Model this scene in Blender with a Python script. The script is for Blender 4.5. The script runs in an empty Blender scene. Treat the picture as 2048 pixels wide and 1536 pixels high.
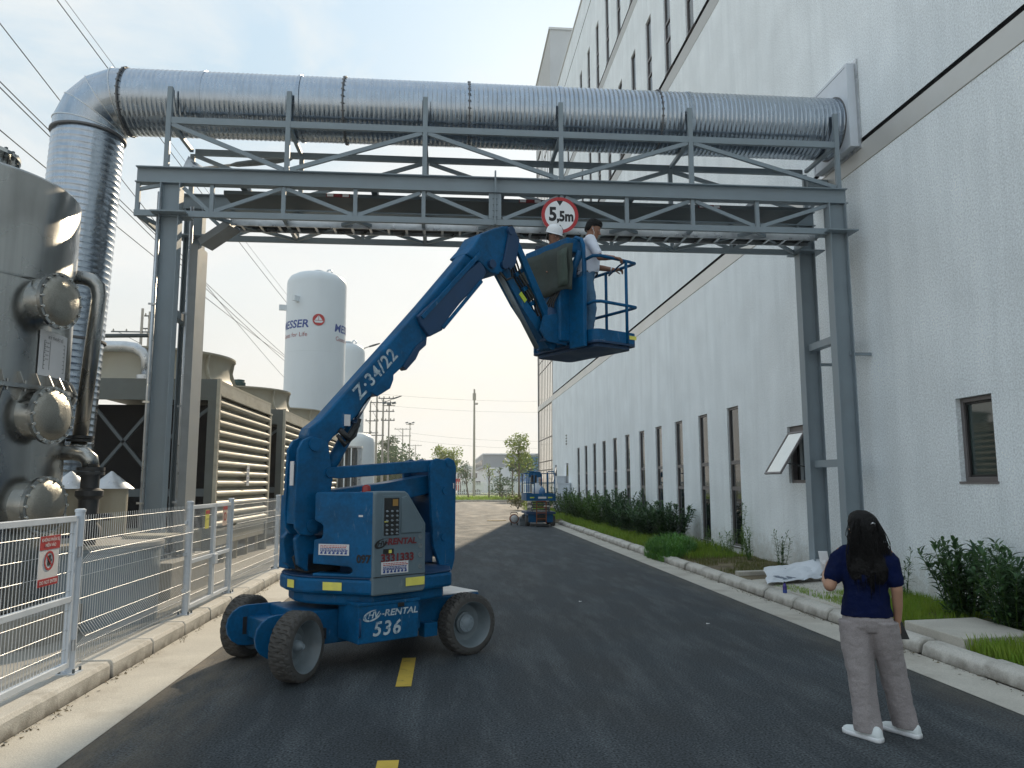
import bpy, bmesh, math, random
from mathutils import Vector, Matrix, noise as mnoise
R = math.radians
scene = bpy.context.scene
col = scene.collection

# ------------------------------------------------------------------ camera
CAM_H = 1.8
cam_data = bpy.data.cameras.new("camera")
cam = bpy.data.objects.new("camera", cam_data)
col.objects.link(cam)
cam_data.sensor_width = 36.0
cam_data.lens = 36.0 * 1540.0 / 2048.0
cam_data.clip_start = 0.05
cam_data.clip_end = 4000.0
_yaw, _pit, _rol = R(4.97), R(7.33), R(-0.1)
_fw = Vector((math.sin(_yaw) * math.cos(_pit), math.cos(_yaw) * math.cos(_pit), math.sin(_pit)))
_r0 = Vector((math.cos(_yaw), -math.sin(_yaw), 0))
_u0 = _r0.cross(_fw)
_r = _r0 * math.cos(_rol) + _u0 * math.sin(_rol)
_u = _r.cross(_fw)
cam.matrix_world = Matrix(((_r.x, _u.x, -_fw.x, 0), (_r.y, _u.y, -_fw.y, 0), (_r.z, _u.z, -_fw.z, CAM_H), (0, 0, 0, 1)))
scene.camera = cam

# ------------------------------------------------------------------ daylight
SUN_AZ, SUN_EL = R(10.5), R(27.2)          # azimuth to the right of the road axis, elevation
world = bpy.data.worlds.new("World")
scene.world = world
world.use_nodes = True
wn, wl = world.node_tree.nodes, world.node_tree.links
wn.clear()
w_out = wn.new("ShaderNodeOutputWorld")
w_bg = wn.new("ShaderNodeBackground")
w_bg.inputs["Strength"].default_value = 0.12
w_sky = wn.new("ShaderNodeTexSky")
w_sky.sky_type = 'NISHITA'
w_sky.sun_disc = False
w_sky.sun_elevation = SUN_EL
w_sky.sun_rotation = SUN_AZ
w_sky.dust_density = 3.0
w_sky.air_density = 1.0
w_sky.ozone_density = 1.0
w_tc = wn.new("ShaderNodeTexCoord")
w_sep = wn.new("ShaderNodeSeparateXYZ")
wl.new(w_tc.outputs["Generated"], w_sep.inputs[0])
w_ramp = wn.new("ShaderNodeValToRGB")      # the hazy veil: cream low down, pale blue higher up
e = w_ramp.color_ramp.elements
e[0].position, e[0].color = 0.0, (5.5, 5.35, 4.85, 1)
e[1].position, e[1].color = 1.0, (4.2, 5.3, 6.4, 1)
for p, c in ((0.10, (5.6, 5.55, 5.15, 1)), (0.26, (5.2, 5.65, 5.8, 1)), (0.42, (3.55, 4.75, 5.6, 1)), (0.62, (3.9, 5.15, 6.25, 1))):
    q = e.new(p); q.color = c
wl.new(w_sep.outputs[2], w_ramp.inputs[0])
w_map = wn.new("ShaderNodeMapping")
w_map.inputs["Scale"].default_value = (1.4, 1.9, 3.6)
w_map.inputs["Rotation"].default_value = (0.2, 0.3, 0.7)
wl.new(w_tc.outputs["Generated"], w_map.inputs[0])
w_noise = wn.new("ShaderNodeTexNoise")
w_noise.inputs["Scale"].default_value = 1.7
w_noise.inputs["Detail"].default_value = 7.0
w_noise.inputs["Roughness"].default_value = 0.58
w_noise.inputs["Distortion"].default_value = 0.5
wl.new(w_map.outputs[0], w_noise.inputs[0])
w_cr = wn.new("ShaderNodeValToRGB")
w_cr.color_ramp.elements[0].position = 0.42
w_cr.color_ramp.elements[1].position = 0.64
wl.new(w_noise.outputs[0], w_cr.inputs[0])
w_mix0 = wn.new("ShaderNodeMix"); w_mix0.data_type = 'RGBA'   # veil over the clear sky
w_mix0.inputs[0].default_value = 0.94
wl.new(w_sky.outputs[0], w_mix0.inputs[6])
wl.new(w_ramp.outputs[0], w_mix0.inputs[7])
w_mix1 = wn.new("ShaderNodeMix"); w_mix1.data_type = 'RGBA'   # thin high cloud
w_mul = wn.new("ShaderNodeMath"); w_mul.operation = 'MULTIPLY'
w_mul.inputs[1].default_value = 0.85
wl.new(w_cr.outputs[0], w_mul.inputs[0])
wl.new(w_mul.outputs[0], w_mix1.inputs[0])
wl.new(w_mix0.outputs[2], w_mix1.inputs[6])
w_mix1.inputs[7].default_value = (6.2, 6.3, 6.2, 1)
wl.new(w_mix1.outputs[2], w_bg.inputs["Color"])
wl.new(w_bg.outputs[0], w_out.inputs[0])

sun_data = bpy.data.lights.new("sun", 'SUN')
sun_data.energy = 3.7
sun_data.angle = R(0.5)
sun_data.color = (1.0, 0.83, 0.6)
sun = bpy.data.objects.new("sun", sun_data)
col.objects.link(sun)
_sd = Vector((math.sin(SUN_AZ) * math.cos(SUN_EL), math.cos(SUN_AZ) * math.cos(SUN_EL), math.sin(SUN_EL)))
sun.rotation_euler = _sd.to_track_quat('Z', 'Y').to_euler()
sun.location = (20, 60, 60)

scene.view_settings.view_transform = 'Standard'
scene.view_settings.look = 'None'
scene.view_settings.exposure = 0.34
scene.view_settings.gamma = 1.0
scene.view_settings.use_curve_mapping = False
scene.render.engine = 'CYCLES'
scene.cycles.max_bounces = 6
scene.cycles.diffuse_bounces = 3
scene.cycles.glossy_bounces = 4
scene.cycles.transmission_bounces = 4
scene.cycles.transparent_max_bounces = 8
scene.cycles.sample_clamp_indirect = 8.0
scene.cycles.use_denoising = True

# ------------------------------------------------------------------ helpers
def V(*a):
    return Vector(a[0]) if len(a) == 1 else Vector(a)

def lerp(a, b, t):
    return a + (b - a) * t

def frame(ax, up=(0, 0, 1)):
    ax = V(ax).normalized()
    up = V(up)
    if abs(ax.dot(up.normalized())) > 0.995:
        up = V(1, 0, 0) if abs(ax.x) < 0.9 else V(0, 1, 0)
    x = up.cross(ax).normalized()
    return x, ax.cross(x).normalized(), ax

ORIGIN = {}

class MB:
    """collects shapes in world coordinates and links them as one mesh object"""
    def __init__(s):
        s.v, s.f, s.s, s.m = [], [], [], []
    def add(s, vs, fs, smooth=False, mi=0):
        b = len(s.v)
        s.v.extend(tuple(p) for p in vs)
        for k, f in enumerate(fs):
            s.f.append(tuple(i + b for i in f))
            s.s.append(smooth[k] if isinstance(smooth, list) else smooth)
            s.m.append(mi)
        return s
    def box(s, c, size, ex=None, ey=None, mi=0):
        c = V(c)
        ex = V(ex).normalized() if ex is not None else V(1, 0, 0)
        ey = V(ey).normalized() if ey is not None else (V(0, 1, 0) if ex == V(1, 0, 0) else V(-ex.y, ex.x, 0).normalized())
        ez = ex.cross(ey)
        vs = []
        for k in (-.5, .5):
            for j in (-.5, .5):
                for i in (-.5, .5):
                    vs.append(c + ex * (i * size[0]) + ey * (j * size[1]) + ez * (k * size[2]))
        return s.add(vs, [(0, 2, 3, 1), (4, 5, 7, 6), (0, 1, 5, 4), (2, 6, 7, 3), (0, 4, 6, 2), (1, 3, 7, 5)], False, mi)
    def bx(s, x0, x1, y0, y1, z0, z1, mi=0):
        return s.box(((x0 + x1) / 2, (y0 + y1) / 2, (z0 + z1) / 2), (abs(x1 - x0), abs(y1 - y0), abs(z1 - z0)), mi=mi)
    def bar(s, p, q, w, h, up=(0, 0, 1), mi=0):
        p, q = V(p), V(q)
        x, y, z = frame(q - p, up)
        return s.box((p + q) / 2, (w, h, (q - p).length), x, y, mi)
    def prism(s, poly, o, ex, ey, d, mi=0, centre=False):
        o, ex, ey = V(o), V(ex), V(ey)
        ez = ex.cross(ey).normalized()
        n = len(poly)
        a = -d / 2 if centre else 0.0
        vs = [o + ex * u + ey * w + ez * a for u, w in poly] + [o + ex * u + ey * w + ez * (a + d) for u, w in poly]
        fs = [tuple(range(n - 1, -1, -1)), tuple(range(n, 2 * n))]
        for i in range(n):
            j = (i + 1) % n
            fs.append((i, j, n + j, n + i))
        return s.add(vs, fs, False, mi)
    def ibeam(s, p, q, w, h, tw=.012, tf=.016, up=(0, 0, 1), mi=0):
        """I section: h along up, w across"""
        p, q = V(p), V(q)
        x, y, z = frame(q - p, up)
        a, b, c, d = w / 2, h / 2, tw / 2, h / 2 - tf
        poly = [(-a, -b), (a, -b), (a, -d), (c, -d), (c, d), (a, d), (a, b), (-a, b), (-a, d), (-c, d), (-c, -d), (-a, -d)]
        return s.prism(poly, p, x, y, (q - p).length, mi)
    def tube(s, pts, r, n=8, mi=0, cap=True, flat=False):
        pts = [V(p) for p in pts]
        m = len(pts)
        rs = r if isinstance(r, (list, tuple)) else [r] * m
        x = None
        vs, fs, sm = [], [], []
        for i, p in enumerate(pts):
            if i == 0: d = pts[1] - pts[0]
            elif i == m - 1: d = pts[-1] - pts[-2]
            else: d = (pts[i] - pts[i - 1]).normalized() + (pts[i + 1] - pts[i]).normalized()
            d = d.normalized()
            if x is None: x, y, _ = frame(d)
            else:
                x = (x - d * x.dot(d)).normalized(); y = d.cross(x)
            k = 1.0
            if 0 < i < m - 1:
                cs = d.dot((pts[i + 1] - pts[i]).normalized())
                k = 1.0 / max(cs, .5)
            for j in range(n):
                a = 2 * math.pi * (j + .5) / n
                vs.append(p + (x * math.cos(a) + y * math.sin(a)) * (rs[i] * k if n > 4 else rs[i]))
        for i in range(m - 1):
            for j in range(n):
                k = (j + 1) % n
                fs.append((i * n + j, i * n + k, (i + 1) * n + k, (i + 1) * n + j)); sm.append(not flat)
        if cap:
            fs.append(tuple(range(n - 1, -1, -1))); sm.append(False)
            fs.append(tuple((m - 1) * n + j for j in range(n))); sm.append(False)
        return s.add(vs, fs, sm, mi)
    def lathe(s, prof, o=(0, 0, 0), ax=(0, 0, 1), n=24, mi=0, cap=True, flatcut=40, a0=0.0):
        """prof: (radius, height) pairs along ax; edges sharper than flatcut degrees stay sharp (ring is doubled)"""
        o = V(o)
        x, y, z = frame(ax)
        P = [(max(r, 1e-4), h) for r, h in prof]
        # split at sharp corners
        runs, cur = [], [P[0]]
        for i in range(1, len(P)):
            cur.append(P[i])
            if i < len(P) - 1:
                d1 = V(P[i][0] - P[i - 1][0], P[i][1] - P[i - 1][1], 0)
                d2 = V(P[i + 1][0] - P[i][0], P[i + 1][1] - P[i][1], 0)
                if d1.length > 1e-6 and d2.length > 1e-6 and d1.angle(d2) > R(flatcut):
                    runs.append(cur); cur = [P[i]]
        runs.append(cur)
        for run in runs:
            vs, fs = [], []
            for r, h in run:
                for j in range(n):
                    a = 2 * math.pi * j / n + a0
                    vs.append(o + z * h + (x * math.cos(a) + y * math.sin(a)) * r)
            for i in range(len(run) - 1):
                for j in range(n):
                    k = (j + 1) % n
                    fs.append((i * n + j, i * n + k, (i + 1) * n + k, (i + 1) * n + j))
            s.add(vs, fs, True, mi)
        if cap:
            for (r, h), rev in ((P[0], True), (P[-1], False)):
                if r > 2e-4:
                    vs = [o + z * h + (x * math.cos(2 * math.pi * j / n + a0) + y * math.sin(2 * math.pi * j / n + a0)) * r for j in range(n)]
                    s.add(vs, [tuple(range(n - 1, -1, -1)) if rev else tuple(range(n))], False, mi)
        return s
    def quad(s, a, b, c, d, mi=0):
        return s.add([a, b, c, d], [(0, 1, 2, 3)], False, mi)
    def ring(s, c, ax, r0, r1, h, n=32, mi=0):
        return s.lathe([(r0, -h / 2), (r1, -h / 2), (r1, h / 2), (r0, h / 2), (r0, -h / 2)], c, ax, n, mi, cap=False)
    def loft(s, rings, mi=0, cap=True, smooth=True):
        n = len(rings[0])
        vs = [p for rg in rings for p in rg]
        fs, sm = [], []
        for i in range(len(rings) - 1):
            for j in range(n):
                k = (j + 1) % n
                fs.append((i * n + j, i * n + k, (i + 1) * n + k, (i + 1) * n + j)); sm.append(smooth)
        if cap:
            fs.append(tuple(range(n - 1, -1, -1))); sm.append(smooth)
            fs.append(tuple((len(rings) - 1) * n + j for j in range(n))); sm.append(smooth)
        return s.add(vs, fs, sm, mi)
    def build(s, name, mats, parent=None, bevel=0.0, kind=None, label=None):
        o3 = ORIGIN.get(parent.name, V(0, 0, 0)) if parent else V(0, 0, 0)
        me = bpy.data.meshes.new(name)
        me.from_pydata([(x - o3.x, y - o3.y, z - o3.z) for x, y, z in s.v], [], s.f)
        me.polygons.foreach_set("use_smooth", s.s)
        me.polygons.foreach_set("material_index", s.m)
        for m in (mats if isinstance(mats, (list, tuple)) else [mats]):
            me.materials.append(m)
        me.update()
        o = bpy.data.objects.new(name, me)
        col.objects.link(o)
        if parent:
            o.parent = parent
            ORIGIN[o.name] = o3
        if bevel:
            b = o.modifiers.new("edge", 'BEVEL')
            b.width = bevel; b.segments = 2; b.limit_method = 'ANGLE'; b.angle_limit = R(35)
        if kind: o["kind"] = kind
        if label: o["label"] = label
        return o

def tag(o, label, cat, group=None, kind=None):
    o["label"] = label; o["category"] = cat
    if group: o["group"] = group
    if kind: o["kind"] = kind
    return o

def thing(name, label, cat, loc=(0, 0, 0), group=None):
    o = bpy.data.objects.new(name, None)
    col.objects.link(o)
    o.location = loc
    o.empty_display_size = .1
    ORIGIN[o.name] = V(loc)
    return tag(o, label, cat, group)

def holder(name):
    o = bpy.data.objects.new(name, None)
    col.objects.link(o)
    o.empty_display_size = .1
    ORIGIN[o.name] = V(0, 0, 0)
    o["kind"] = "structure"
    return o

def struct(mb, name, m, bevel=0):
    return mb.build(name, m, None, bevel, "structure")

def copy_tree(o, parent=None):
    c = o.copy()
    col.objects.link(c)
    c.parent = parent
    for ch in [k for k in bpy.data.objects if k.parent == o]:
        copy_tree(ch, c)
    return c

def dup(o, parent, off):
    """another piece with the same mesh, moved by off"""
    c = o.copy()
    col.objects.link(c)
    c.parent = parent
    c.location = o.location + V(off)
    return c

# ------------------------------------------------------------------ materials
def mat(name, c, rough=.6, metal=0.0, var=.12, scale=3.0, bump=0.0, bscale=60.0, c2=None, cut=(.45, .7), mix2=.6, stretch=(1, 1, 1),
        spec=.5, speck=0.0, sscale=90.0, coat=0.0, grime=None, scratch=None, sheen=0, detail=5.0, rvar=.1, trans=0.0, scale2=None, stretch2=None):
    """base colour broken up by noise, a second colour in patches, optional fine specks and relief"""
    m = bpy.data.materials.new(name)
    m.use_nodes = True
    n, l = m.node_tree.nodes, m.node_tree.links
    b = n["Principled BSDF"]
    tc = n.new("ShaderNodeTexCoord")
    mp = n.new("ShaderNodeMapping"); mp.inputs["Scale"].default_value = stretch
    l.new(tc.outputs["Object"], mp.inputs[0])
    no = n.new("ShaderNodeTexNoise"); no.inputs["Scale"].default_value = scale; no.inputs["Detail"].default_value = detail
    l.new(mp.outputs[0], no.inputs[0])
    ra = n.new("ShaderNodeMapRange"); ra.inputs[3].default_value = 1 - var; ra.inputs[4].default_value = 1 + var
    ra.inputs[1].default_value = .25; ra.inputs[2].default_value = .75
    l.new(no.outputs[0], ra.inputs[0])
    mx = n.new("ShaderNodeMix"); mx.data_type = 'RGBA'; mx.blend_type = 'MULTIPLY'; mx.inputs[0].default_value = 1
    mx.inputs[6].default_value = (*c, 1)
    l.new(ra.outputs[0], mx.inputs[7])
    out = mx.outputs[2]
    if c2:
        mp2 = n.new("ShaderNodeMapping"); mp2.inputs["Scale"].default_value = stretch2 or stretch
        mp2.inputs["Location"].default_value = (3.1, 7.7, 1.3)
        l.new(tc.outputs["Object"], mp2.inputs[0])
        n2 = n.new("ShaderNodeTexNoise"); n2.inputs["Scale"].default_value = scale2 or scale * .6; n2.inputs["Detail"].default_value = 6
        n2.inputs["Roughness"].default_value = .65
        l.new(mp2.outputs[0], n2.inputs[0])
        r2 = n.new("ShaderNodeMapRange"); r2.inputs[1].default_value = cut[0]; r2.inputs[2].default_value = cut[1]
        r2.inputs[4].default_value = mix2
        l.new(n2.outputs[0], r2.inputs[0])
        m2 = n.new("ShaderNodeMix"); m2.data_type = 'RGBA'
        m2.inputs[7].default_value = (*c2, 1)
        l.new(r2.outputs[0], m2.inputs[0]); l.new(out, m2.inputs[6])
        out = m2.outputs[2]
    if speck:
        n3 = n.new("ShaderNodeTexNoise"); n3.inputs["Scale"].default_value = sscale; n3.inputs["Detail"].default_value = 2
        l.new(tc.outputs["Object"], n3.inputs[0])
        r3 = n.new("ShaderNodeMapRange"); r3.inputs[1].default_value = .3; r3.inputs[2].default_value = .7
        r3.inputs[3].default_value = 1 - speck; r3.inputs[4].default_value = 1 + speck
        l.new(n3.outputs[0], r3.inputs[0])
        m3 = n.new("ShaderNodeMix"); m3.data_type = 'RGBA'; m3.blend_type = 'MULTIPLY'; m3.inputs[0].default_value = 1
        l.new(out, m3.inputs[6]); l.new(r3.outputs[0], m3.inputs[7])
        out = m3.outputs[2]
    if scratch:
        # small chips and thin scuffs down to primer
        sc_, sa_, st_ = scratch
        mps = n.new("ShaderNodeMapping"); mps.inputs["Rotation"].default_value = (.4, .7, .3); mps.inputs["Scale"].default_value = (1, 1, .22)
        l.new(tc.outputs["Object"], mps.inputs[0])
        ns = n.new("ShaderNodeTexNoise"); ns.inputs["Scale"].default_value = st_; ns.inputs["Detail"].default_value = 8; ns.inputs["Roughness"].default_value = .7
        l.new(mps.outputs[0], ns.inputs[0])
        rs = n.new("ShaderNodeMapRange"); rs.inputs[1].default_value = .62; rs.inputs[2].default_value = .70; rs.inputs[4].default_value = sa_
        l.new(ns.outputs[0], rs.inputs[0])
        mS = n.new("ShaderNodeMix"); mS.data_type = 'RGBA'; mS.inputs[7].default_value = (*sc_, 1)
        l.new(rs.outputs[0], mS.inputs[0]); l.new(out, mS.inputs[6]); out = mS.outputs[2]
    if grime:
        # splashed dirt that clings to the lowest few centimetres
        zl, zh, gc, ga = grime
        sp = n.new("ShaderNodeSeparateXYZ"); l.new(tc.outputs["Object"], sp.inputs[0])
        ng = n.new("ShaderNodeTexNoise"); ng.inputs["Scale"].default_value = 7; ng.inputs["Detail"].default_value = 5
        l.new(tc.outputs["Object"], ng.inputs[0])
        ad = n.new("ShaderNodeMath"); ad.operation = 'MULTIPLY_ADD'; ad.inputs[1].default_value = -(zh - zl) * 1.6; ad.inputs[2].default_value = (zh - zl) * .8
        l.new(ng.outputs[0], ad.inputs[0])
        a2 = n.new("ShaderNodeMath"); l.new(sp.outputs[2], a2.inputs[0]); l.new(ad.outputs[0], a2.inputs[1])
        rg = n.new("ShaderNodeMapRange"); rg.inputs[1].default_value = zl; rg.inputs[2].default_value = zh
        rg.inputs[3].default_value = ga; rg.inputs[4].default_value = 0
        l.new(a2.outputs[0], rg.inputs[0])
        mg = n.new("ShaderNodeMix"); mg.data_type = 'RGBA'; mg.inputs[7].default_value = (*gc, 1)
        l.new(rg.outputs[0], mg.inputs[0]); l.new(out, mg.inputs[6]); out = mg.outputs[2]
    l.new(out, b.inputs["Base Color"])
    rr = n.new("ShaderNodeMapRange"); rr.inputs[3].default_value = max(0, rough - rvar); rr.inputs[4].default_value = min(1, rough + rvar)
    rr.inputs[1].default_value = .3; rr.inputs[2].default_value = .7
    l.new(no.outputs[0], rr.inputs[0]); l.new(rr.outputs[0], b.inputs["Roughness"])
    b.inputs["Metallic"].default_value = metal
    b.inputs["Specular IOR Level"].default_value = spec
    if coat:
        b.inputs["Coat Weight"].default_value = coat; b.inputs["Coat Roughness"].default_value = .15
    if trans:
        b.inputs["Transmission Weight"].default_value = trans
    if bump:
        nb = n.new("ShaderNodeTexNoise"); nb.inputs["Scale"].default_value = bscale; nb.inputs["Detail"].default_value = 4
        l.new(tc.outputs["Object"], nb.inputs[0])
        bp = n.new("ShaderNodeBump"); bp.inputs["Strength"].default_value = bump; bp.inputs["Distance"].default_value = .02
        l.new(nb.outputs[0], bp.inputs["Height"]); l.new(bp.outputs[0], b.inputs["Normal"])
    return m

def leaf_mat(name, c, c2, tr=.35):
    """leaf: diffuse upper side with some light coming through"""
    m = bpy.data.materials.new(name); m.use_nodes = True
    n, l = m.node_tree.nodes, m.node_tree.links
    b = n["Principled BSDF"]
    tc = n.new("ShaderNodeTexCoord")
    no = n.new("ShaderNodeTexNoise"); no.inputs["Scale"].default_value = 5.0; no.inputs["Detail"].default_value = 4
    l.new(tc.outputs["Object"], no.inputs[0])
    rp = n.new("ShaderNodeMapRange"); rp.inputs[1].default_value = .35; rp.inputs[2].default_value = .65
    l.new(no.outputs[0], rp.inputs[0])
    mx = n.new("ShaderNodeMix"); mx.data_type = 'RGBA'
    mx.inputs[6].default_value = (*c, 1); mx.inputs[7].default_value = (*c2, 1)
    l.new(rp.outputs[0], mx.inputs[0])
    l.new(mx.outputs[2], b.inputs["Base Color"])
    b.inputs["Roughness"].default_value = .45
    b.inputs["Specular IOR Level"].default_value = .35
    t = n.new("ShaderNodeBsdfTranslucent"); l.new(mx.outputs[2], t.inputs[0])
    ms = n.new("ShaderNodeMixShader"); ms.inputs[0].default_value = tr
    l.new(b.outputs[0], ms.inputs[1]); l.new(t.outputs[0], ms.inputs[2])
    l.new(ms.outputs[0], n["Material Output"].inputs[0])
    return m

M = {}
M['asphalt'] = mat('asphalt', (.044, .053, .061), .8, var=.35, scale=1.0, bump=.7, bscale=110, c2=(.085, .098, .108), cut=(.46, .68), mix2=.85, stretch2=(2.6, .5, 1), scale2=1.3, speck=.9, sscale=60, spec=.3)
M['gutter'] = mat('gutter_concrete', (.50, .475, .42), .85, var=.12, scale=2.0, bump=.25, bscale=90, c2=(.22, .18, .14), cut=(.52, .78), mix2=.6, scale2=1.3, speck=.12)
M['kerb'] = mat('kerb_concrete', (.54, .52, .475), .85, var=.15, scale=3.0, bump=.3, bscale=80, c2=(.17, .15, .12), cut=(.5, .78), mix2=.7, scale2=3.0, speck=.14, grime=(.0, .10, (.10, .085, .065), .8))
M['pavement'] = mat('pavement_concrete', (.36, .345, .31), .88, var=.12, scale=1.1, bump=.2, bscale=70, c2=(.22, .21, .19), cut=(.5, .8), mix2=.5, speck=.1)
M['soil'] = mat('soil', (.13, .10, .06), .95, var=.35, scale=4, bump=.8, bscale=40, c2=(.19, .16, .08), cut=(.4, .65), mix2=.8, speck=.35, sscale=60)
M['stucco'] = mat('stucco_paint', (.86, .915, .945), .9, var=.09, scale=.9, bump=.35, bscale=75, c2=(.70, .755, .785), cut=(.44, .72), mix2=.65, stretch2=(1, 1.6, .16), scale2=1.3, speck=.18, sscale=38, detail=8, grime=(.05, .75, (.46, .44, .38), .6))
M['stucco_plain'] = mat('grey_stucco', (.52, .53, .53), .9, var=.06, scale=.8, speck=.05)
M['flashing'] = mat('grey_flashing', (.58, .58, .56), .38, metal=.15, var=.06, scale=1.2, c2=(.5, .46, .40), cut=(.5, .8), mix2=.5, spec=.5)
M['groove'] = mat('groove_shade', (.03, .03, .035), .9)  # shade of the wall gaps put into the colour
M['frame'] = mat('bronze_window_frame', (.19, .175, .175), .5, metal=.35, var=.12, scale=4)
M['glass'] = mat('dark_window_glass', (.008, .010, .012), .025, var=.1, spec=.55, rvar=.01)
M['glass_room'] = mat('green_window_glass', (.035, .055, .052), .04, var=.35, scale=2.0, spec=.8, rvar=.01)
M['curtain_glass'] = mat('curtain_wall_glass', (.74, .72, .68), .05, var=.06, scale=.5, spec=.9, metal=1.0, rvar=.02)
M['mullion'] = mat('curtain_wall_mullion', (.15, .13, .11), .5, metal=.3)
M['steel'] = mat('grey_steel_paint', (.235, .285, .32), .5, var=.08, scale=2.5, c2=(.22, .25, .27), cut=(.5, .8), mix2=.6, spec=.45)
M['steel_dark'] = mat('dark_steel_paint', (.09, .11, .12), .6, var=.15, scale=3)
M['galv'] = mat('galvanised_sheet', (.56, .58, .60), .36, metal=.85, var=.14, scale=9, c2=(.46, .47, .47), cut=(.45, .65), mix2=.6, rvar=.12)
M['duct'] = mat('spiral_duct_zinc', (.40, .45, .51), .24, metal=.97, var=.10, scale=5, c2=(.30, .34, .39), cut=(.45, .7), mix2=.6, stretch2=(8, 1, 1), scale2=2.0, rvar=.08)
M['galv_matte'] = mat('weathered_galvanised_cover', (.28, .295, .30), .5, metal=.25, var=.12, scale=7, c2=(.27, .28, .275), cut=(.45, .65), mix2=.6)
M['duct_joint'] = mat('duct_flange_dark', (.16, .16, .165), .6, metal=.5)
M['stainless'] = mat('brushed_stainless', (.34, .345, .335), .27, metal=.96, var=.15, scale=1.6, c2=(.20, .205, .20), cut=(.42, .72), mix2=.7, stretch2=(1.6, 1.6, .06), scale2=3.0, rvar=.1)
M['inox_bright'] = mat('polished_stainless', (.62, .62, .60), .2, metal=1.0, var=.1, scale=3)
M['black_iron'] = mat('black_cast_iron', (.02, .022, .024), .55, var=.2, scale=8)
M['dark_void'] = mat('black_unlit_void', (.008, .008, .009), .95, var=.3)  # near-black painted in place of shade inside towers and rooms
M['beige_grp'] = mat('beige_glassfibre', (.36, .335, .265), .6, var=.1, scale=1.5, c2=(.30, .26, .19), cut=(.5, .75), mix2=.6, stretch2=(1, 1, .3), scale2=2.5)
M['louvre'] = mat('cream_louvre_sheet', (.43, .405, .33), .55, var=.1, scale=1.5, c2=(.25, .215, .155), cut=(.46, .72), mix2=.7, stretch2=(1, .4, 1), scale2=4.0)
M['blue'] = mat('lift_blue_paint', (.001, .090, .225), .46, var=.2, scale=2.6, c2=(.006, .052, .115), cut=(.46, .70), mix2=.75, scale2=4.2, spec=.22, rvar=.16, speck=.10, sscale=30, bump=.04, bscale=30, scratch=((.20, .27, .31), .55, 9.0))
M['blue_dark'] = mat('dark_blue_paint', (.005, .042, .115), .5, var=.15, scale=3)
M['blue_motor'] = mat('navy_motor_paint', (.012, .02, .10), .45, var=.15, scale=4)
M['grey_panel'] = mat('grey_blue_plastic', (.115, .165, .195), .55, var=.12, scale=2.5, c2=(.08, .115, .14), cut=(.5, .75), mix2=.6, bump=.08, bscale=150, scratch=((.26, .30, .31), .5, 11.0))
M['black'] = mat('black_plastic', (.012, .013, .014), .5, var=.2)
M['rubber'] = mat('worn_tyre_rubber', (.060, .058, .055), .85, var=.2, scale=5, c2=(.12, .11, .10), cut=(.5, .75), mix2=.5, bump=.2, bscale=70)
M['rim'] = mat('grey_wheel_paint', (.155, .19, .21), .5, var=.15, scale=4, c2=(.10, .12, .13), cut=(.45, .7), mix2=.6)
M['white'] = mat('white_paint', (.78, .80, .82), .45, var=.05, scale=2)
M['white_tank'] = mat('white_tank_paint', (.62, .68, .72), .38, var=.05, scale=.5, c2=(.54, .59, .63), cut=(.5, .8), mix2=.4, stretch2=(1, 1, .1), scale2=1.2)
M['fence'] = mat('pale_fence_paint', (.62, .67, .73), .45, var=.06, scale=4)
M['wire'] = mat('fence_wire_zinc', (.64, .66, .68), .4, metal=.45, var=.1, scale=9)
M['red'] = mat('sign_red', (.42, .025, .03), .5, var=.08, scale=4)
M['yellow'] = mat('reflective_yellow', (.78, .72, .14), .5, var=.1, scale=12, c2=(.5, .48, .2), cut=(.5, .75), mix2=.5)
M['lime'] = mat('lime_reflective_tape', (.50, .62, .05), .5, var=.06)
M['ink'] = mat('black_ink', (.012, .012, .014), .6)
M['ink_red'] = mat('faded_red_ink', (.16, .02, .025), .7, var=.4, scale=14)
M['ink_blue'] = mat('navy_print', (.02, .06, .26), .5)
M['stencil'] = mat('worn_white_stencil', (.46, .55, .60), .7, var=.3, scale=14, c2=(.05, .16, .28), cut=(.52, .62), mix2=.85, scale2=22)
M['paper'] = mat('printed_paper', (.66, .66, .67), .6, var=.04, scale=5)
M['road_yellow'] = mat('road_paint_yellow', (.55, .39, .06), .8, var=.15, scale=5, c2=(.20, .15, .05), cut=(.56, .72), mix2=.7, scale2=9, bump=.3, bscale=120)
M['tarp'] = mat('olive_tarpaulin', (.035, .048, .042), .7, var=.2, scale=3, bump=.3, bscale=14)
M['tarp_white'] = mat('white_plastic_sheet', (.66, .70, .75), .5, var=.06, scale=4, c2=(.05, .08, .13), cut=(.60, .63), mix2=.9, scale2=3.4, bump=.9, bscale=7)
M['skin'] = mat('skin', (.44, .25, .165), .55, var=.08, scale=8)
M['skin_tan'] = mat('tanned_skin', (.24, .115, .07), .5, var=.1, scale=8)
M['hair'] = mat('black_hair', (.004, .0035, .0035), .6, spec=.22, var=.5, scale=30, stretch=(6, 6, .6), bump=.5, bscale=60)
M['navy_shirt'] = mat('navy_knit_shirt', (.004, .009, .045), .95, var=.2, scale=5, bump=.25, bscale=60, spec=.12)
M['white_shirt'] = mat('pale_blue_white_shirt', (.68, .72, .82), .85, var=.06, scale=5, bump=.2, bscale=20)
M['dark_shirt'] = mat('dark_work_shirt', (.02, .03, .05), .85)
M['jeans'] = mat('blue_denim', (.06, .15, .26), .85, var=.18, scale=6, c2=(.095, .20, .32), cut=(.45, .7), mix2=.7, bump=.25, bscale=40)
M['trousers'] = mat('grey_linen_trousers', (.30, .27, .272), .88, var=.06, scale=3, c2=(.33, .305, .30), cut=(.45, .7), mix2=.5, bump=.25, bscale=50, speck=.12, sscale=140)
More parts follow.
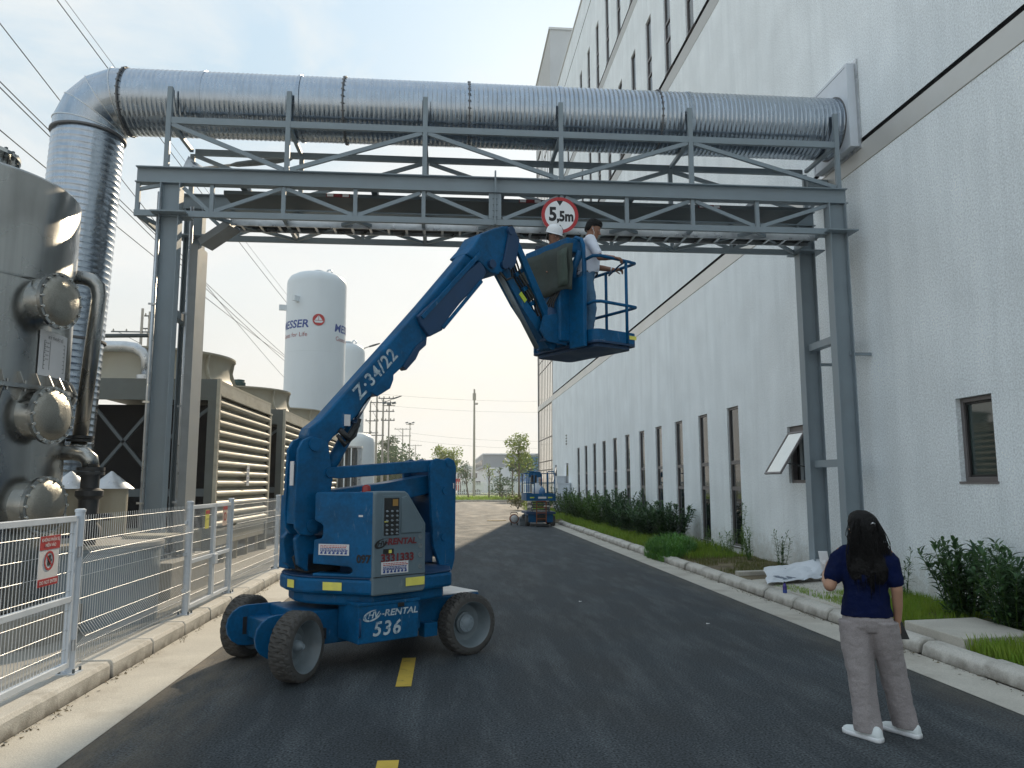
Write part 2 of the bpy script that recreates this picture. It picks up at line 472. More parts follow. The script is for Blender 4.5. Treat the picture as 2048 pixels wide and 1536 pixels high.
M['shoe'] = mat('white_trainer', (.72, .77, .78), .6, var=.06, scale=8)
M['wood'] = mat('pale_plank_wood', (.50, .38, .22), .7, var=.15, scale=2, stretch=(1, 8, 8))
M['bark'] = mat('tree_bark', (.16, .13, .10), .9, var=.3, scale=8, stretch=(4, 4, 1), bump=.5, bscale=40)
M['pole'] = mat('weathered_concrete_pole', (.36, .34, .30), .85, var=.12, scale=3)
M['cable'] = mat('overhead_cable', (.05, .055, .06), .7)
M['far_grey'] = mat('far_grey_cladding', (.26, .29, .32), .7, var=.06, scale=.4)
M['far_white'] = mat('far_white_cladding', (.66, .68, .69), .7, var=.05, scale=.4)
M['far_blue'] = mat('far_blue_cladding', (.05, .17, .38), .7, var=.06, scale=.4)
M['orange_rust'] = mat('rusty_orange_paint', (.20, .06, .02), .6, var=.3, scale=14)
M['bottle_blue'] = mat('blue_bottle_plastic', (.10, .26, .50), .2, var=.1, trans=.2)
M['purple'] = mat('purple_bottle_label', (.05, .03, .22), .35, var=.2)
M['red_lens'] = mat('red_beacon_lens', (.30, .02, .02), .25)
L_dark = leaf_mat('dark_oleander_leaf', (.034, .085, .038), (.085, .165, .055), .3)
L_mid = leaf_mat('mid_green_leaf', (.065, .15, .03), (.13, .22, .045), .33)
L_far = leaf_mat('backlit_tree_leaf', (.13, .20, .03), (.24, .29, .06), .55)  # backlight put into the colour as a brighter lime
L_fardark = leaf_mat('dark_tree_leaf', (.05, .10, .04), (.08, .14, .055), .4)  # dark green leaf of the duller far trees
L_grass = leaf_mat('grass_blade', (.17, .31, .03), (.28, .37, .05), .4)
L_dry = leaf_mat('dry_grass_blade', (.16, .15, .05), (.11, .14, .035), .3)
L_tuft = leaf_mat('lush_tuft_blade', (.10, .27, .07), (.18, .36, .07), .4)

def edge_dust_sun(m, lo, hi, c, amount):
    """sand, dust and painted-in sunlight along an edge: fades from x = lo (full) to x = hi (none)"""
    n, l = m.node_tree.nodes, m.node_tree.links
    b = n["Principled BSDF"]
    src = b.inputs["Base Color"].links[0].from_socket
    tc = n.new("ShaderNodeTexCoord"); sp = n.new("ShaderNodeSeparateXYZ"); l.new(tc.outputs["Object"], sp.inputs[0])
    mp = n.new("ShaderNodeMapping"); mp.inputs["Scale"].default_value = (3.0, .9, 1); l.new(tc.outputs["Object"], mp.inputs[0])
    no = n.new("ShaderNodeTexNoise"); no.inputs["Scale"].default_value = 1.6; no.inputs["Detail"].default_value = 8; no.inputs["Roughness"].default_value = .7
    l.new(mp.outputs[0], no.inputs[0])
    r1 = n.new("ShaderNodeMapRange"); r1.inputs[1].default_value = lo; r1.inputs[2].default_value = hi; r1.inputs[3].default_value = 1; r1.inputs[4].default_value = 0
    l.new(sp.outputs[0], r1.inputs[0])
    r2 = n.new("ShaderNodeMapRange"); r2.inputs[1].default_value = .35; r2.inputs[2].default_value = .68; r2.inputs[3].default_value = .1
    l.new(no.outputs[0], r2.inputs[0])
    mu = n.new("ShaderNodeMath"); mu.operation = 'MULTIPLY'; l.new(r1.outputs[0], mu.inputs[0]); l.new(r2.outputs[0], mu.inputs[1])
    m2 = n.new("ShaderNodeMath"); m2.operation = 'MULTIPLY'; m2.inputs[1].default_value = amount; l.new(mu.outputs[0], m2.inputs[0])
    mx = n.new("ShaderNodeMix"); mx.data_type = 'RGBA'; mx.inputs[7].default_value = (*c, 1)
    l.new(m2.outputs[0], mx.inputs[0]); l.new(src, mx.inputs[6]); l.new(mx.outputs[2], b.inputs["Base Color"])
edge_dust_sun(M['asphalt'], -2.45, -1.5, (.23, .19, .14), .85)  # left edge: brown dust plus the sunlit strip, painted into the asphalt
edge_dust_sun(M['asphalt'], 4.5, 4.0, (.17, .15, .12), .6)

# ------------------------------------------------------------------ lettering
def text_geo(s, size=1.0, shear=0.0, bold=0.0, spacing=1.0):
    cu = bpy.data.curves.new("letters", 'FONT')
    cu.body = s; cu.size = size; cu.shear = shear; cu.offset = bold; cu.align_x = 'CENTER'; cu.align_y = 'CENTER'
    cu.space_character = spacing; cu.resolution_u = 3
    ob = bpy.data.objects.new("letters", cu)
    col.objects.link(ob)
    dg = bpy.context.evaluated_depsgraph_get()
    me = bpy.data.meshes.new_from_object(ob.evaluated_get(dg))
    vs = [(p.co.x, p.co.y) for p in me.vertices]
    fs = [tuple(p.vertices) for p in me.polygons]
    bpy.data.objects.remove(ob); bpy.data.curves.remove(cu); bpy.data.meshes.remove(me)
    return vs, fs

def text(s, size, o, ex, ey, m, parent, name='lettering', shear=0, bold=0, wide=1.0, lift=.003, spacing=1.0, wrap=None):
    """flat print standing lift metres proud of its surface; wrap=(axis x, axis y, radius, angle) bends it round a vertical cylinder"""
    vs, fs = text_geo(s, size, shear, bold, spacing)
    mb = MB()
    if wrap:
        cx, cy, r, a = wrap
        pts = [V(cx + (r + lift) * math.cos(a + u * wide / r), cy + (r + lift) * math.sin(a + u * wide / r), o[2] + w) for u, w in vs]
    else:
        o, ex, ey = V(o), V(ex).normalized(), V(ey).normalized()
        nz = ex.cross(ey)
        pts = [o + ex * u * wide + ey * w + nz * lift for u, w in vs]
    mb.add(pts, fs)
    return mb.build(name, m, parent)
# ================================================================== ground, road, kerbs
g = MB(); g.add([(-1500, -60, -.03), (1500, -60, -.03), (1500, 2600, -.03), (-1500, 2600, -.03)], [(0, 1, 2, 3)])
struct(g, 'ground', M['pavement'])
g = MB(); g.add([(-2.45, -8, 0), (4.5, -8, 0), (4.5, 76.6, 0), (-2.45, 76.6, 0)], [(0, 1, 2, 3)])
g.add([(-30, 49, .001), (-2.45, 49, .001), (-2.45, 76.6, .001), (-30, 76.6, .001)], [(0, 1, 2, 3)])
g.add([(4.5, 51, .001), (30, 61, .001), (30, 76.6, .001), (4.5, 76.6, .001)], [(0, 1, 2, 3)])
struct(g, 'road', M['asphalt'])
g = MB(); g.add([(-3.07, -8, .004), (-2.45, -8, .004), (-2.45, 49, .004), (-3.07, 49, .004)], [(0, 1, 2, 3)])
struct(g, 'gutter', M['gutter'])
g = MB(); g.add([(4.5, -8, .004), (5.0, -8, .004), (5.0, 35.5, .004), (4.5, 35.5, .004)], [(0, 1, 2, 3)])
struct(g, 'gutter', M['gutter'])
for (y0, y1) in ((-2.0, -.9), (1.0, 2.1), (4.15, 5.35), (7.2, 8.34), (10.4, 11.5), (13.5, 14.6), (16.6, 17.7)):
    g = MB()
    g.add([(-.42, y0, .006), (-.28, y0, .006), (-.28, y1, .006), (-.42, y1, .006)], [(0, 1, 2, 3)])
    o = struct(g, 'lane_marking', M['road_yellow'])

# left kerb: one cast block a metre
kl = holder('kerb_left')
mb = MB()
poly = [(-.30, 0), (0, 0), (-.005, .13), (-.03, .165), (-.30, .165)]
mb.prism(poly, (-3.07, .994, 0), (1, 0, 0), (0, 0, 1), .988)
mb2 = mb
k0 = mb.build('kerb_stone', M['kerb'], kl, .008)
rk = random.Random(3)
# prism runs towards -Y from its origin
for i in range(-8, 48):
    off = (rk.uniform(-.006, .006), 2.646 - 1 + i * 1.02 - 0.0, rk.uniform(-.005, .005))
    if i == -8:
        k0.location = off
    else:
        c = dup(k0, kl, (0, 0, 0)); c.location = off; c.rotation_euler = (0, 0, rk.uniform(-.003, .003))
kr = holder('kerb_right')
mb = MB()
poly = [(0, 0), (.22, 0), (.22, .15), (.09, .15), (.03, .11)]
mb.prism(poly, (5.0, .99, 0), (1, 0, 0), (0, 0, 1), .98)
k0 = mb.build('kerb_stone', M['kerb'], kr, .015)
for i in range(-4, 34):
    off = (rk.uniform(-.012, .012), i * 1.005, rk.uniform(-.008, .006))
    if i == -4: k0.location = off
    else:
        c = dup(k0, kr, (0, 0, 0)); c.location = off; c.rotation_euler = (rk.uniform(-.006, .006), 0, rk.uniform(-.008, .008))

g = MB(); g.bx(-40, -3.375, -8, 46, -.02, .16)
struct(g, 'pavement', M['pavement'])
g = MB()                                    # planting strip: an uneven sheet of soil
ny, nx = 90, 8
for j in range(ny + 1):
    for i in range(nx + 1):
        x = 5.215 + 1.785 * i / nx; y = -3 + 38 * j / ny
        z = .115 + .03 * mnoise.noise((x * 1.3, y * 1.3, 0)) + .02 * i / nx
        g.v.append((x, y, z))
for j in range(ny):
    for i in range(nx):
        a = j * (nx + 1) + i
        g.f.append((a, a + 1, a + nx + 2, a + nx + 1)); g.s.append(True); g.m.append(0)
struct(g, 'soil_bed', M['soil'])
g = MB(); g.add([(4.5, 35.5, .02), (7, 35.5, .02), (7, 58, .02), (4.9, 50, .02)], [(0, 1, 2, 3)])
struct(g, 'soil_bed', M['soil'])
# the lawn across the end of the road and its kerb
g = MB(); g.bx(-60, 60, 76.75, 130, -.02, .12)
struct(g, 'lawn', mat('lawn_turf', (.13, .19, .035), .95, var=.3, scale=.5, c2=(.20, .21, .07), cut=(.45, .7), bump=.6, bscale=12))
g = MB(); g.bx(-60, 60, 76.5, 76.75, 0, .16)
struct(g, 'kerb_far', M['kerb'])
# loose concrete slabs lying in the strip
def slab(pts, z0, z1, label):
    mb = MB()
    n = len(pts)
    vs = [(x, y, z0) for x, y in pts] + [(x, y, z1) for x, y in pts]
    mb.add(vs, [tuple(range(n - 1, -1, -1)), tuple(range(n, 2 * n))] + [(i, (i + 1) % n, n + (i + 1) % n, n + i) for i in range(n)])
    return tag(mb.build('concrete_slab', M['gutter'], None, .012), label, 'slab')
slab([(5.24, 7.62), (6.12, 7.72), (6.2, 8.78), (5.25, 8.66)], .08, .235, 'square concrete slab bedded in the grass beside the dark oleander')
slab([(5.22, 9.95), (6.55, 10.9), (6.75, 13.55), (5.22, 13.0)], .08, .165, 'broad dusty concrete pad around the foot of the steel columns')
slab([(5.35, 13.95), (6.9, 14.15), (6.9, 14.3), (5.35, 14.12)], .1, .19, 'thin concrete edging strip behind the white plastic sheet')

# ================================================================== the factory building on the right
WX = 7.0
bld = thing('factory_building', 'long grey stuccoed factory wall with rows of tall slit windows', 'building', (WX, 20, 0))

def wall_grid(mb, x, y0, y1, z0, z1, holes, depth=.16):
    """wall face looking towards -X with rectangular openings and their reveals"""
    ys = sorted({y0, y1} | {h[0] for h in holes} | {h[1] for h in holes})
    zs = sorted({z0, z1} | {h[2] for h in holes} | {h[3] for h in holes})
    for a, b in zip(ys, ys[1:]):
        for c, d in zip(zs, zs[1:]):
            my, mz = (a + b) / 2, (c + d) / 2
            if any(h[0] < my < h[1] and h[2] < mz < h[3] for h in holes): continue
            mb.quad((x, b, c), (x, a, c), (x, a, d), (x, b, d))
    for a, b, c, d in holes:
        X = x + depth
        mb.quad((x, a, c), (x, b, c), (X, b, c), (X, a, c)); mb.quad((x, b, d), (x, a, d), (X, a, d), (X, b, d))
        mb.quad((x, b, c), (x, b, d), (X, b, d), (X, b, c)); mb.quad((x, a, d), (x, a, c), (X, a, c), (X, a, d))
    return mb

low = [(17.87 + 2.2 * k, 18.62 + 2.2 * k, .28, 3.64) for k in range(11)]
awn = (14.52, 15.27, 1.79, 2.93)
near = (9.28, 9.99, 1.81, 2.94)
far_small = [(43.6, 44.35, 1.79, 2.93), (48.2, 48.95, 1.79, 2.93)]
Y0, Y1 = -3.0, 50.1
wall = wall_grid(MB(), WX, Y0, Y1, -.1, 7.14, low + [awn, near] + far_small)
wall.build('wall', M['stucco'], bld)
r2 = [(15.67 + 2.2 * k, 16.37 + 2.2 * k, 14.86, 18.05) for k in range(-3, 13)]
r3 = [(15.67 + 2.2 * k, 16.37 + 2.2 * k, 20.22, 23.42) for k in range(-3, 13)]
up = wall_grid(MB(), WX, Y0, 49.6, 7.60, 14.70, [])
wall_grid(up, WX, Y0, 49.6, 14.86, 20.06, r2)
wall_grid(up, WX, Y0, 49.6, 20.22, 25.52, r3)
wall_grid(up, WX, Y0, 49.6, 25.60, 27.1, [])
up.quad((WX, Y0, 27.1), (WX + 30, Y0, 27.1), (WX + 30, 49.6, 27.1), (WX, 49.6, 27.1))
up.quad((WX, Y0, -.1), (WX + 30, Y0, -.1), (WX + 30, Y0, 27.1), (WX, Y0, 27.1))
up.build('wall', M['stucco'], bld)
mb = MB()                                     # shadow gaps above each string course, their shade painted near-black
for z0, z1 in ((7.515, 7.60), (14.70, 14.86), (20.06, 20.22), (25.52, 25.60)):
    mb.bx(WX + .07, WX + .09, Y0, 57.8, z0 - .02, z1 + .02)
    mb.quad((WX, Y0, z1), (WX, 49.6, z1), (WX + .08, 49.6, z1), (WX + .08, Y0, z1))
mb.build('shadow_gap', M['groove'], bld)
mb = MB(); mb.bx(WX - .012, WX + .08, Y0, 57.9, 7.15, 7.512)
mb.build('string_course', M['flashing'], bld, .006)
for z in (14.25, 19.66):
    mb = MB(); mb.bx(WX - .01, WX + .02, Y0, 49.6, z + .0, z + .445)
    mb.build('string_course', M['stucco_plain'], bld)
mb = MB(); mb.bx(WX - .06, WX + .25, Y0, 49.6, 27.1, 27.2)
mb.build('parapet_coping', M['flashing'], bld)
# pieces of slit window shared by mesh
def slit(parent, z0, z1, mulls, w, tplate=None):
    """frame with transoms and panes for an opening 0..w wide"""
    mb = MB()
    d0, d1 = WX + .045, WX + .15
    t = .055
    mb.bx(d0, d1, 0, t, z0, z1); mb.bx(d0, d1, w - t, w, z0, z1)
    mb.bx(d0, d1, t, w - t, z1 - t, z1); mb.bx(d0, d1, t, w - t, z0, z0 + t)
    for z in mulls: mb.bx(d0 - .004, d1, t, w - t, z - .045, z + .045)
    fr = mb.build('window_frame', M['frame'], parent)
    panes = []
    zz = [z0 + t] + [q for z in mulls for q in (z - .045, z + .045)] + [z1 - t]
    rr = random.Random(9)
    for a, b in zip(zz[0::2], zz[1::2]):
        pm = MB()
        s = rr.uniform(-.004, .004)
        pm.add([(WX + .075 + s, w - t, a), (WX + .075, t, a), (WX + .075, t, b), (WX + .075 + s, w - t, b)], [(0, 1, 2, 3)])
        panes.append(pm.build('pane', M['glass'], parent))
    sl = MB(); sl.bx(WX - .02, WX + .10, -.02, w + .02, z0 - .028, z0 - .001)
    s_ = sl.build('window_sill', M['frame'], parent)
    return [fr] + panes + [s_]

def windows(holes, mulls, name='window'):
    src = None
    for h in holes:
        root = bpy.data.objects.new(name, None); col.objects.link(root); root.parent = bld
        root.empty_display_size = .1
        root.location = (0, h[0] - 20, 0)
        ORIGIN[root.name] = V(WX, 0, 0)
        if src is None:
            src = slit(root, h[2], h[3], mulls, h[1] - h[0])
            for o in src: pass
        else:
            for o in src:
                c = o.copy(); col.objects.link(c); c.parent = root
windows(low, (1.66, 2.29))
windows(r2, (16.0, 16.6))
windows(r3, (21.4, 22.0))
# near window with greenish glass
root = bpy.data.objects.new('window', None); col.objects.link(root); root.parent = bld; root.location = (0, near[0] - 20, 0)
ORIGIN[root.name] = V(WX, 0, 0)
w = near[1] - near[0]
mb = MB(); t = .06
mb.bx(WX + .04, WX + .16, 0, t, near[2], near[3]); mb.bx(WX + .07, WX + .16, w - t, w, near[2], near[3])
mb.bx(WX + .07, WX + .16, t, w - t, near[3] - t, near[3]); mb.bx(WX + .07, WX + .16, t, w - t, near[2], near[2] + t)
mb.build('window_frame', M['frame'], root, .004)
mb = MB(); mb.bx(WX + .10, WX + .13, t, t + .03, near[2] + t, near[3] - t); mb.bx(WX + .10, WX + .13, w - t - .03, w - t, near[2] + t, near[3] - t)
mb.bx(WX + .10, WX + .13, t + .03, w - t - .03, near[3] - t - .03, near[3] - t); mb.bx(WX + .10, WX + .13, t + .03, w - t - .03, near[2] + t, near[2] + t + .03)
mb.build('sash', M['black'], root)
mb = MB(); mb.quad((WX + .118, w - t - .03, near[2] + .09), (WX + .118, t + .03, near[2] + .09), (WX + .118, t + .03, near[3] - .09), (WX + .118, w - t - .03, near[3] - .09))
mb.build('pane', M['glass_room'], root)
mb = MB(); mb.bx(WX - .015, WX + .1, -.02, w + .02, near[2] - .03, near[2])
mb.build('window_sill', M['frame'], root)
# the open awning window and its two far copies (closed ones are recessed panes)
def awning(h, ang):
    root = bpy.data.objects.new('window', None); col.objects.link(root); root.parent = bld; root.location = (0, h[0] - 20, 0)
    ORIGIN[root.name] = V(WX, 0, 0)
    w = h[1] - h[0]; t = .06
    mb = MB()
    mb.bx(WX + .06, WX + .16, 0, t, h[2], h[3]); mb.bx(WX + .06, WX + .16, w - t, w, h[2], h[3])
    mb.bx(WX + .06, WX + .16, t, w - t, h[3] - .13, h[3]); mb.bx(WX + .06, WX + .16, t, w - t, h[2], h[2] + t)
    mb.build('window_frame', M['frame'], root)
    mb = MB(); mb.quad((WX + .158, w, h[2]), (WX + .158, 0, h[2]), (WX + .158, 0, h[3]), (WX + .158, w, h[3]))
    mb.build('dark_interior', M['dark_void'], root)  # flat dark sheet painted as the unlit room
    top = V(WX + .03, 0, h[3] - .12)
    L = h[3] - h[2] - .14
    ex = V(0, 1, 0); dn = V(-math.sin(ang), 0, -math.cos(ang)); nz = ex.cross(dn)
    mb = MB(); c = top + dn * (L / 2) + ex * (w / 2)
    for sgn in (-1, 1):
        mb.box(c + ex * (sgn * (w / 2 - .02)), (.04, L, .035), ex, dn)
        mb.box(c + dn * (sgn * (L / 2 - .02)), (w - .08, .04, .035), ex, dn)
    mb.build('sash', M['frame'], root)
    mb = MB(); mb.box(c, (w - .08, L - .08, .012), ex, dn)
    mb.build('pane', M['sash_glass'], root)
    mb = MB(); mb.bar((WX + .1, .05, h[2] + .3), top + dn * (L * .75) + ex * .05, .018, .018)
    mb.build('stay_arm', M['black'], root)
    mb = MB(); mb.bx(WX + .10, WX + .13, w * .42, w * .58, h[2] + .06, h[3] - .15)
    mb.build('inner_stile', M['steel'], root)
M['sash_glass'] = mat('sash_mirror_glass', (.55, .57, .56), .05, metal=.85, var=.05, rvar=.01)
awning(awn, R(33))
awning(far_small[0], R(2)); awning(far_small[1], R(14))
# wall vent far down the wall
mb = MB()
for k in range(4): mb.bx(WX - .02, WX + .01, 44.0, 44.35, 4.0 + k * .16, 4.08 + k * .16)
mb.build('wall_vent', M['black'], bld)

# curtain wall and stair tower at the far end
tw = thing('stair_tower', 'tall glazed stair tower with vertical mullions at the far end of the factory', 'building', (WX + 4, 54, 0))
mb = MB()
mb.quad((WX, 57.9, 26.9), (WX, 49.6, 26.9), (WX, 49.6, 33.1), (WX, 57.9, 33.1))
mb.quad((WX, 49.6, 26.9), (WX + 22, 49.6, 26.9), (WX + 22, 49.6, 33.1), (WX, 49.6, 33.1))
mb.quad((WX, 57.9, -.1), (WX, 57.9, 33.1), (WX + 22, 57.9, 33.1), (WX + 22, 57.9, -.1))
mb.quad((WX, 49.6, 33.1), (WX + 22, 49.6, 33.1), (WX + 22, 57.9, 33.1), (WX, 57.9, 33.1))
mb.build('wall', M['stucco_plain'], tw)
mb = MB(); mb.bx(WX - .08, WX + 22, 49.5, 58, 33.1, 33.25)
mb.build('parapet_coping', M['flashing'], tw)
mb = MB()
mb.quad((WX + .06, 57.9, 0), (WX + .06, 50.1, 0), (WX + .06, 50.1, 7.14), (WX + .06, 57.9, 7.14))
mb.quad((WX + .06, 57.9, 7.5), (WX + .06, 50.1, 7.5), (WX + .06, 50.1, 26.9), (WX + .06, 57.9, 26.9))
mb.build('curtain_glass', M['curtain_glass'], tw)
ms = None
for k in range(10):
    y = 50.16 + k * .855
    if ms is None:
        mb = MB(); mb.bx(WX + .042, WX + .057, y - .03, y + .03, 0, 7.148); mb.bx(WX + .042, WX + .057, y - .03, y + .03, 7.515, 26.9)
        ms = mb.build('mullion', M['mullion'], tw)
    else: dup(ms, tw, (0, k * .855, 0))
ts = None
for z in (.9, 2.7, 3.3, 4.9, 9.9, 10.7, 14.4, 15.1, 19.9, 20.6, 25.4):
    if ts is None:
        mb = MB(); mb.bx(WX + .046, WX + .055, 50.1, 57.9, -.035, .035)
        ts = mb.build('transom', M['mullion'], tw); ts.location.z = z; continue
    c = dup(ts, tw, (0, 0, 0)); c.location.z = z
mb = MB(); mb.quad((WX - .01, 50.12, 0), (WX - .01, 49.9, 0), (WX - .01, 49.9, 7.13), (WX - .01, 50.12, 7.13)); mb.build('corner_trim', M['flashing'], tw)
# ================================================================== steel pipe bridge across the road
YF, YR = 12.0, 13.15
gb = thing('pipe_bridge', 'grey steel truss bridge spanning the road between four columns and carrying the round duct', 'pipe bridge', (1, 12.5, 0))
ST = M['steel']
for y in (YF, YR):
    for x in (-4.30, 6.52):
        z0 = .70 if x < 0 else .32
        c = MB().ibeam((x, y, z0), (x, y, 6.455), .20, .30, up=(1, 0, 0)).build('column', ST, gb)
        mb = MB()
        mb.box((x, y, z0 - .0115), (.42, .36, .02))
        mb.build('base_plate', ST, gb)
        mb = MB().box((x + .02, y, 5.955), (.52, .44, .022)).build('column_collar', ST, gb)
    if True:
        mb = MB().ibeam((-4.84, y, 6.59), (6.72, y, 6.59), .16, .262, .01, .016)
        mb.build('main_beam', ST, gb)
# plinths of the right hand columns
for y in (YF, YR):
    mb = MB().bx(6.24, 6.8, y - .26, y + .26, .08, .296)
    mb.build('column_plinth', M['gutter'], gb, .01)
px_up = (-4.4, -2.55, -.37, 1.86, 4.05, 6.6)
px_lo = (-3.68, -2.58, -1.46, -.38, 1.86, 2.94, 4.05, 5.15)
def angle_bar(p, q, w=.06, name='brace'):
    return MB().bar(p, q, w, .055, (0, 1, 0)).build(name, ST, gb)
for y in (YF, YR):
    s = -1 if y == YF else 1
    ty = y + s * .02
    # upper truss that cradles the duct
    for i, x in enumerate(px_up):
        b = MB().bar((x, ty, 6.722), (x, ty, 8.06 if y == YF else 7.46), .075, .06, (0, 1, 0)).build('post', ST, gb)
    MB().bx(px_up[0] + .04, px_up[-1] - .04, ty - .024, ty + .034, 7.45, 7.555).build('upper_rail', ST, gb)
    for i in range(5):
        a, b = px_up[i] + .05, px_up[i + 1] - .05
        up_first = i in (0, 2, 4)
        za, zb = (7.44, 6.75) if up_first else (6.75, 7.44)
        yy = ty + s * .0
        MB().bar((a, yy - .003 * s, za), (b, yy - .003 * s, zb), .066, .045, (0, 1, 0)).build('diagonal_brace', ST, gb)
    # lower truss
    MB().bx(-4.84, 6.36, ty - .03, ty + .03, 5.925, 6.02).build('lower_chord', ST, gb)
    for x in px_lo + (-4.80,):
        MB().bar((x, ty, 6.022), (x, ty, 6.456), .062, .05, (0, 1, 0)).build('hanger', ST, gb)
    seq = [(-4.12, 6.40, -3.72, 6.03), (-3.64, 6.03, -2.62, 6.43), (-2.54, 6.43, -1.50, 6.03), (-1.42, 6.03, -.43, 6.43), (-.33, 6.43, .66, 6.03),
           (.90, 6.03, 1.80, 6.43), (1.92, 6.43, 2.89, 6.03), (2.99, 6.03, 4.0, 6.43), (4.1, 6.43, 5.10, 6.03), (5.2, 6.03, 6.38, 6.43)]
    for xa, za, xb, zb in seq:
        MB().bar((xa, ty - .004 * s, za), (xb, ty - .004 * s, zb), .06, .04, (0, 1, 0)).build('diagonal_brace', ST, gb)
    MB().bar((-4.78, ty - .004 * s, 6.36), (-4.47, ty - .004 * s, 6.43), .05, .04, (0, 1, 0)).build('diagonal_brace', ST, gb)
    mb = MB()
    mb.bx(.67, .755, ty - .034, ty + .03, 6.022, 6.45); mb.bx(.785, .87, ty - .034, ty + .03, 6.022, 6.45)
    mb.bx(.757, .783, ty - .06, ty + .02, 5.93, 6.455)
    for k in range(4): mb.bx(.73, .81, ty - .05, ty - .036, 6.06 + k * .1, 6.075 + k * .1)
    mb.build('splice_plate', ST, gb)
mb = MB().bx(.757, .783, YF - .15, YF - .082, 6.44, 6.80); mb.build('splice_plate', ST, gb)
for x in (-4.30, 6.52):
    for y in (YF, YR):
        z0 = .70 if x < 0 else .32
        mb = MB()
        for a in (-.16, .16):
            for b in (-.13, .13): mb.lathe([(.016, -.001), (.016, .03), (.009, .03), (.009, .06)], (x + a, y + b, z0), (0, 0, 1), 6)
        mb.build('anchor_bolts', M['steel_dark'], gb, kind='stuff')
# cross members between the two trusses
for x in px_up:
    MB().bar((x, YF + .05, 7.5), (x, YR - .05, 7.5), .06, .06).build('cross_beam', ST, gb)
xs = (-4.8, -2.58, -.38, 1.86, 4.05, 6.3)
for x in xs:
    MB().bar((x, YF + .02, 5.97), (x, YR - .02, 5.97), .055, .055).build('cross_beam', ST, gb)
for a, b in ((-4.8, -4.45), (-3.68, -2.58), (-1.46, -2.58), (-1.46, -.38), (.77, -.38), (.77, 1.86), (2.94, 1.86), (2.94, 4.05), (5.15, 4.05), (5.15, 6.3)):
    MB().bar((a, YF + .03, 5.955), (b, YR - .03, 5.955), .05, .05).build('wind_brace', ST, gb)
for x in (-3.3, -1.2, .9, 3.1, 5.3):
    MB().bar((x, YF + .1, 6.60), (x, YR - .1, 6.60), .10, .10).build('cross_beam', ST, gb)
for y in (YF, YR):                       # ties to the wall, and rungs between the two right hand columns
    MB().bar((6.62, y, 3.9), (6.995, y, 3.9), .05, .05).build('wall_tie', ST, gb)
for z in (4.18, 2.12):
    MB().bx(6.45, 6.60, YF + .105, YR - .105, z - .06, z + .06).build('tie_beam', ST, gb)
MB().bx(-4.37, -4.23, YF + .105, YR - .105, 4.4, 4.52).build('tie_beam', ST, gb)
MB().bx(6.60, 6.99, YR - .10, YR + .02, 7.2, 7.34).build('wall_bracket', ST, gb)
MB().bar((6.55, YR + .1, 6.62), (6.99, YR + .4, 7.18), .11, .09).build('wall_bracket', ST, gb)

# galvanised cable ladder in the lower truss, turning down beside the left rear column
ct = thing('cable_tray', 'long galvanised cable ladder running inside the lower truss and down the left column', 'cable tray', (1, 12.6, 5.9))
mb = MB()
mb.bx(-3.45, 6.30, 12.24, 12.258, 5.90, 6.01); mb.bx(-3.45, 6.30, 12.56, 12.578, 5.90, 6.01)
mb.build('side_rail', M['galv'], ct)
rg = None
for k in range(33):
    x = -3.3 + k * .293
    if rg is None:
        rg = MB().bx(x - .02, x + .02, 12.259, 12.559, 5.92, 5.94).build('rung', M['galv'], ct)
    else: dup(rg, ct, (k * .293, 0, 0))
mb = MB()
for k in range(4): mb.tube([(-3.4, 12.31 + k * .066, 5.968), (6.3, 12.31 + k * .066, 5.968)], .026, 6)
mb.build('cables', M['black'], ct, kind='stuff')
mb = MB()
p0, p1 = V(-3.45, 12.42, 5.955), V(-3.93, 12.55, 5.66)
mb.bar(p0, p1, .34, .12, (0, 0, 1)); mb.build('tray_bend', M['galv_matte'], ct)
MB().bx(-4.14, -4.02, 12.50, 13.0, .74, 5.66).build('riser_cover', M['galv_matte'], ct)
ct2 = thing('cable_tray', 'dark covered cable tray hung under the main beams with small red and white labels', 'cable tray', (1, 12.5, 6.3))
MB().bx(-3.6, 6.3, 12.3, 12.95, 6.44, 6.50).build('tray_body', M['steel_dark'], ct2)
for x in (-1.78, 1.38, 4.45):
    mb = MB().bx(x - .19, x + .19, 12.282, 12.299, 6.435, 6.495); pl = mb.build('label_plate', M['ink_red'], ct2)
    for s in (-1, 1):
        mb = MB().bx(x + s * .125 - .05, x + s * .125 + .05, 12.277, 12.281, 6.442, 6.488); mb.build('label_patch', M['paper'], pl)
    text('HPV', .05, (x, 12.276, 6.465), (1, 0, 0), (0, 0, 1), M['red'], pl, lift=.004)
# small galvanised conduits up the left front column
cd = thing('conduit', 'pair of thin galvanised conduits strapped to the left columns', 'conduit', (-4.5, 12.4, 0))
for x, y in ((-4.455, 11.93), (-4.16, 12.55)):
    MB().tube([(x, y, .3), (x, y, 6.3)], .032, 10).build('pipe', M['galv'], cd)
    for z in (1.5, 3.0, 4.5): MB().bx(x - .06, x + .045, y - .045, y - .03, z, z + .03).build('clip', M['galv'], cd)

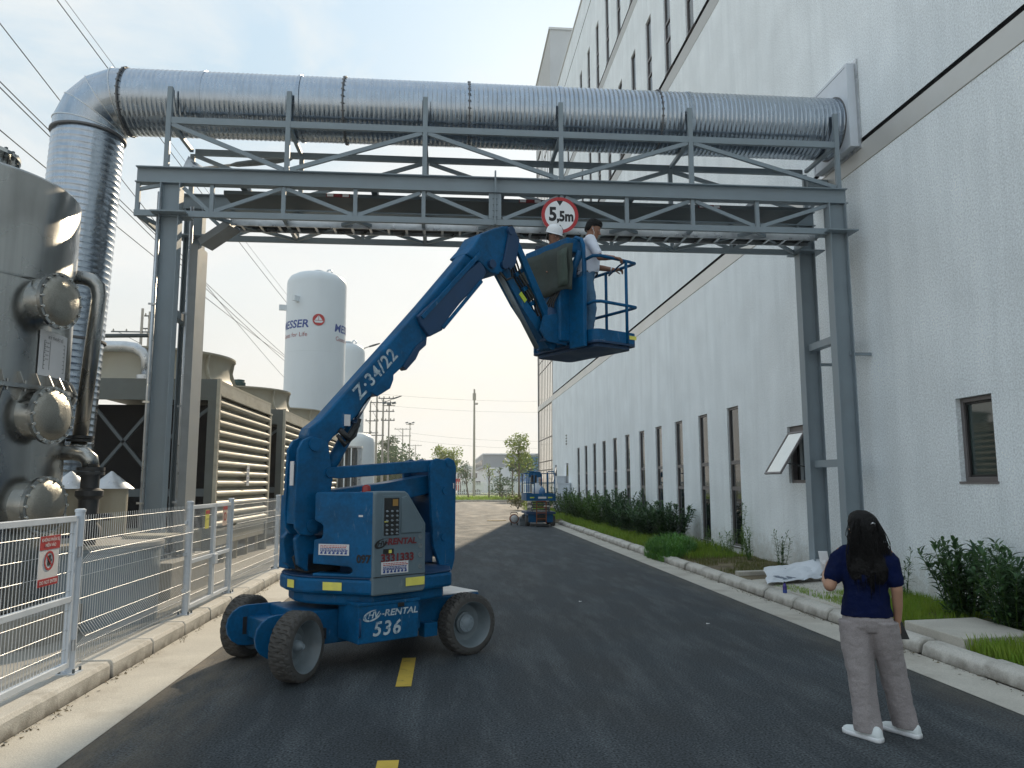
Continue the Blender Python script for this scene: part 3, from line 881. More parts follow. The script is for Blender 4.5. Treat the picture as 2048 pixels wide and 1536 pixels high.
# ================================================================== the spiral duct
dz, dy, dr = 8.07, 12.575, .53
du = thing('ventilation_duct', 'shiny spiral-seamed round metal duct crossing above the road and bending down at left', 'duct', (0, dy, dz))
def spiral_pipe(p, q, name, n=56, pitch=.075):
    p, q = V(p), V(q); L = (q - p).length
    k = int(L / pitch)
    prof = []
    for i in range(k):
        h = i * L / k
        prof += [(dr, h), (dr, h + L / k * .78), (dr + .006, h + L / k * .89)]
    prof.append((dr, L))
    return MB().lathe(prof, p, q - p, n, cap=False, flatcut=180).build(name, M['duct'], du)
xe = -5.26
joints = [xe, -1.72, .35, 3.62, 6.84]
for a, b in zip(joints, joints[1:]):
    spiral_pipe((a, dy, dz), (b, dy, dz), 'duct_section')
for i, x in enumerate(joints):
    mb = MB().ring((x, dy, dz), (1, 0, 0), dr - .01, dr + .028, .018, 56)
    if i < 4:
        for k in range(28):
            a = 2 * math.pi * k / 28
            mb.box((x, dy + math.cos(a) * (dr + .018), dz + math.sin(a) * (dr + .018)), (.05, .016, .016))
    mb.build('flange', M['duct_joint'], du)
mb = MB()
for x in (-4.1, -2.55, 1.80, 4.05):
    mb = MB().ring((x + .1, dy, dz), (1, 0, 0), dr + .004, dr + .016, .05, 56); mb.build('strap', M['duct'], du)
# segmented bend
rc = .62
cx, cz = xe, dz - rc
prev = None
cuts = [90, 78.75, 56.25, 33.75, 11.25, 0]
tilt = V(-.045, 0, 0)
def cut_ring(a, n=56):
    """ring of the mitred bend at angle a (90 = horizontal run, 0 = vertical run)"""
    ca, sa = math.cos(R(a)), math.sin(R(a))
    out = V(-ca, 0, sa)
    kk = 1.0
    c = V(cx, dy, cz) + out * rc
    if a not in (90, 0): kk = 1 / math.cos(R(11.25)); c = V(cx, dy, cz) + out * rc * kk
    return [c + out * (math.cos(2 * math.pi * j / n) * dr * kk) + V(0, 1, 0) * (math.sin(2 * math.pi * j / n) * dr) for j in range(n)]
for a, b in zip(cuts, cuts[1:]):
    MB().loft([cut_ring(a), cut_ring(b)], cap=False).build('bend_segment', M['duct'], du)
for a in cuts[1:5]:
    r1 = cut_ring(a)
    c = sum(r1, V(0, 0, 0)) / len(r1)
    d = V(math.sin(R(a)), 0, math.cos(R(a)))
    outer = [c + (p - c) * 1.016 for p in r1]
    MB().loft([[p - d * .008 for p in r1], [p - d * .008 for p in outer], [p + d * .008 for p in outer], [p + d * .008 for p in r1]], cap=False, smooth=False).build('bend_seam', M['galv'], du)
vx = cx - rc
zb = [cz, 4.05, .9]
for a, b in zip(zb, zb[1:]):
    spiral_pipe((vx - (cz - a) * .032, dy, a), (vx - (cz - b) * .032, dy, b), 'duct_section', pitch=.1)
for z in zb[:2]:
    MB().ring((vx - (cz - z) * .032, dy, z), (.03, 0, 1), dr - .01, dr + .035, .03, 56).build('flange', M['duct_joint'], du)
# boxed wall collar at the right end
mb = MB()
mb.bx(6.83, 6.995, 11.93, 11.98, 7.48, 8.98); mb.bx(6.83, 6.995, 13.2, 13.25, 7.48, 8.98)
mb.bx(6.83, 6.995, 11.98, 13.2, 8.93, 8.98); mb.bx(6.83, 6.995, 11.98, 13.2, 7.48, 7.53)
mb.bx(6.84, 6.865, 11.98, 13.2, 7.53, 8.93)
mb.build('wall_collar', M['fence'], du, .004)
MB().bx(6.97, 6.998, 11.86, 13.32, 7.42, 9.03).build('collar_flange', M['galv'], du)

# ================================================================== fence along the left kerb
FX = -3.25
PZ = .16
fn = thing('mesh_fence', 'pale grey welded mesh fence with V folds and round capped posts on the left kerb', 'fence', (FX, 9, PZ))
def post(y, parent, h=1.42, name='fence_post'):
    mb = MB().lathe([(.040, .012), (.040, h - .03), (.046, h - .03), (.046, h - .008), (.03, h)], (FX, y, PZ), (0, 0, 1), 20)
    o = mb.build(name, M['fence'], parent)
    mb = MB().box((FX, y, PZ + .006), (.16, .16, .012)); mb.build('foot_plate', M['fence'], o)
    mb = MB()
    for a in (-1, 1):
        for b in (-1, 1):
            mb.lathe([(.012, .012), (.012, .045)], (FX + a * .06, y + b * .06, PZ), (0, 0, 1), 8)
    mb.build('bolts', M['steel_dark'], o)
    mb = MB()
    for z in (.3, .75, 1.15): mb.box((FX - .02, y, PZ + z), (.03, .14, .04))
    mb.build('clips', M['fence'], o)
    return o
for y in (7.30, 10.32, 12.25, 15.6, 18.6, 21.6, 24.6): post(y, fn)
def wire_panel(y0, y1, parent, z0=.07, z1=1.36, folds=((.30, .075), (1.03, .075)), step=.05, hz=None):
    mb = MB()
    path = []
    zs = [z0]
    for c, d in folds: zs += [c - .10, c, c + .10]
    zs.append(z1)
    offs = [0.0] * len(zs)
    for i, (c, d) in enumerate(folds): offs[2 + i * 3] = d
    y = y0 + .03
    while y < y1 - .02:
        mb.tube([(FX + o, y, PZ + z) for z, o in zip(zs, offs)], .0027, 4, cap=False)
        y += step
    rows = [z0 + .02] + [q for c, d in folds for q in (c - .10, c, c + .10)] + [.62, .82, z1 - .05]
    for z in rows:
        o = 0.0
        for c, d in folds:
            if abs(z - c) < 1e-6: o = d
        mb.tube([(FX + o + .004, y0 + .03, PZ + z), (FX + o + .004, y1 - .03, PZ + z)], .0034, 4, cap=False)
    return mb.build('wire_mesh', M['wire'], parent, kind='stuff')
wire_panel(7.34, 10.28, fn)
wire_panel(12.29, 15.56, fn)
for a in (15.6, 18.6, 21.6): wire_panel(a + .04, a + 2.96, fn, step=.07)

def gate(name, y0, y1, label, midz=.62, mullion=None):
    gt = thing(name, label, 'gate', (FX, (y0 + y1) / 2, PZ))
    t = .05
    leaves = [(y0, y1)] if mullion is None else [(y0, mullion - .004), (mullion + .004, y1)]
    for a, b in leaves:
        mb = MB()
        mb.bx(FX - t / 2, FX + t / 2, a, a + t, PZ + .06, PZ + 1.36); mb.bx(FX - t / 2, FX + t / 2, b - t, b, PZ + .06, PZ + 1.36)
        mb.bx(FX - t / 2, FX + t / 2, a + t, b - t, PZ + 1.31, PZ + 1.36); mb.bx(FX - t / 2, FX + t / 2, a + t, b - t, PZ + .06, PZ + .11)
        mb.bx(FX - t / 2, FX + t / 2, a + t, b - t, PZ + midz, PZ + midz + .05)
        f = mb.build('gate_frame', M['fence'], gt, .004)
        mb = MB()
        y = a + t + .03
        while y < b - t:
            mb.tube([(FX, y, PZ + .10), (FX, y, PZ + 1.31)], .0032, 4, cap=False); y += .05
        for k in range(7):
            z = .22 + k * .165
            mb.tube([(FX + .005, a + t, PZ + z), (FX + .005, b - t, PZ + z)], .0032, 4, cap=False)
        mb.build('wire_infill', M['wire'], f, kind='stuff')
    return gt
g1 = gate('double_gate', 4.35, 7.24, 'wide white mesh gate with a red and white do not enter sign nearest the camera', mullion=5.75)
mb = MB().bx(FX - .03, FX + .06, 5.69, 5.83, PZ + .50, PZ + .66); lk = mb.build('gate_lock', M['fence'], g1, .008)
MB().tube([(FX + .06, 5.76, PZ + .60), (FX + .10, 5.76, PZ + .60), (FX + .10, 5.66, PZ + .60)], .009, 8).build('handle', M['fence'], lk)
for z in (.2, 1.0):
    MB().lathe([(.018, 0), (.018, .09)], (FX + .035, 7.26, PZ + z), (0, 0, 1), 10).build('hinge', M['galv'], g1)
g2 = gate('small_gate', 10.37, 12.21, 'narrow white mesh gate with small yellow and red notices beside the louvred unit', mullion=11.38)
MB().bx(FX - .03, FX + .06, 11.32, 11.45, PZ + .52, PZ + .66).build('gate_lock', M['fence'], g2, .008)
post(4.3, g1, name='gate_post'); 

def board(name, label, c, ex, ey, w, h, m, depth=.004):
    ex, ey = V(ex).normalized(), V(ey).normalized()
    o = MB().box(c, (w, h, depth), ex, ey).build(name, m)
    return o
# DO NOT ENTER notice
sg = thing('warning_sign', 'square red and white do not enter sign with crossed-out hand on the near gate', 'sign', (FX, 6.75, PZ + 1))
sx = FX + .035
EX, EZ = V(0, 1, 0), V(0, 0, 1)
def on(y, z, lift=0): return V(sx + .004 + lift, y, z)
syc, szc = 6.72, PZ + 1.02
MB().box((sx, syc, szc), (.32, .40, .006), EX, EZ).build('sign_plate', M['paper'], sg)
MB().box((sx + .005, syc, szc + .145), (.32, .11, .003), EX, EZ).build('red_band', M['red'], sg)
MB().box((sx + .005, syc, szc - .17), (.32, .06, .003), EX, EZ).build('red_band', M['red'], sg)
MB().ring((sx + .006, syc, szc), (1, 0, 0), .062, .078, .003, 32).build('prohibition_ring', M['red'], sg)
MB().bar((sx + .0065, syc - .045, szc + .045), (sx + .0065, syc + .045, szc - .045), .012, .002, (1, 0, 0)).build('prohibition_bar', M['red'], sg)
hm = MB(); hm.lathe([(.026, 0), (.026, .002)], (sx + .0035, syc, szc - .018), (1, 0, 0), 14)
for k in range(4): hm.box((sx + .0045, syc - .021 + k * .014, szc + .02), (.010, .045, .002), EX, EZ)
hm.box((sx + .0045, syc + .033, szc - .005), (.01, .034, .002), (0, .8, -.6), (0, .6, .8))
hm.build('hand_symbol', M['ink'], sg)
text('KHÔNG PHẬN SỰ', .036, (sx + .007, syc, szc + .168), EX, EZ, M['paper'], sg, bold=.0008)
text('MIỄN VÀO', .036, (sx + .007, syc, szc + .124), EX, EZ, M['paper'], sg, bold=.0008)
text('DO NOT ENTER', .038, (sx + .007, syc, szc - .17), EX, EZ, M['paper'], sg, bold=.0008)
sg = thing('warning_sign', 'small faded red and white no entry notice on the far leaf of the narrow gate', 'sign', (FX, 11.85, PZ + 1))
MB().box((sx, 11.8, PZ + 1.17), (.22, .28, .005), EX, EZ).build('sign_plate', mat('faded_notice', (.62, .48, .40), .6, var=.1), sg)
MB().box((sx + .004, 11.8, PZ + 1.285), (.22, .05, .002), EX, EZ).build('red_band', M['red'], sg)
MB().ring((sx + .005, 11.8, PZ + 1.16), (1, 0, 0), .045, .06, .003, 24).build('prohibition_ring', M['red'], sg)
sg = thing('warning_sign', 'small yellow caution notice on the near leaf of the narrow gate', 'sign', (FX, 10.9, PZ + 1.1))
MB().box((sx, 10.95, PZ + 1.16), (.17, .25, .005), EX, EZ).build('sign_plate', M['yellow'], sg)
MB().box((sx + .004, 10.95, PZ + 1.255), (.17, .05, .002), EX, EZ).build('red_band', M['red'], sg)
text('CAUTION', .03, (sx + .006, 10.95, PZ + 1.16), EX, EZ, M['ink'], sg)

# ================================================================== stainless scrubber tower
tx, ty_, tr = -5.68, 9.0, 1.32
sc = thing('scrubber_tower', 'big brushed stainless steel tower with three bolted round manholes at far left', 'tower', (tx, ty_, PZ))
def tower_part(z0, z1, name): return MB().lathe([(tr, z0), (tr, z1)], (tx, ty_, 0), (0, 0, 1), 96, cap=False).build(name, M['stainless'], sc)
tower_part(.5, 2.86, 'lower_shell'); 
MB().lathe([(tr, 2.86), (tr, 5.12), (tr - .03, 5.16), (.9, 5.24), (.4, 5.30), (.001, 5.31)], (tx, ty_, 0), (0, 0, 1), 96).build('upper_shell', M['stainless'], sc)
nx_, ny2 = tx + .52, ty_ - .52
MB().lathe([(.36, 5.1), (.36, 5.34), (.45, 5.34), (.45, 5.38), (.34, 5.38)], (nx_, ny2, 0), (0, 0, 1), 64).build('neck', M['inox_bright'], sc)
mb = MB()
for k in range(24):
    a = 2 * math.pi * k / 24
    mb.box((nx_ + math.cos(a) * .42, ny2 + math.sin(a) * .42, 5.36), (.025, .025, .10), (math.cos(a), math.sin(a), 0))
mb.build('neck_bolts', M['steel_dark'], sc, kind='stuff')
MB().lathe([(tr, 2.80), (tr + .075, 2.80), (tr + .075, 2.845), (tr, 2.845)], (tx, ty_, 0), (0, 0, 1), 96, cap=False).build('girth_flange', M['stainless'], sc)
gs = None
for k in range(44):
    a = 2 * math.pi * k / 44
    c = V(tx + math.cos(a) * (tr + .035), ty_ + math.sin(a) * (tr + .035), 2.825)
    er = V(math.cos(a), math.sin(a), 0); et = V(-math.sin(a), math.cos(a), 0)
    if -2.3 < ((a + math.pi) % (2 * math.pi)) - math.pi < 1.3:
        mb = MB()
        mb.prism([(-.036, 0), (.065, 0), (.0, .13), (-.036, .13)], c + V(0, 0, .022) - et * .006, er, V(0, 0, 1), .012)
        mb.prism([(-.036, 0), (-.036, -.13), (.0, -.13), (.065, 0)], c - V(0, 0, .022) - et * .006, er, V(0, 0, 1), .012)
        mb.lathe([(.016, -.06), (.016, .06)], c + er * .005 + et * .05, (0, 0, 1), 6)
        mb.build('flange_gusset', M['stainless'], sc)
MB().lathe([(tr + .004, 3.98), (tr + .008, 4.0), (tr + .004, 4.02)], (tx, ty_, 0), (0, 0, 1), 96, cap=False).build('weld_seam', M['stainless'], sc)
MB().lathe([(tr + .35, .16), (tr + .35, .47), (tr - .1, .47)], (tx, ty_, 0), (0, 0, 1), 64).build('plinth', M['pavement'], sc)
def manhole(az, z, rr=.262):
    d = V(math.cos(az), math.sin(az), 0)
    o = V(tx, ty_, z) + d * (tr - .13)
    neck = MB().lathe([(rr, 0), (rr, .30)], o, d, 48, cap=False).build('manhole_neck', M['inox_bright'], sc)
    MB().lathe([(rr + .05, .30), (rr + .05, .318), (rr + .05, .322), (rr + .05, .34), (rr - .01, .34)], o, d, 48).build('manhole_flange', M['stainless'], neck)
    MB().lathe([(rr + .008, .34), (rr, .355), (rr * .82, .385), (rr * .5, .41), (.001, .42)], o, d, 48, flatcut=60).build('manhole_cover', M['dome'], neck)
    x, y, _ = frame(d)
    mb = MB()
    for k in range(16):
        a = 2 * math.pi * k / 16
        p = o + (x * math.cos(a) + y * math.sin(a)) * (rr + .028)
        mb.lathe([(.010, .27), (.010, .37)], p, d, 6)
        mb.lathe([(.018, .34), (.018, .356)], p, d, 6)
    mb.build('manhole_bolts', M['inox_bright'], neck, kind='stuff')
M['dome'] = mat('pitted_stainless_dome', (.30, .29, .255), .38, metal=.9, var=.15, scale=6, bump=.35, bscale=120, speck=.2, sscale=120)
for z, az in ((3.78, -14), (2.53, -14), (1.57, -14)): manhole(R(az), z)
# the rating plate
a0, zt, zb_ = R(-4), 3.47, 2.97
mb = MB()
n = 10; wv = .20
pts = []
for i in range(n + 1):
    a = a0 - wv + 2 * wv * i / n
    for z in (zb_, zt): pts.append((tx + (tr + .012) * math.cos(a), ty_ + (tr + .012) * math.sin(a), z))
mb.add(pts, [(2 * i, 2 * i + 2, 2 * i + 3, 2 * i + 1) for i in range(n)])
pl = mb.build('rating_plate', M['paper'], sc)
mb = MB()
for k in range(8):
    z = zt - .11 - k * .045
    mb.add([(tx + (tr + .016) * math.cos(a0 + u), ty_ + (tr + .016) * math.sin(a0 + u), z + dzz) for u, dzz in ((-.15, 0), (.15, 0), (.15, .005), (-.15, .005))], [(0, 1, 2, 3)])
for u0 in (-.15, -.08, .147):
    mb.add([(tx + (tr + .016) * math.cos(a0 + u), ty_ + (tr + .016) * math.sin(a0 + u), z) for u, z in ((u0, zt - .425), (u0 + .004, zt - .425), (u0 + .004, zt - .105), (u0, zt - .105))], [(0, 1, 2, 3)])
mb.build('plate_ruling', M['ink'], pl)
text('KỸ THUẬT SỐ', .045, (0, 0, zt - .07), None, None, M['ink'], pl, wrap=(tx, ty_, tr + .014, a0))
for k in range(5):
    text(('Model', 'Airflow', 'Power', 'Date', 'Serial')[k], .026, (0, 0, zt - .132 - k * .045), None, None, M['ink'], pl, wrap=(tx, ty_, tr + .014, a0 - .115))
# overflow pipe from the tower down to the floor
pp = thing('drain_pipe', 'stainless drain pipe bending down beside the tower to a black flange', 'pipe', (-4.1, 9.6, 1))
MB().tube([(-4.62, 9.55, 4.30), (-4.42, 9.6, 4.30), (-4.33, 9.62, 4.27), (-4.27, 9.64, 4.2), (-4.25, 9.65, 4.08), (-4.36, 9.65, 2.33)], .085, 16).build('pipe', M['stainless'], pp)
for z in (2.3, 2.34): MB().lathe([(.15, 0), (.15, .028)], (-4.36, 9.65, z), (0, 0, 1), 24).build('flange', M['black_iron'], pp)
pp = thing('return_pipe', 'short stainless elbow pipe joining the tower to a black valve below', 'pipe', (-4.0, 9.4, 1.5))
MB().tube([(-4.8, 9.35, 2.16), (-4.3, 9.4, 2.16), (-4.20, 9.41, 2.14), (-4.13, 9.42, 2.08), (-4.11, 9.42, 1.98)], .09, 16).build('pipe', M['stainless'], pp)
MB().lathe([(.15, 0), (.15, .04)], (-4.11, 9.42, 1.95), (0, 0, 1), 24).build('flange', M['black_iron'], pp)
MB().tube([(-4.36, 9.65, 2.3), (-4.38, 9.6, 2.16)], .09, 14).build('pipe', M['stainless'], pp)
vv = thing('butterfly_valve', 'black cast iron valve standing between the two hatted tanks', 'valve', (-4.11, 9.42, 1.2))
MB().lathe([(.15, 1.90), (.15, 1.94), (.10, 1.90), (.10, 1.75), (.15, 1.72), (.15, 1.66), (.11, 1.62), (.11, 1.35), (.15, 1.3), (.15, 1.2), (.10, 1.16), (.10, .5)][::-1], (-4.11, 9.42, 0), (0, 0, 1), 20).build('valve_body', M['black_iron'], vv)
MB().bx(-4.0, -3.85, 9.38, 9.46, 1.38, 1.46).build('valve_actuator', M['black_iron'], vv)

# the two hatted pump hoods
def hat_pump(x, y, label):
    hp = thing('covered_pump', label, 'pump', (x, y, .16), 'hatted pumps behind the fence')
    MB().lathe([(.215, 1.12), (.215, 1.74)], (x, y, 0), (0, 0, 1), 40, cap=False).build('hood', M['beige_grp'], hp)
    MB().lathe([(.285, 1.74), (.29, 1.735), (.01, 1.97)], (x, y, 0), (0, 0, 1), 40).build('conical_hat', M['galv'], hp)
    MB().lathe([(.205, .6), (.205, 1.12)], (x, y, 0), (0, 0, 1), 40).build('motor', M['blue_motor'], hp)
    mb = MB()
    for k in range(24):
        a = 2 * math.pi * k / 24
        mb.box((x + math.cos(a) * .22, y + math.sin(a) * .22, .86), (.04, .012, .46), (math.cos(a), math.sin(a), 0))
    mb.build('cooling_fins', M['blue_motor'], hp)
    MB().bx(x - .3, x + .3, y - .3, y + .3, .16, .6).build('pump_plinth', M['pavement'], hp)
    MB().bx(x + .2, x + .32, y - .08, y + .08, .9, 1.04).build('terminal_box', M['blue_motor'], hp, .01)
hat_pump(-4.50, 10.95, 'beige pump hood with a silver conical hat to the right of the black valve')
hat_pump(-5.05, 11.0, 'beige pump hood with a silver conical hat half hidden behind the black valve')

# grey recirculation tank with flat lid behind the fence
tk = thing('grey_tank', 'squat grey cylindrical tank with a pale lid just behind the mesh fence', 'tank', (-4.3, 10.05, .16))
MB().lathe([(.80, .16), (.80, 1.02), (.82, 1.02), (.82, 1.06)], (-4.32, 10.0, 0), (0, 0, 1), 64).build('shell', M['steel'], tk)
MB().lathe([(.84, 1.06), (.84, 1.10)], (-4.32, 10.0, 0), (0, 0, 1), 64).build('lid', M['pavement'], tk)
MB().bx(-4.1, -3.55, 10.4, 10.95, 1.104, 1.14).build('hatch', M['louvre'], tk)

# concrete plinth of the left columns
MBp = MB().bx(-4.75, -3.85, 11.55, 13.6, .15, .676)
tag(MBp.build('column_plinth', M['pavement'], None, .01), 'low concrete plinth under the left steel columns', 'plinth')

# ================================================================== cooling towers
def cooling_tower(y0, label, near=True):
    X0, X1, L = -8.1, -4.5, 4.75
    zt, zb2 = 3.86, .92
    ctw = thing('cooling_tower', label, 'cooling tower', (-6.3, y0 + L / 2, PZ), 'cooling towers with louvred sides')
    cs = M['steel'] if near else M['steel']
    fr = M['frame_zinc']
    # frame
    for (x, y) in ((X1 - .09, y0 + .09), (X1 - .09, y0 + L - .09), (X0 + .09, y0 + .09), (X0 + .09, y0 + L - .09)):
        MB().bx(x - .09, x + .09, y - .09, y + .09, .16, zt - .42).build('corner_post', fr, ctw, .004)
    mb = MB(); mb.bx(X0, X1, y0, y0 + .05, zt - .42, zt); o = mb.build('head_panel', fr, ctw)
    mb = MB()
    for k in range(22): mb.bx(X1 - .2 - k * .16, X1 - .18 - k * .16, y0 - .006, y0 - .001, zt - .22, zt - .20)
    mb.build('bolt_row', M['steel_dark'], o)
    MB().bx(X0, X1, y0 + L - .05, y0 + L, zt - .42, zt).build('head_panel', fr, ctw)
    MB().bx(X0, X1, y0 + .051, y0 + L - .051, zt - .06, zt - .003).build('deck', M['beige_grp'], ctw)
    MB().bx(X1 - .05, X1 - .003, y0 + .051, y0 + L - .051, zt - .30, zt - .002).build('head_panel', M['louvre'], ctw)
    # fill pack, near-black to paint in the unlit inside
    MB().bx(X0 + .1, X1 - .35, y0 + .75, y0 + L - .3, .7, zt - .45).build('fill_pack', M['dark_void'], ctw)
    # front bracing
    for x in (-7.0, -5.75):
        MB().bx(x - .06, x + .06, y0 + .06, y0 + .18, .92, zt - .42).build('mid_post', M['steel_dark'], ctw)
    MB().bx(X0 + .18, X1 - .18, y0 + .07, y0 + .17, 1.55, 1.70).build('cross_rail', M['steel_dark'], ctw)
    for a, b in (((-7.0, 1.75), (-5.8, 3.3)), ((-5.7, 2.5), (-4.7, 3.3)), ((-5.7, 1.0), (-5.0, 1.5)), ((-6.9, 3.3), (-5.8, 2.0))):
        MB().bar((a[0], y0 + .2, a[1]), (b[0], y0 + .2, b[1]), .06, .05, (0, 1, 0)).build('brace', M['steel_dark'], ctw)
    # louvred side, one slat at a time
    src = None
    ns = 13
    dzz = (zt - .33 - zb2) / ns
    for k in range(ns):
        z = zb2 + k * dzz
        if src is None:
            mb = MB()
            mb.prism([(-.09, 0), (.045, .04), (.06, .075), (.05, .105), (-.02, .15), (-.09, dzz + .02)], (X1 - .01, y0 + L - .24, z), (1, 0, 0), (0, 0, 1), L - .36)
            src = mb.build('louvre_slat', M['louvre'], ctw)
        else: dup(src, ctw, (0, 0, k * dzz))
    MB().bx(X1 - .02, X1 + .03, y0 + L - .21, y0 + L - .03, zb2, zt - .31).build('side_trim', M['louvre'], ctw)
    MB().bx(X1 - .02, X1 + .045, y0 - .004, y0 + .09, zb2 - .1, zt + .01).build('side_trim', M['louvre'], ctw)
    MB().bx(X1 - .03, X1 + .05, y0 + .09, y0 + L - .03, zt - .32, zt - .28).build('drip_edge', M['louvre'], ctw)
    # basin and legs
    MB().bx(X0, X1 - .03, y0 + .2, y0 + L - .1, .55, .90).build('basin', M['beige_grp'], ctw, .02)
    MB().bx(X0, X1 + .02, y0 + .1, y0 + L - .02, .86, .915).build('basin_rim', M['louvre'], ctw)
    mb = MB()
    for k in range(20): mb.bx(X1 - .031, X1 - .026, y0 + .35 + k * .21, y0 + .38 + k * .21, .70, .72)
    mb.build('bolt_row', M['steel_dark'], ctw)
    for k in range(5):
        MB().bx(X1 - .16, X1 - .1, y0 + .4 + k * .95, y0 + .46 + k * .95, .16, .55).build('leg', M['louvre'], ctw)
    # fan stack
    fx, fy = -6.35, y0 + L / 2 - .5
    MB().lathe([(1.72, zt), (1.60, zt + .10), (1.52, zt + .28), (1.50, zt + .5), (1.54, zt + .62), (1.62, zt + .66), (1.62, zt + .70), (1.56, zt + .7)], (fx, fy, 0), (0, 0, 1), 64, cap=False, flatcut=50).build('fan_stack', M['beige_grp'], ctw)
    for k in range(8):
        a = 2 * math.pi * k / 8 + .25
        er = V(math.cos(a), math.sin(a), 0); et = V(-math.sin(a), math.cos(a), 0)
        MB().prism([(0, 0), (.30, 0), (.13, .18), (.06, .4), (.1, .66), (0, .66)], V(fx, fy, zt) + er * 1.5 - et * .02, er, V(0, 0, 1), .04).build('stack_rib', M['louvre'], ctw)
    for s in (-.2, .2):
        MB().bar((fx - 1.5, fy + s, zt + .6), (fx + 1.5, fy + s, zt + .6), .06, .10).build('motor_beam', M['steel_dark'], ctw)
    MB().lathe([(.17, zt + .66), (.19, zt + .7), (.19, zt + .98), (.16, zt + 1.0), (.16, zt + 1.06), (.05, zt + 1.08)], (fx + .1, fy, 0), (0, 0, 1), 24).build('fan_motor', mat('dark_green_motor', (.02, .06, .06), .5), ctw)
    for k in range(4):
        a = k * math.pi / 2 + .5
        MB().bar((fx + .15 * math.cos(a), fy + .15 * math.sin(a), zt + .45), (fx + 1.45 * math.cos(a), fy + 1.45 * math.sin(a), zt + .5), .3, .03).build('fan_blade', M['steel_dark'], ctw)
    # small white notice on the louvres
    o = MB().bx(X1 + .055, X1 + .06, y0 + 2.28, y0 + 2.52, 1.75, 2.2).build('notice', M['paper'], ctw)
    mb = MB()
    for k in range(4): mb.bx(X1 + .061, X1 + .063, y0 + 2.33, y0 + 2.47, 1.83 + k * .09, 1.845 + k * .09)
    mb.build('notice_print', M['ink_blue'], o)
    return ctw
M['frame_zinc'] = mat('weathered_zinc_frame', (.12, .135, .13), .5, metal=.25, var=.15, scale=3, c2=(.11, .115, .10), cut=(.45, .7))
cooling_tower(15.62, 'nearest cream louvred cooling tower with a dark open front behind the steel columns')
cooling_tower(21.95, 'second cream louvred cooling tower partly hidden behind the blue boom')
cooling_tower(28.2, 'farthest cream louvred cooling tower hidden mostly behind the lift turret')
# water pipe into the top of the near cooling tower
pp = thing('water_pipe', 'galvanised water pipe elbowing down onto the top of the near cooling tower', 'pipe', (-6.6, 15.9, 4))
MB().tube([(-9, 15.95, 4.55), (-6.45, 15.95, 4.55), (-6.25, 15.95, 4.52), (-6.1, 15.95, 4.43), (-6.02, 15.95, 4.3), (-6.0, 15.95, 3.95)], .11, 16).build('pipe', M['galv'], pp)
MB().lathe([(.2, 0), (.2, .04), (.2, .05), (.2, .09)], (-6.0, 15.95, 3.87), (0, 0, 1), 24).build('flange', M['galv'], pp)
pp = thing('spray_pipe', 'thin purple-grey pipe reaching the fan motor of the near cooling tower', 'pipe', (-7.5, 17, 4.9))
MB().tube([(-9, 16.6, 4.84), (-6.4, 17.0, 4.98)], .045, 10).build('pipe', M['steel_dark'], pp)
# ================================================================== the blue articulated boom lift
LA = R(37)
T1, T2, KP = V(math.cos(LA), math.sin(LA), 0), V(-math.sin(LA), math.cos(LA), 0), V(-.68, 7.6, 0)
def LP(a, b, z): return KP + T1 * a + T2 * b + V(0, 0, z)
EZ = V(0, 0, 1)
BL, BD = M['blue'], M['blue_dark']
lift = thing('boom_lift', 'large blue articulated boom lift with its boom raised to the pipe bridge', 'boom lift', (-.9, 8.55, 0))
CA = R(33)
C1, C2, CC = V(math.cos(CA), math.sin(CA), 0), V(-math.sin(CA), math.cos(CA), 0), V(-.9, 8.55, 0)
def CP(a, b, z): return CC + C1 * a + C2 * b + V(0, 0, z)
def cbox(a0, a1, b0, b1, z0, z1, mb=None):
    return (mb or MB()).box(CP((a0 + a1) / 2, (b0 + b1) / 2, (z0 + z1) / 2), (a1 - a0, b1 - b0, z1 - z0), C1, C2)
def lbox(a0, a1, b0, b1, z0, z1, mb=None):
    return (mb or MB()).box(LP((a0 + a1) / 2, (b0 + b1) / 2, (z0 + z1) / 2), (a1 - a0, b1 - b0, z1 - z0), T1, T2)
def side_prism(poly, b0, b1, name, m, parent=lift, bevel=.008):
    """outline in (along, height) extruded from b0 to b1 across the machine"""
    return MB().prism(poly, LP(0, b1, 0), T1, EZ, b1 - b0).build(name, m, parent, bevel)
# chassis
ch = cbox(-.82, .72, -.40, .40, .24, .565).build('chassis', BL, lift, .015)
cbox(.30, 1.22, -.50, .50, .33, .60).build('drive_end', BL, lift, .02)
cbox(.31, 1.21, -.49, .49, .602, .612).build('sheen_plate', mat('sky_sheen_plate', (.50, .53, .55), .4, var=.15, scale=5, c2=(.2, .3, .38), cut=(.5, .7)), lift)  # pale sheet: sky sheen on the blue top put into its colour
cbox(.62, .80, -.20, -.02, .613, .628).build('hatch_cover', M['rim'], lift, .004)
cbox(.80, 1.06, -.545, .545, .22, .42).build('drive_axle', BD, lift, .01)
cbox(-1.05, -.83, -.50, .50, .26, .46).build('steer_axle', BL, lift, .01)
for s in (-1, 1):
    pts = []
    for k in range(9):
        a = math.pi / 2 + math.pi * k / 8
        pts.append((-1.06 + .20 * math.cos(a), .37 + .20 * math.sin(a)))
    pts += [(-.78, .17), (-.70, .30), (-.70, .57)]
    b = s * .40
    MB().prism(pts, CP(0, b + .02, 0), C1, EZ, .04).build('axle_plate', BL, lift, .006)
    sl = MB(); sl.box(CP(-1.08, b - s * .0 - .024, .37), (.04, .004, .17), C1, C2); sl.build('plate_slot', M['black'], lift)
cbox(-.44, .22, -.86, -.42, .29, .665).build('battery_box', BL, lift, .012)
cbox(-.45, .23, -.87, -.42, .64, .672).build('battery_lid', BL, lift, .006)
cbox(-.02, .05, -.875, -.86, .60, .64).build('lid_latch', M['black'], lift, .006)
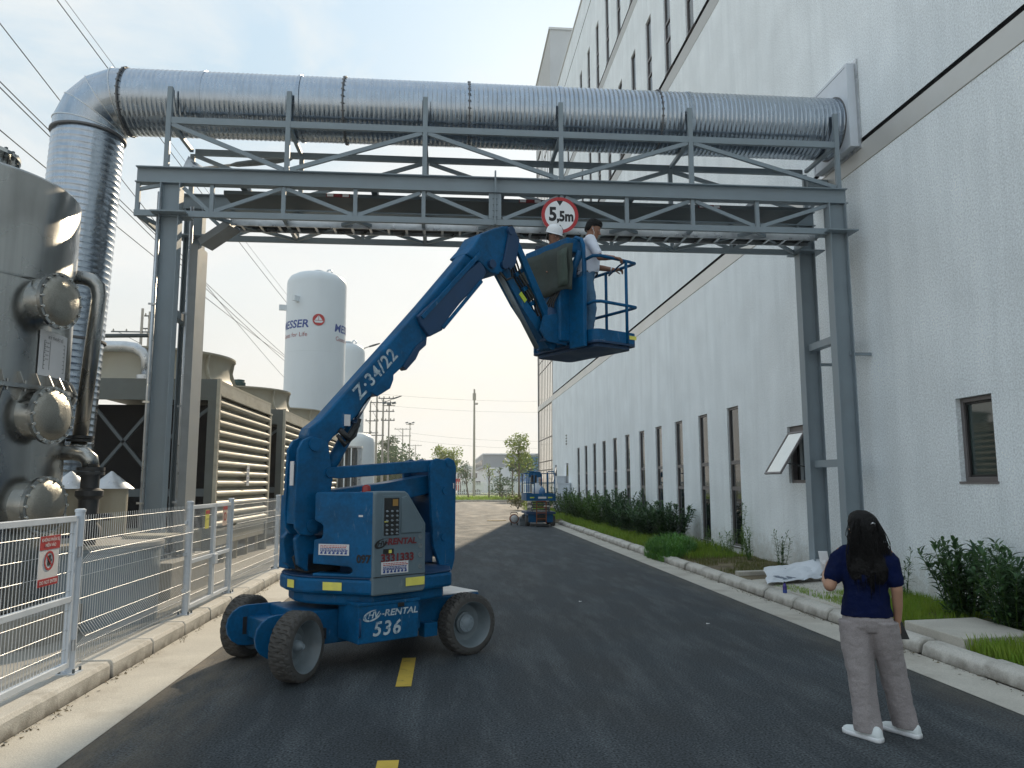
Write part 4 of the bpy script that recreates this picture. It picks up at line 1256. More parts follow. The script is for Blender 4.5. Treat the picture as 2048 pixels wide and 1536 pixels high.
cbox(.30, .34, -.70, -.50, .34, .62).build('step_plate', BL, lift, .006)
cbox(.44, .60, -.62, -.50, .22, .36).build('tie_bracket', BL, lift, .006)
MB().tube([CP(-.43, -.865, .36), CP(-.43, -.885, .37), CP(-.43, -.885, .52), CP(-.43, -.865, .53)], .008, 8).build('grab_handle', BD, lift)
# hoses and the charging plug hanging at the steer end
for k, (da, dz) in enumerate(((0, 0), (.03, .03), (-.03, -.02))):
    MB().tube([CP(-.86 + da, -.45, .50), CP(-.93 + da, -.50, .43), CP(-.97 + da, -.49, .33), CP(-.92, -.46, .25 + dz), CP(-.85, -.40, .27)], .012, 8).build('hose', M['black'], lift)
pg = MB().tube([CP(-1.0, -.47, .27), CP(-1.01, -.48, .14)], [.014, .028], 12).build('charging_plug', M['white'], lift)
MB().tube([CP(-1.01, -.48, .14), CP(-1.011, -.481, .08)], .03, 12).build('plug_cap', M['ink_blue'], pg)
MB().tube([CP(-.96, -.46, .42), CP(-1.0, -.47, .27)], .008, 6).build('plug_cable', M['black'], pg)
for s in (-1, 1):
    cbox(-.62, -.56, s * .40 + (-.03 if s < 0 else 0), s * .40 + (0 if s < 0 else .03), .30, .40).build('hose_clamp', M['black'], lift)

# wheels
def tyre_geo(mb, o, ax, r=.315, w=.215):
    x, y, z = frame(ax)
    n = 144
    prof = [(.235, -.5), (.275, -.5), (.300, -.46), (.315, -.38), (.315, -.2), (.315, 0), (.315, .2), (.315, .38), (.300, .46), (.275, .5), (.235, .5)]
    rings = []
    for rr, t in prof:
        ring = []
        for j in range(n):
            ph = (j + 2.2 * math.sin(t * 9)) % 6
            d = 0.0
            if rr > .29: d = -.017 if ph < 1.35 else 0.0
            a = 2 * math.pi * j / n
            q = (rr + d) * r / .315
            ring.append(V(o) + z * (t * w) + (x * math.cos(a) + y * math.sin(a)) * q)
        rings.append(ring)
    mb.loft(rings, cap=False, smooth=False)
    return mb
def wheel(c, ax, label=None, steer=False):
    o = bpy.data.objects.new('wheel', None); col.objects.link(o); o.parent = lift; o.empty_display_size = .1
    ORIGIN[o.name] = ORIGIN[lift.name]
    tyre_geo(MB(), c, ax).build('tyre', M['rubber'], o)
    rim = MB().lathe([(.240, .10), (.236, .108), (.226, .10), (.205, .0), (.185, -.045), (.115, -.055), (.112, -.02), (.105, -.015), (.001, -.015)], c, ax, 48, cap=False).build('rim', M['rim'], o)
    MB().lathe([(.236, -.1), (.22, -.1), (.21, -.075), (.001, -.075)], c, ax, 32, cap=False).build('rim_back', M['rim'], o)
    x, y, z = frame(ax)
    mb = MB()
    if steer:
        mb.lathe([(.055, -.015), (.05, .03), (.03, .05), (.022, .07), (.001, .07)], c, ax, 16)
    else:
        mb.lathe([(.092, -.015), (.09, .006), (.05, .010), (.035, .022), (.001, .022)], c, ax, 28)
        for k in range(9):
            a = 2 * math.pi * k / 9
            mb.lathe([(.009, .004), (.009, .016)], V(c) + (x * math.cos(a) + y * math.sin(a)) * .07, ax, 6)
    mb.build('hub', M['steel'], o)
    if label: pass
    return o
st = R(33 - 90 + 33)
sdir = V(math.cos(st), math.sin(st), 0)
wz = .315
wheel(CP(-.95, -.66, wz) , sdir, steer=True)
wheel(CP(-.95, .68, wz), -sdir, steer=True)
wheel(CP(.94, -.66, wz), -C2)
wheel(CP(.94, .68, wz), C2)
# turntable
MB().lathe([(.44, .565), (.44, .66)], LP(.45, .80, 0), (0, 0, 1), 48).build('slew_bearing', M['black_iron'], lift)
ol = [(.60, -.004), (.0, -.012), (-.10, .15), (-.345, .565), (-.41, .74), (-.42, .95), (-.36, 1.2), (-.2, 1.45), (.0, 1.56), (.2, 1.6), (1.0, 1.6), (1.25, 1.3), (1.25, .4), (1.0, .06)]
def plate(inset, z0, z1, name, m, bev):
    cx = .45; cy = .8
    pts = [(cx + (a - cx) * inset, cy + (b - cy) * inset) for a, b in ol]
    return MB().prism(pts[::-1], LP(0, 0, z0), T1, T2, z1 - z0).build(name, m, lift, bev)
plate(1.0, .735, .885, 'turntable_skirt', BL, .03)
plate(.90, .62, .737, 'turntable_base', BL, .03)
plate(.985, .886, .90, 'turntable_seam', BD, .004)
# near blue cowl with the notches at its left edge; its face runs along DF
DF, DN = V(-.923, .385, 0), V(.385, .923, 0)
def DP(u, z, out=0.0): return KP + DF * u - DN * out + V(0, 0, z)
cw = [(.0, .90), (.0, 1.695), (.03, 1.715), (.63, 1.715), (.65, 1.69), (.645, 1.44), (.56, 1.40), (.55, 1.38), (.555, 1.28), (.57, 1.265), (.645, 1.25), (.655, 1.02), (.26, 1.0), (.225, .985), (.215, .965), (.225, .945), (.26, .93), (.655, .93), (.655, .90)]
MB().prism(cw, DP(0, 0), DF, EZ, .16).build('side_cowl', BL, lift, .018)
lbox(.02, .32, .17, .66, .9, 1.66).build('cowl_core', BD, lift, .02)
lbox(.1, 1.1, .9, 1.55, .9, 1.62).build('far_cowl', BL, lift, .03)
# grey control cover
gp = [(-.005, .735), (-.005, 1.70), (.02, 1.722), (.35, 1.722), (.385, 1.70), (.60, 1.40), (.605, .77), (.58, .735)]
gc = MB().prism(gp, LP(0, .30, 0), T1, EZ, .325).build('control_cover', M['grey_panel'], lift, .02)
MB().prism([(.30, 1.31), (.30, 1.66), (.36, 1.68), (.55, 1.40), (.55, 1.31)], LP(0, -.018, 0), T1, EZ, .02).build('cover_pressing', M['grey_panel'], gc, .012)
cp = lbox(.10, .275, -.034, -.022, 1.295, 1.66).build('control_panel', M['black'], lift, .006)
lbox(.085, .29, -.030, -.020, 1.27, 1.685).build('panel_bezel', M['grey_panel'], cp, .006)
lbox(.195, .255, -.038, -.030, 1.58, 1.645).build('warning_label', mat('brown_label', (.32, .18, .04), .5), cp)
for i, zz in enumerate((1.53, 1.485, 1.44, 1.395, 1.35, 1.315)):
    for k in range(3):
        MB().lathe([(.011, 0), (.009, .014), (.004, .016), (.003, .03)], LP(.13 + k * .058, -.034, zz), -T2, 10).build('switch', M['steel'], cp)
lbox(.105, .145, -.037, -.032, 1.425, 1.435).build('switch_mark', M['yellow'], cp)
lbox(.10, .22, -.032, -.026, 1.12, 1.17).build('cover_latch', M['black'], lift, .01)
lbox(.16, .19, -.038, -.032, 1.13, 1.16).build('latch_mark', M['yellow'], lift)
for k in range(5):
    MB().lathe([(.026, 0), (.022, .004), (.012, -.004)], LP(.535, -.026, (1.36, 1.27, 1.18, 1.09, .98)[k]), -T2, 16).build('cover_dimple', M['rim'], gc)
lbox(-.004, .604, -.03, -.024, .905, .912).build('cover_seam', M['black'], gc)
MB().lathe([(.045, 1.715), (.045, 1.73), (.04, 1.77), (.02, 1.785), (.001, 1.787)], LP(.05, .22, 0), (0, 0, 1), 20).build('beacon', M['red_lens'], lift)
MB().box(DP(.134, 1.486, .003), (.045, .018, .003), -DF, EZ).build('sticker', M['paper'], lift)
# yellow reflective tapes
tape = M['yellow']
def skirt_tape(a0, b0, a1, b1, z0, z1):
    p, q = LP(a0, b0, 0), LP(a1, b1, 0)
    d = (q - p).normalized(); nrm = V(d.y, -d.x, 0)
    p, q = p + nrm * .006, q + nrm * .006
    mb = MB(); mb.add([p + EZ * z0, q + EZ * z0, q + EZ * z1, p + EZ * z1], [(0, 1, 2, 3)]); return mb.build('reflective_tape', tape, lift)
skirt_tape(-.275, .445, -.17, .266, .775, .852)
skirt_tape(-.418, .90, -.411, .77, .775, .852)
skirt_tape(.36, -.03, .585, -.03, .80, .88)
# printed sheets
def sheet(c, ex, w, h, parent, seed=1):
    o = MB().box(c, (w, h, .004), ex, EZ).build('printed_label', M['paper'], parent)
    ex = V(ex).normalized(); nz = ex.cross(EZ)
    mb = MB(); mb2 = MB(); rr = random.Random(seed)
    for k, z in enumerate((.36, .22, .08, -.04, -.14)):
        m_ = mb2 if k == 1 or k == 0 else mb
        x = -.44
        while x < .42:
            l_ = rr.uniform(.02, .09)
            m_.box(V(c) + ex * (x + l_ / 2) * w + EZ * (z * h) + nz * .0035, (l_ * w, h * (.07 if k else .05), .002), ex, EZ); x += l_ + .02
    for k in range(7):
        m_ = mb
        m_.box(V(c) + ex * (-.40 + k * .133) * w + EZ * (-.33 * h) + nz * .0035, (.075 * w, h * .14, .002), ex, EZ)
        m_.box(V(c) + ex * (-.39 + k * .133) * w + EZ * (-.22 * h) + nz * .0035, (.04 * w, h * .08, .002), ex, EZ)
    mb.build('label_print', M['ink_blue'], o); mb2.build('label_print', M['red'], o)
    return o
sheet(DP(.42, 1.16, .004), -DF, .335, .105, lift, 2)
sheet(LP(.235, -.03, .99), T1, .31, .115, lift, 5)
# stencilled owner's name and numbers
def oval(o, ex, w, h, m, parent, name='logo_oval'):
    mb = MB(); ex = V(ex).normalized(); nz = ex.cross(EZ); n = 28
    vs = []
    for k in range(n + 1):
        a = R(60) + (R(300)) * k / n
        t = .006 + .012 * math.sin(math.pi * k / n)
        for q in (1, 1 - t / (h / 2)):
            vs.append(V(o) + ex * (math.cos(a) * w / 2 * q) + EZ * (math.sin(a) * h / 2 * q + math.cos(a) * h * .18) + nz * .004)
    mb.add(vs, [(2 * i, 2 * i + 2, 2 * i + 3, 2 * i + 1) for i in range(n)])
    return mb.build(name, m, parent)
oval(LP(.07, -.028, 1.222), T1, .14, .085, M['ink'], lift)
text('HV', .07, LP(.075, -.028, 1.222), T1, EZ, M['ink'], lift, shear=.3, bold=.002)
text('-RENTAL', .082, LP(.30, -.028, 1.235), T1, EZ, M['ink_red'], lift, shear=.12, bold=.003, wide=1.12)
text('3331333', .105, LP(.265, -.028, 1.08), T1, EZ, M['ink_red'], lift, bold=.004, wide=1.05)
text('097', .105, DP(.095, 1.075, .003), -DF, EZ, M['ink'], lift, bold=.004, wide=.95)
oval(CP(-.30, -.864, .545), C1, .19, .10, M['stencil'], lift)
text('HV', .085, CP(-.29, -.864, .548), C1, EZ, M['stencil'], lift, shear=.3, bold=.002)
text('-RENTAL', .085, CP(-.0, -.864, .556), C1, EZ, M['stencil'], lift, shear=.2, bold=.002, wide=1.2)
text('536', .185, CP(-.14, -.864, .41), C1, EZ, M['stencil'], lift, shear=.18, bold=.004, spacing=1.15)
# risers and links
side_prism([(-.47, 1.36), (-.49, 1.5), (-.47, 2.14), (-.42, 2.23), (-.34, 2.27), (-.2, 2.25), (-.14, 2.2), (-.08, 1.85), (-.12, 1.5), (-.18, 1.33), (-.3, 1.28), (-.42, 1.30)], .66, .71, 'riser_plate', BL)
side_prism([(-.47, 1.36), (-.49, 1.5), (-.47, 2.14), (-.42, 2.23), (-.34, 2.27), (-.2, 2.25), (-.14, 2.2), (-.08, 1.85), (-.12, 1.5), (-.18, 1.33), (-.3, 1.28), (-.42, 1.30)], .88, .93, 'riser_plate', BL)
side_prism([(-.47, 1.40), (-.46, 2.0), (-.42, 2.0), (-.13, 1.9), (-.16, 1.40)], .712, .878, 'riser_core', BL)
for a, z, r in ((-.30, 2.19, .065), (-.12, 1.91, .05), (-.3, 1.38, .06)):
    MB().lathe([(r, 0), (r, .33)], LP(a, .635, z), T2, 24).build('pivot_pin', BL, lift, .006)
lbox(-.50, -.492, .70, .77, 1.78, 2.02).build('sticker', M['paper'], lift)
# lower knuckle at the left end
side_prism([(-.30, .93), (-.40, 1.0), (-.44, 1.25), (-.36, 1.33), (-.24, 1.30), (-.18, 1.2), (-.15, .93)], .72, .79, 'lower_knuckle', BL)
side_prism([(-.30, .93), (-.40, 1.0), (-.44, 1.25), (-.36, 1.33), (-.24, 1.30), (-.18, 1.2), (-.15, .93)], 1.0, 1.08, 'lower_knuckle', BL)
lbox(-.33, -.05, .792, .998, 1.12, 1.28).build('knuckle_web', BD, lift, .01)
lbox(-.36, -.335, .80, .92, 1.17, 1.23).build('reflective_tape', tape, lift)
lbox(-.32, .02, 1.12, 1.34, .92, 1.68).build('hydraulic_box', BL, lift, .02)
lbox(-.30, .1, .72, 1.06, .92, 1.1).build('hose_bundle', M['black'], lift)
for k in range(3):
    MB().tube([LP(-.2, .78 + k * .1, 1.15), LP(-.33, .78 + k * .1, 1.05), LP(-.3, .8 + k * .08, .95), LP(-.1, .85, .92)], .014, 8).build('hose', M['black'], lift)
# upper and lower arms to the right hand link
for b in (.655, .95):
    side_prism([(-.14, 1.86), (-.17, 1.91), (-.12, 1.96), (1.28, 2.07), (1.40, 2.03), (1.40, 1.97), (1.3, 1.94), (0, 1.85)], b, b + .06, 'upper_link', BL)
side_prism([(-.12, 1.60), (-.12, 1.72), (.6, 1.80), (1.25, 1.90), (1.36, 1.84), (1.30, 1.70), (.6, 1.58)], .74, 1.0, 'lower_arm', BL, bevel=.012)
rl = [(1.10, 1.98), (1.14, 2.06), (1.2, 2.08), (1.3, 2.06), (1.36, 2.09), (1.44, 2.06), (1.47, 1.98), (1.46, .95), (1.42, .83), (1.35, .79), (1.27, .83), (1.16, 1.1), (1.14, 1.3), (1.12, 1.6)]
for b in (.60, 1.12):
    side_prism(rl, b, b + .05, 'end_link', BL)
side_prism([(1.2, 1.0), (1.17, 1.25), (1.2, 1.95), (1.41, 1.95), (1.41, .95)], .652, 1.118, 'end_link_core', BD)
for a, z in ((1.36, 2.03), (1.31, 1.72), (1.30, 1.2), (1.35, .86)):
    MB().lathe([(.045, 0), (.045, .60)], LP(a, .585, z), T2, 20).build('pivot_pin', BL, lift, .005)
lbox(.55, 1.2, .66, 1.12, .92, 1.25).build('link_housing', BD, lift, .02)
lbox(1.425, 1.436, .594, .599, 1.74, 1.80).build('sticker', M['paper'], lift)
# main boom
bo = [(-.36, 2.28), (-.33, 2.36), (-.2, 2.46), (.59, 3.34), (1.06, 3.87), (1.70, 4.62), (1.90, 4.45), (1.27, 3.72), (1.10, 3.44), (.80, 3.11), (.70, 3.02), (.34, 2.70), (.22, 2.52), (.06, 2.36), (-.05, 2.28), (-.16, 2.14), (-.30, 2.14)]
bm = side_prism(bo, .712, .92, 'main_boom', BL, bevel=.02)
side_prism([(.95, 3.70), (1.0, 3.60), (1.12, 3.48), (1.30, 3.58), (1.40, 3.75), (1.55, 3.93), (1.93, 4.32), (1.97, 4.40), (1.93, 4.47), (1.86, 4.52), (1.05, 3.80)], .66, .86, 'hose_carrier', BD, bevel=.015)
side_prism([(1.28, 3.62), (1.31, 3.59), (1.90, 4.26), (1.87, 4.29)], .64, .662, 'carrier_edge', BL, bevel=.004)
side_prism([(.98, 3.70), (1.02, 3.67), (1.90, 4.62), (1.86, 4.66)], .64, .662, 'carrier_edge', BL, bevel=.004)
side_prism([(.36, 2.78), (.46, 2.74), (.62, 2.84), (.66, 2.94), (.66, 3.05), (.60, 3.05)], .70, 1.02, 'rod_bracket', BL)
side_prism([(.78, 3.1), (.82, 3.06), (.95, 3.2), (1.0, 3.3), (1.09, 3.38), (1.1, 3.47), (.95, 3.35)], .69, .80, 'boom_bracket', BD)
MB().tube([LP(-.12, .86, 1.78), LP(.26, .86, 2.44)], .068, 20).build('lift_cylinder', BL, lift)
MB().tube([LP(.24, .86, 2.41), LP(.27, .86, 2.455)], .075, 20).build('cylinder_gland', BD, lift)
MB().tube([LP(.26, .86, 2.44), LP(.49, .86, 2.82)], .027, 16).build('cylinder_rod', mat('chrome_rod', (.65, .64, .66), .12, metal=1.0, var=.03), lift)
MB().tube([LP(-.08, .93, 1.75), LP(.2, .93, 2.2)], .02, 10).build('cylinder_pipe', BD, lift)
lbox(.06, .13, .702, .711, 2.40, 2.52).build('data_plate', M['paper'], lift)
MB().tube([LP(-.02, .70, 2.30), LP(.06, .69, 2.20), LP(.18, .69, 2.30), LP(.24, .70, 2.48)], .02, 10).build('hose', M['black'], lift)
MB().tube([LP(.0, .70, 2.36), LP(.1, .69, 2.27), LP(.2, .70, 2.42)], .03, 10).build('hose', M['black'], lift)
bd = (T1 * .72 + EZ * .80).normalized(); bu = (EZ * .72 - T1 * .80).normalized()
text('Z·34/22', .20, LP(.435, .709, 2.99), bd, bu, M['stencil'], lift, bold=.004, spacing=1.12)
# knuckle at the boom tip
side_prism([(1.66, 4.58), (1.77, 4.70), (1.90, 4.89), (2.12, 5.01), (2.34, 5.10), (2.44, 5.02), (2.47, 4.90), (2.40, 4.72), (2.33, 4.52), (2.20, 4.42), (2.05, 4.42), (1.92, 4.5)], .68, 1.04, 'boom_knuckle', BL, bevel=.02)
for a, z in ((2.37, 5.02), (2.26, 4.55), (2.05, 4.52)):
    MB().lathe([(.055, 0), (.055, .46)], LP(a, .63, z), T2, 20).build('pivot_pin', BD, lift, .005)
side_prism([(2.34, 5.0), (2.42, 5.06), (2.52, 4.93), (2.45, 4.6), (2.36, 4.5), (2.24, 4.6)], .645, .68, 'jib_ear', BD)
for k in range(4):
    MB().tube([LP(2.28, .70 + k * .07, 5.07), LP(2.42, .7 + k * .07, 5.11), LP(2.52, .72 + k * .06, 5.0), LP(2.52, .74 + k * .05, 4.85)], .016, 8).build('hose', M['black'], lift)
MB().tube([LP(2.2, .68, 4.45), LP(2.3, .66, 4.36), LP(2.42, .68, 4.42), LP(2.40, .7, 4.6)], .014, 8).build('hose', M['black'], lift)
# jib
JX = [(2.44, 4.99), (2.52, 4.97), (3.17, 3.98), (3.12, 3.86), (3.04, 3.92)]
for b in (.70, .96):
    side_prism([(2.44, 4.95), (2.49, 5.0), (2.55, 4.95), (3.19, 3.96), (3.14, 3.88), (3.08, 3.90)], b, b + .05, 'jib_upper', BL)
side_prism([(2.22, 4.62), (2.28, 4.68), (2.36, 4.64), (2.62, 4.30), (3.30, 3.66), (3.24, 3.58), (3.14, 3.60), (2.62, 4.12), (2.28, 4.55)], .76, .95, 'jib_lower', BL)
side_prism([(2.64, 4.285), (2.74, 4.19), (2.70, 4.145), (2.60, 4.24)], .750, .758, 'lime_tape', M['lime'], bevel=0)
for t in (.12, .3, .48, .66, .84):
    a = lerp(2.42, 3.15, t); z = lerp(4.85, 3.86, t)
    MB().bar(LP(a - .06, .8, z - .05), LP(a + .09, .8, z + .06), .04, .05).build('jib_rung', BL, lift)
MB().tube([LP(2.24, .80, 4.54), LP(2.96, .80, 3.58)], .034, 14).build('levelling_rod', M['rim'], lift)
for k in range(4):
    MB().tube([LP(2.45, .74 + k * .05, 4.86), LP(2.62, .76 + k * .05, 4.55), LP(2.85, .74 + k * .05, 4.26), LP(3.05, .76 + k * .05, 3.92), LP(3.25, .8 + k * .05, 3.72)], .013, 6).build('hose', M['black'], lift)
# ------- platform (its own axes)
PA = R(30.5)
E1, E2, PN = V(math.cos(PA), math.sin(PA), 0), V(-math.sin(PA), math.cos(PA), 0), V(1.95, 9.75, 0)
def PP(a, b, z): return PN + E1 * a + E2 * b + V(0, 0, z)
pf = 3.66
def rounded(w0, w1, d0, d1, r, n=5):
    pts = []
    for cx, cy, a0 in ((d1 - r, w0 + r, -90), (d1 - r, w1 - r, 0), (d0 + r, w1 - r, 90), (d0 + r, w0 + r, 180)):
        for k in range(n + 1):
            a = R(a0 + 90 * k / n); pts.append((cx + r * math.cos(a), cy + r * math.sin(a)))
    return pts
fl = rounded(0, 1.42, 0, .76, .10)
MB().prism(fl, PP(0, 0, pf - .03), E1, E2, .03).build('platform_floor', BD, lift, .006)
MB().prism(rounded(.06, 1.36, .06, .70, .08), PP(0, 0, pf - .075), E1, E2, .043).build('floor_frame', M['blue_dark'], lift)
mb = MB()
pts = fl
n = len(pts)
inn = [(.38 + (a - .38) * .985, .71 + (b - .71) * .99) for a, b in pts]
for i in range(n):
    j = (i + 1) % n
    p, q = PP(*pts[i], pf + .001), PP(*pts[j], pf + .001)
    p2, q2 = PP(*inn[i], pf + .001), PP(*inn[j], pf + .001)
    u = EZ * .15
    mb.add([p, q, q + u, p + u], [(0, 1, 2, 3)]); mb.add([q2, p2, p2 + u, q2 + u], [(0, 1, 2, 3)]); mb.add([p + u, q + u, q2 + u, p2 + u], [(0, 1, 2, 3)])
mb.build('toe_board', BL, lift)
MB().box(PP(.66, -.005, pf + .085), (.13, .05, .004), E1, EZ).build('reflective_tape', tape, lift)
rt = .021
zt = pf + 1.14; zm = pf + .52
def rail(z, drop=0.0):
    return [PP(.0, .22, z - .03), PP(.02, .06, z + .0), PP(.10, .0, z), PP(.62, 0, z), PP(.74, .02, z), PP(.76, .12, z), PP(.76, 1.32, z), PP(.68, 1.42, z), PP(.08, 1.42, z), PP(0, 1.34, z)]
MB().tube(rail(zt), rt, 12).build('top_rail', BL, lift)
MB().tube(rail(zm), rt, 12).build('mid_rail', BL, lift)
for a, b in ((.0, .20), (.56, 0), (.76, .62), (.70, 1.41), (.0, 1.30)):
    MB().tube([PP(a, b, pf), PP(a, b, zt if (a, b) != (0, .2) else zt - .02)], rt, 12).build('rail_post', BL, lift)
MB().tube([PP(.56, .03, zt - .01), PP(.60, .18, zt - .02), PP(.62, .40, zt - .1), PP(.74, .50, zt)], .012, 8).build('inner_loop', BL, lift)
# high guard arch and console on the boom side
MB().tube([PP(-.02, .20, pf + .02), PP(-.02, .20, zt + .16), PP(-.02, .24, zt + .26), PP(-.03, .34, zt + .31), PP(-.04, .44, zt + .26), PP(-.05, .47, zt + .15), PP(-.05, .47, zt - .18), PP(-.03, .40, zt - .3), PP(-.02, .22, zt - .28)], .026, 12).build('console_guard', BL, lift)
MB().prism(rounded(.30, 1.26, -.22, .06, .03), PP(0, 0, zt + .08), E1, E2, .20).build('control_console', BL, lift, .02)
MB().tube([PP(-.02, .26, zt + .1), PP(-.06, .36, zt - .1), PP(-.04, .42, zt - .32)], .05, 10).build('console_cover', BL, lift)
# olive cover hung over the console
mb = MB()
rr = random.Random(11)
cols = 14; rows = 7
vs = []
for i in range(cols + 1):
    b = lerp(.20, 1.38, i / cols)
    for j in range(rows + 1):
        z = zt + .17 - .64 * j / rows
        a = -.25 - .015 * math.sin(i * 1.3 + j * .5) - .012 * math.sin(j * 1.1) - (.02 if j > 4 else 0)
        if i == cols or i == 0: a += .05
        vs.append(PP(a, b, z + .02 * math.sin(i * .9) * (1 if j == rows else 0)))
mb.add(vs, [(i * (rows + 1) + j, i * (rows + 1) + j + 1, (i + 1) * (rows + 1) + j + 1, (i + 1) * (rows + 1) + j) for i in range(cols) for j in range(rows)], True)
o = mb.build('console_tarp', M['tarp'], lift)
s_ = o.modifiers.new('cloth', 'SOLIDIFY'); s_.thickness = .008
mb = MB()
vs = [PP(-.29 - .006 * math.sin(j), b, zt + .10 - .50 * j / 6) for b in (.22, .32, .42) for j in range(7)]
mb.add(vs, [(i * 7 + j, i * 7 + j + 1, (i + 1) * 7 + j + 1, (i + 1) * 7 + j) for i in range(2) for j in range(6)], True)
o = mb.build('tarp_flap', mat('olive_flap', (.05, .075, .06), .7, var=.2, bump=.3, bscale=20), lift)
s_ = o.modifiers.new('cloth', 'SOLIDIFY'); s_.thickness = .008
# mount between jib and platform
MB().box(PP(-.14, .62, pf + .42), (.22, .34, .80), E1, E2).build('platform_mount', BL, lift, .03)
MB().box(PP(-.05, .30, pf + .40), (.06, .30, .95), E1, E2).build('mount_plate', BL, lift, .01)
MB().lathe([(.13, 0), (.13, .42), (.10, .46)], PP(-.30, .62, pf + .02), (0, 0, 1), 28).build('rotator', BD, lift)
MB().box(PP(-.02, 1.02, pf + .45), (.05, .42, .88), E1, E2).build('mount_plate', BD, lift, .01)
for s in (.52, .74):
    MB().prism([(0, 0), (-.34, .02), (-.46, .16), (-.40, .36), (-.1, .44), (0, .4)], PP(-.08, s, pf - .02), E1, EZ, .03).build('mount_ear', BL, lift, .006)
for k in range(4):
    MB().tube([LP(3.18, .78 + k * .04, 3.80), PP(-.30, .50 + k * .05, pf + .55), PP(-.20, .38 + k * .04, pf + .85), PP(-.12, .36 + k * .06, zt - .2)], .013, 6).build('hose', M['black'], lift)
# ================================================================== people
def remesh(o, voxel, smooth=2, disp=0.0, dscale=.12):
    m = o.modifiers.new('weld', 'REMESH'); m.mode = 'VOXEL'; m.voxel_size = voxel; m.use_smooth_shade = True
    if smooth:
        m = o.modifiers.new('soften', 'SMOOTH'); m.iterations = smooth; m.factor = .5
    if disp:
        t = bpy.data.textures.new('folds', 'CLOUDS'); t.noise_scale = dscale; t.noise_depth = 2
        m = o.modifiers.new('folds', 'DISPLACE'); m.texture = t; m.strength = disp; m.mid_level = .5; m.texture_coords = 'LOCAL'
    return o

def ctube(mb, pts, rs, n=14):
    """limb with rounded ends"""
    pts = [V(p) for p in pts]
    P, Q = [], []
    d = (pts[1] - pts[0]).normalized()
    for t in (.95, .75, .4): P.append(pts[0] - d * rs[0] * t); Q.append(rs[0] * math.sqrt(1 - t * t))
    for p, r in zip(pts, rs): P.append(p); Q.append(r)
    d = (pts[-1] - pts[-2]).normalized()
    for t in (.4, .75, .95): P.append(pts[-1] + d * rs[-1] * t); Q.append(rs[-1] * math.sqrt(1 - t * t))
    return mb.tube(P, Q, n)

def ell_loft(mb, secs, n=24):
    """secs: (centre, half width, half depth, side vector, forward vector)"""
    rings = []
    for c, a, b, sx, fx in secs:
        rings.append([V(c) + V(sx) * (a * math.copysign(abs(math.cos(t)) ** .85, math.cos(t))) + V(fx) * (b * math.copysign(abs(math.sin(t)) ** .85, math.sin(t)))
                      for t in (2 * math.pi * k / n for k in range(n))])
    return mb.loft(rings)

def hand(mb, wrist, d, palm_n, k=1.0, curl=.35, thumb_side=1, spread=.10, r0=.0085):
    """palm and five separate bent fingers; d points along the hand, palm_n out of the palm"""
    d = V(d).normalized(); pn = V(palm_n); pn = (pn - d * pn.dot(d)).normalized(); s = d.cross(pn).normalized() * thumb_side
    w = V(wrist)
    for off in (-.026, -.009, .009, .026):
        ctube(mb, [w + s * off * .6 * k, w + d * .045 * k + s * off * k, w + d * .082 * k + s * off * k * 1.1], [.014 * k, .0145 * k, .0125 * k], 10)
    L = (.064, .078, .072, .056)
    for i, off in enumerate((.030, .010, -.011, -.030)):
        b = w + d * .085 * k + s * off * k
        a1, a2, a3 = curl, curl * 2.1, curl * 3.0
        fd = lambda a: (d * math.cos(a) + pn * math.sin(a) + s * (off * spread * 8)).normalized()
        l = L[i] * k
        p1 = b + fd(a1) * l * .45; p2 = p1 + fd(a2) * l * .32; p3 = p2 + fd(a3) * l * .23
        ctube(mb, [b - d * .012 * k, b, p1, p2, p3], [r0 * 1.08 * k, r0 * 1.05 * k, r0 * k, r0 * .92 * k, r0 * .78 * k], 9)
    t0 = w + d * .028 * k + s * .028 * k
    t1 = t0 + (s * .75 + d * .6 + pn * .35).normalized() * .036 * k
    t2 = t1 + (s * .25 + d * .8 + pn * .5).normalized() * .030 * k
    t3 = t2 + (d * .8 + pn * .6).normalized() * .022 * k
    ctube(mb, [w + d * .012 * k + s * .012 * k, t0, t1, t2, t3], [.014 * k, .0135 * k, .0105 * k, .0095 * k, .0078 * k], 9)

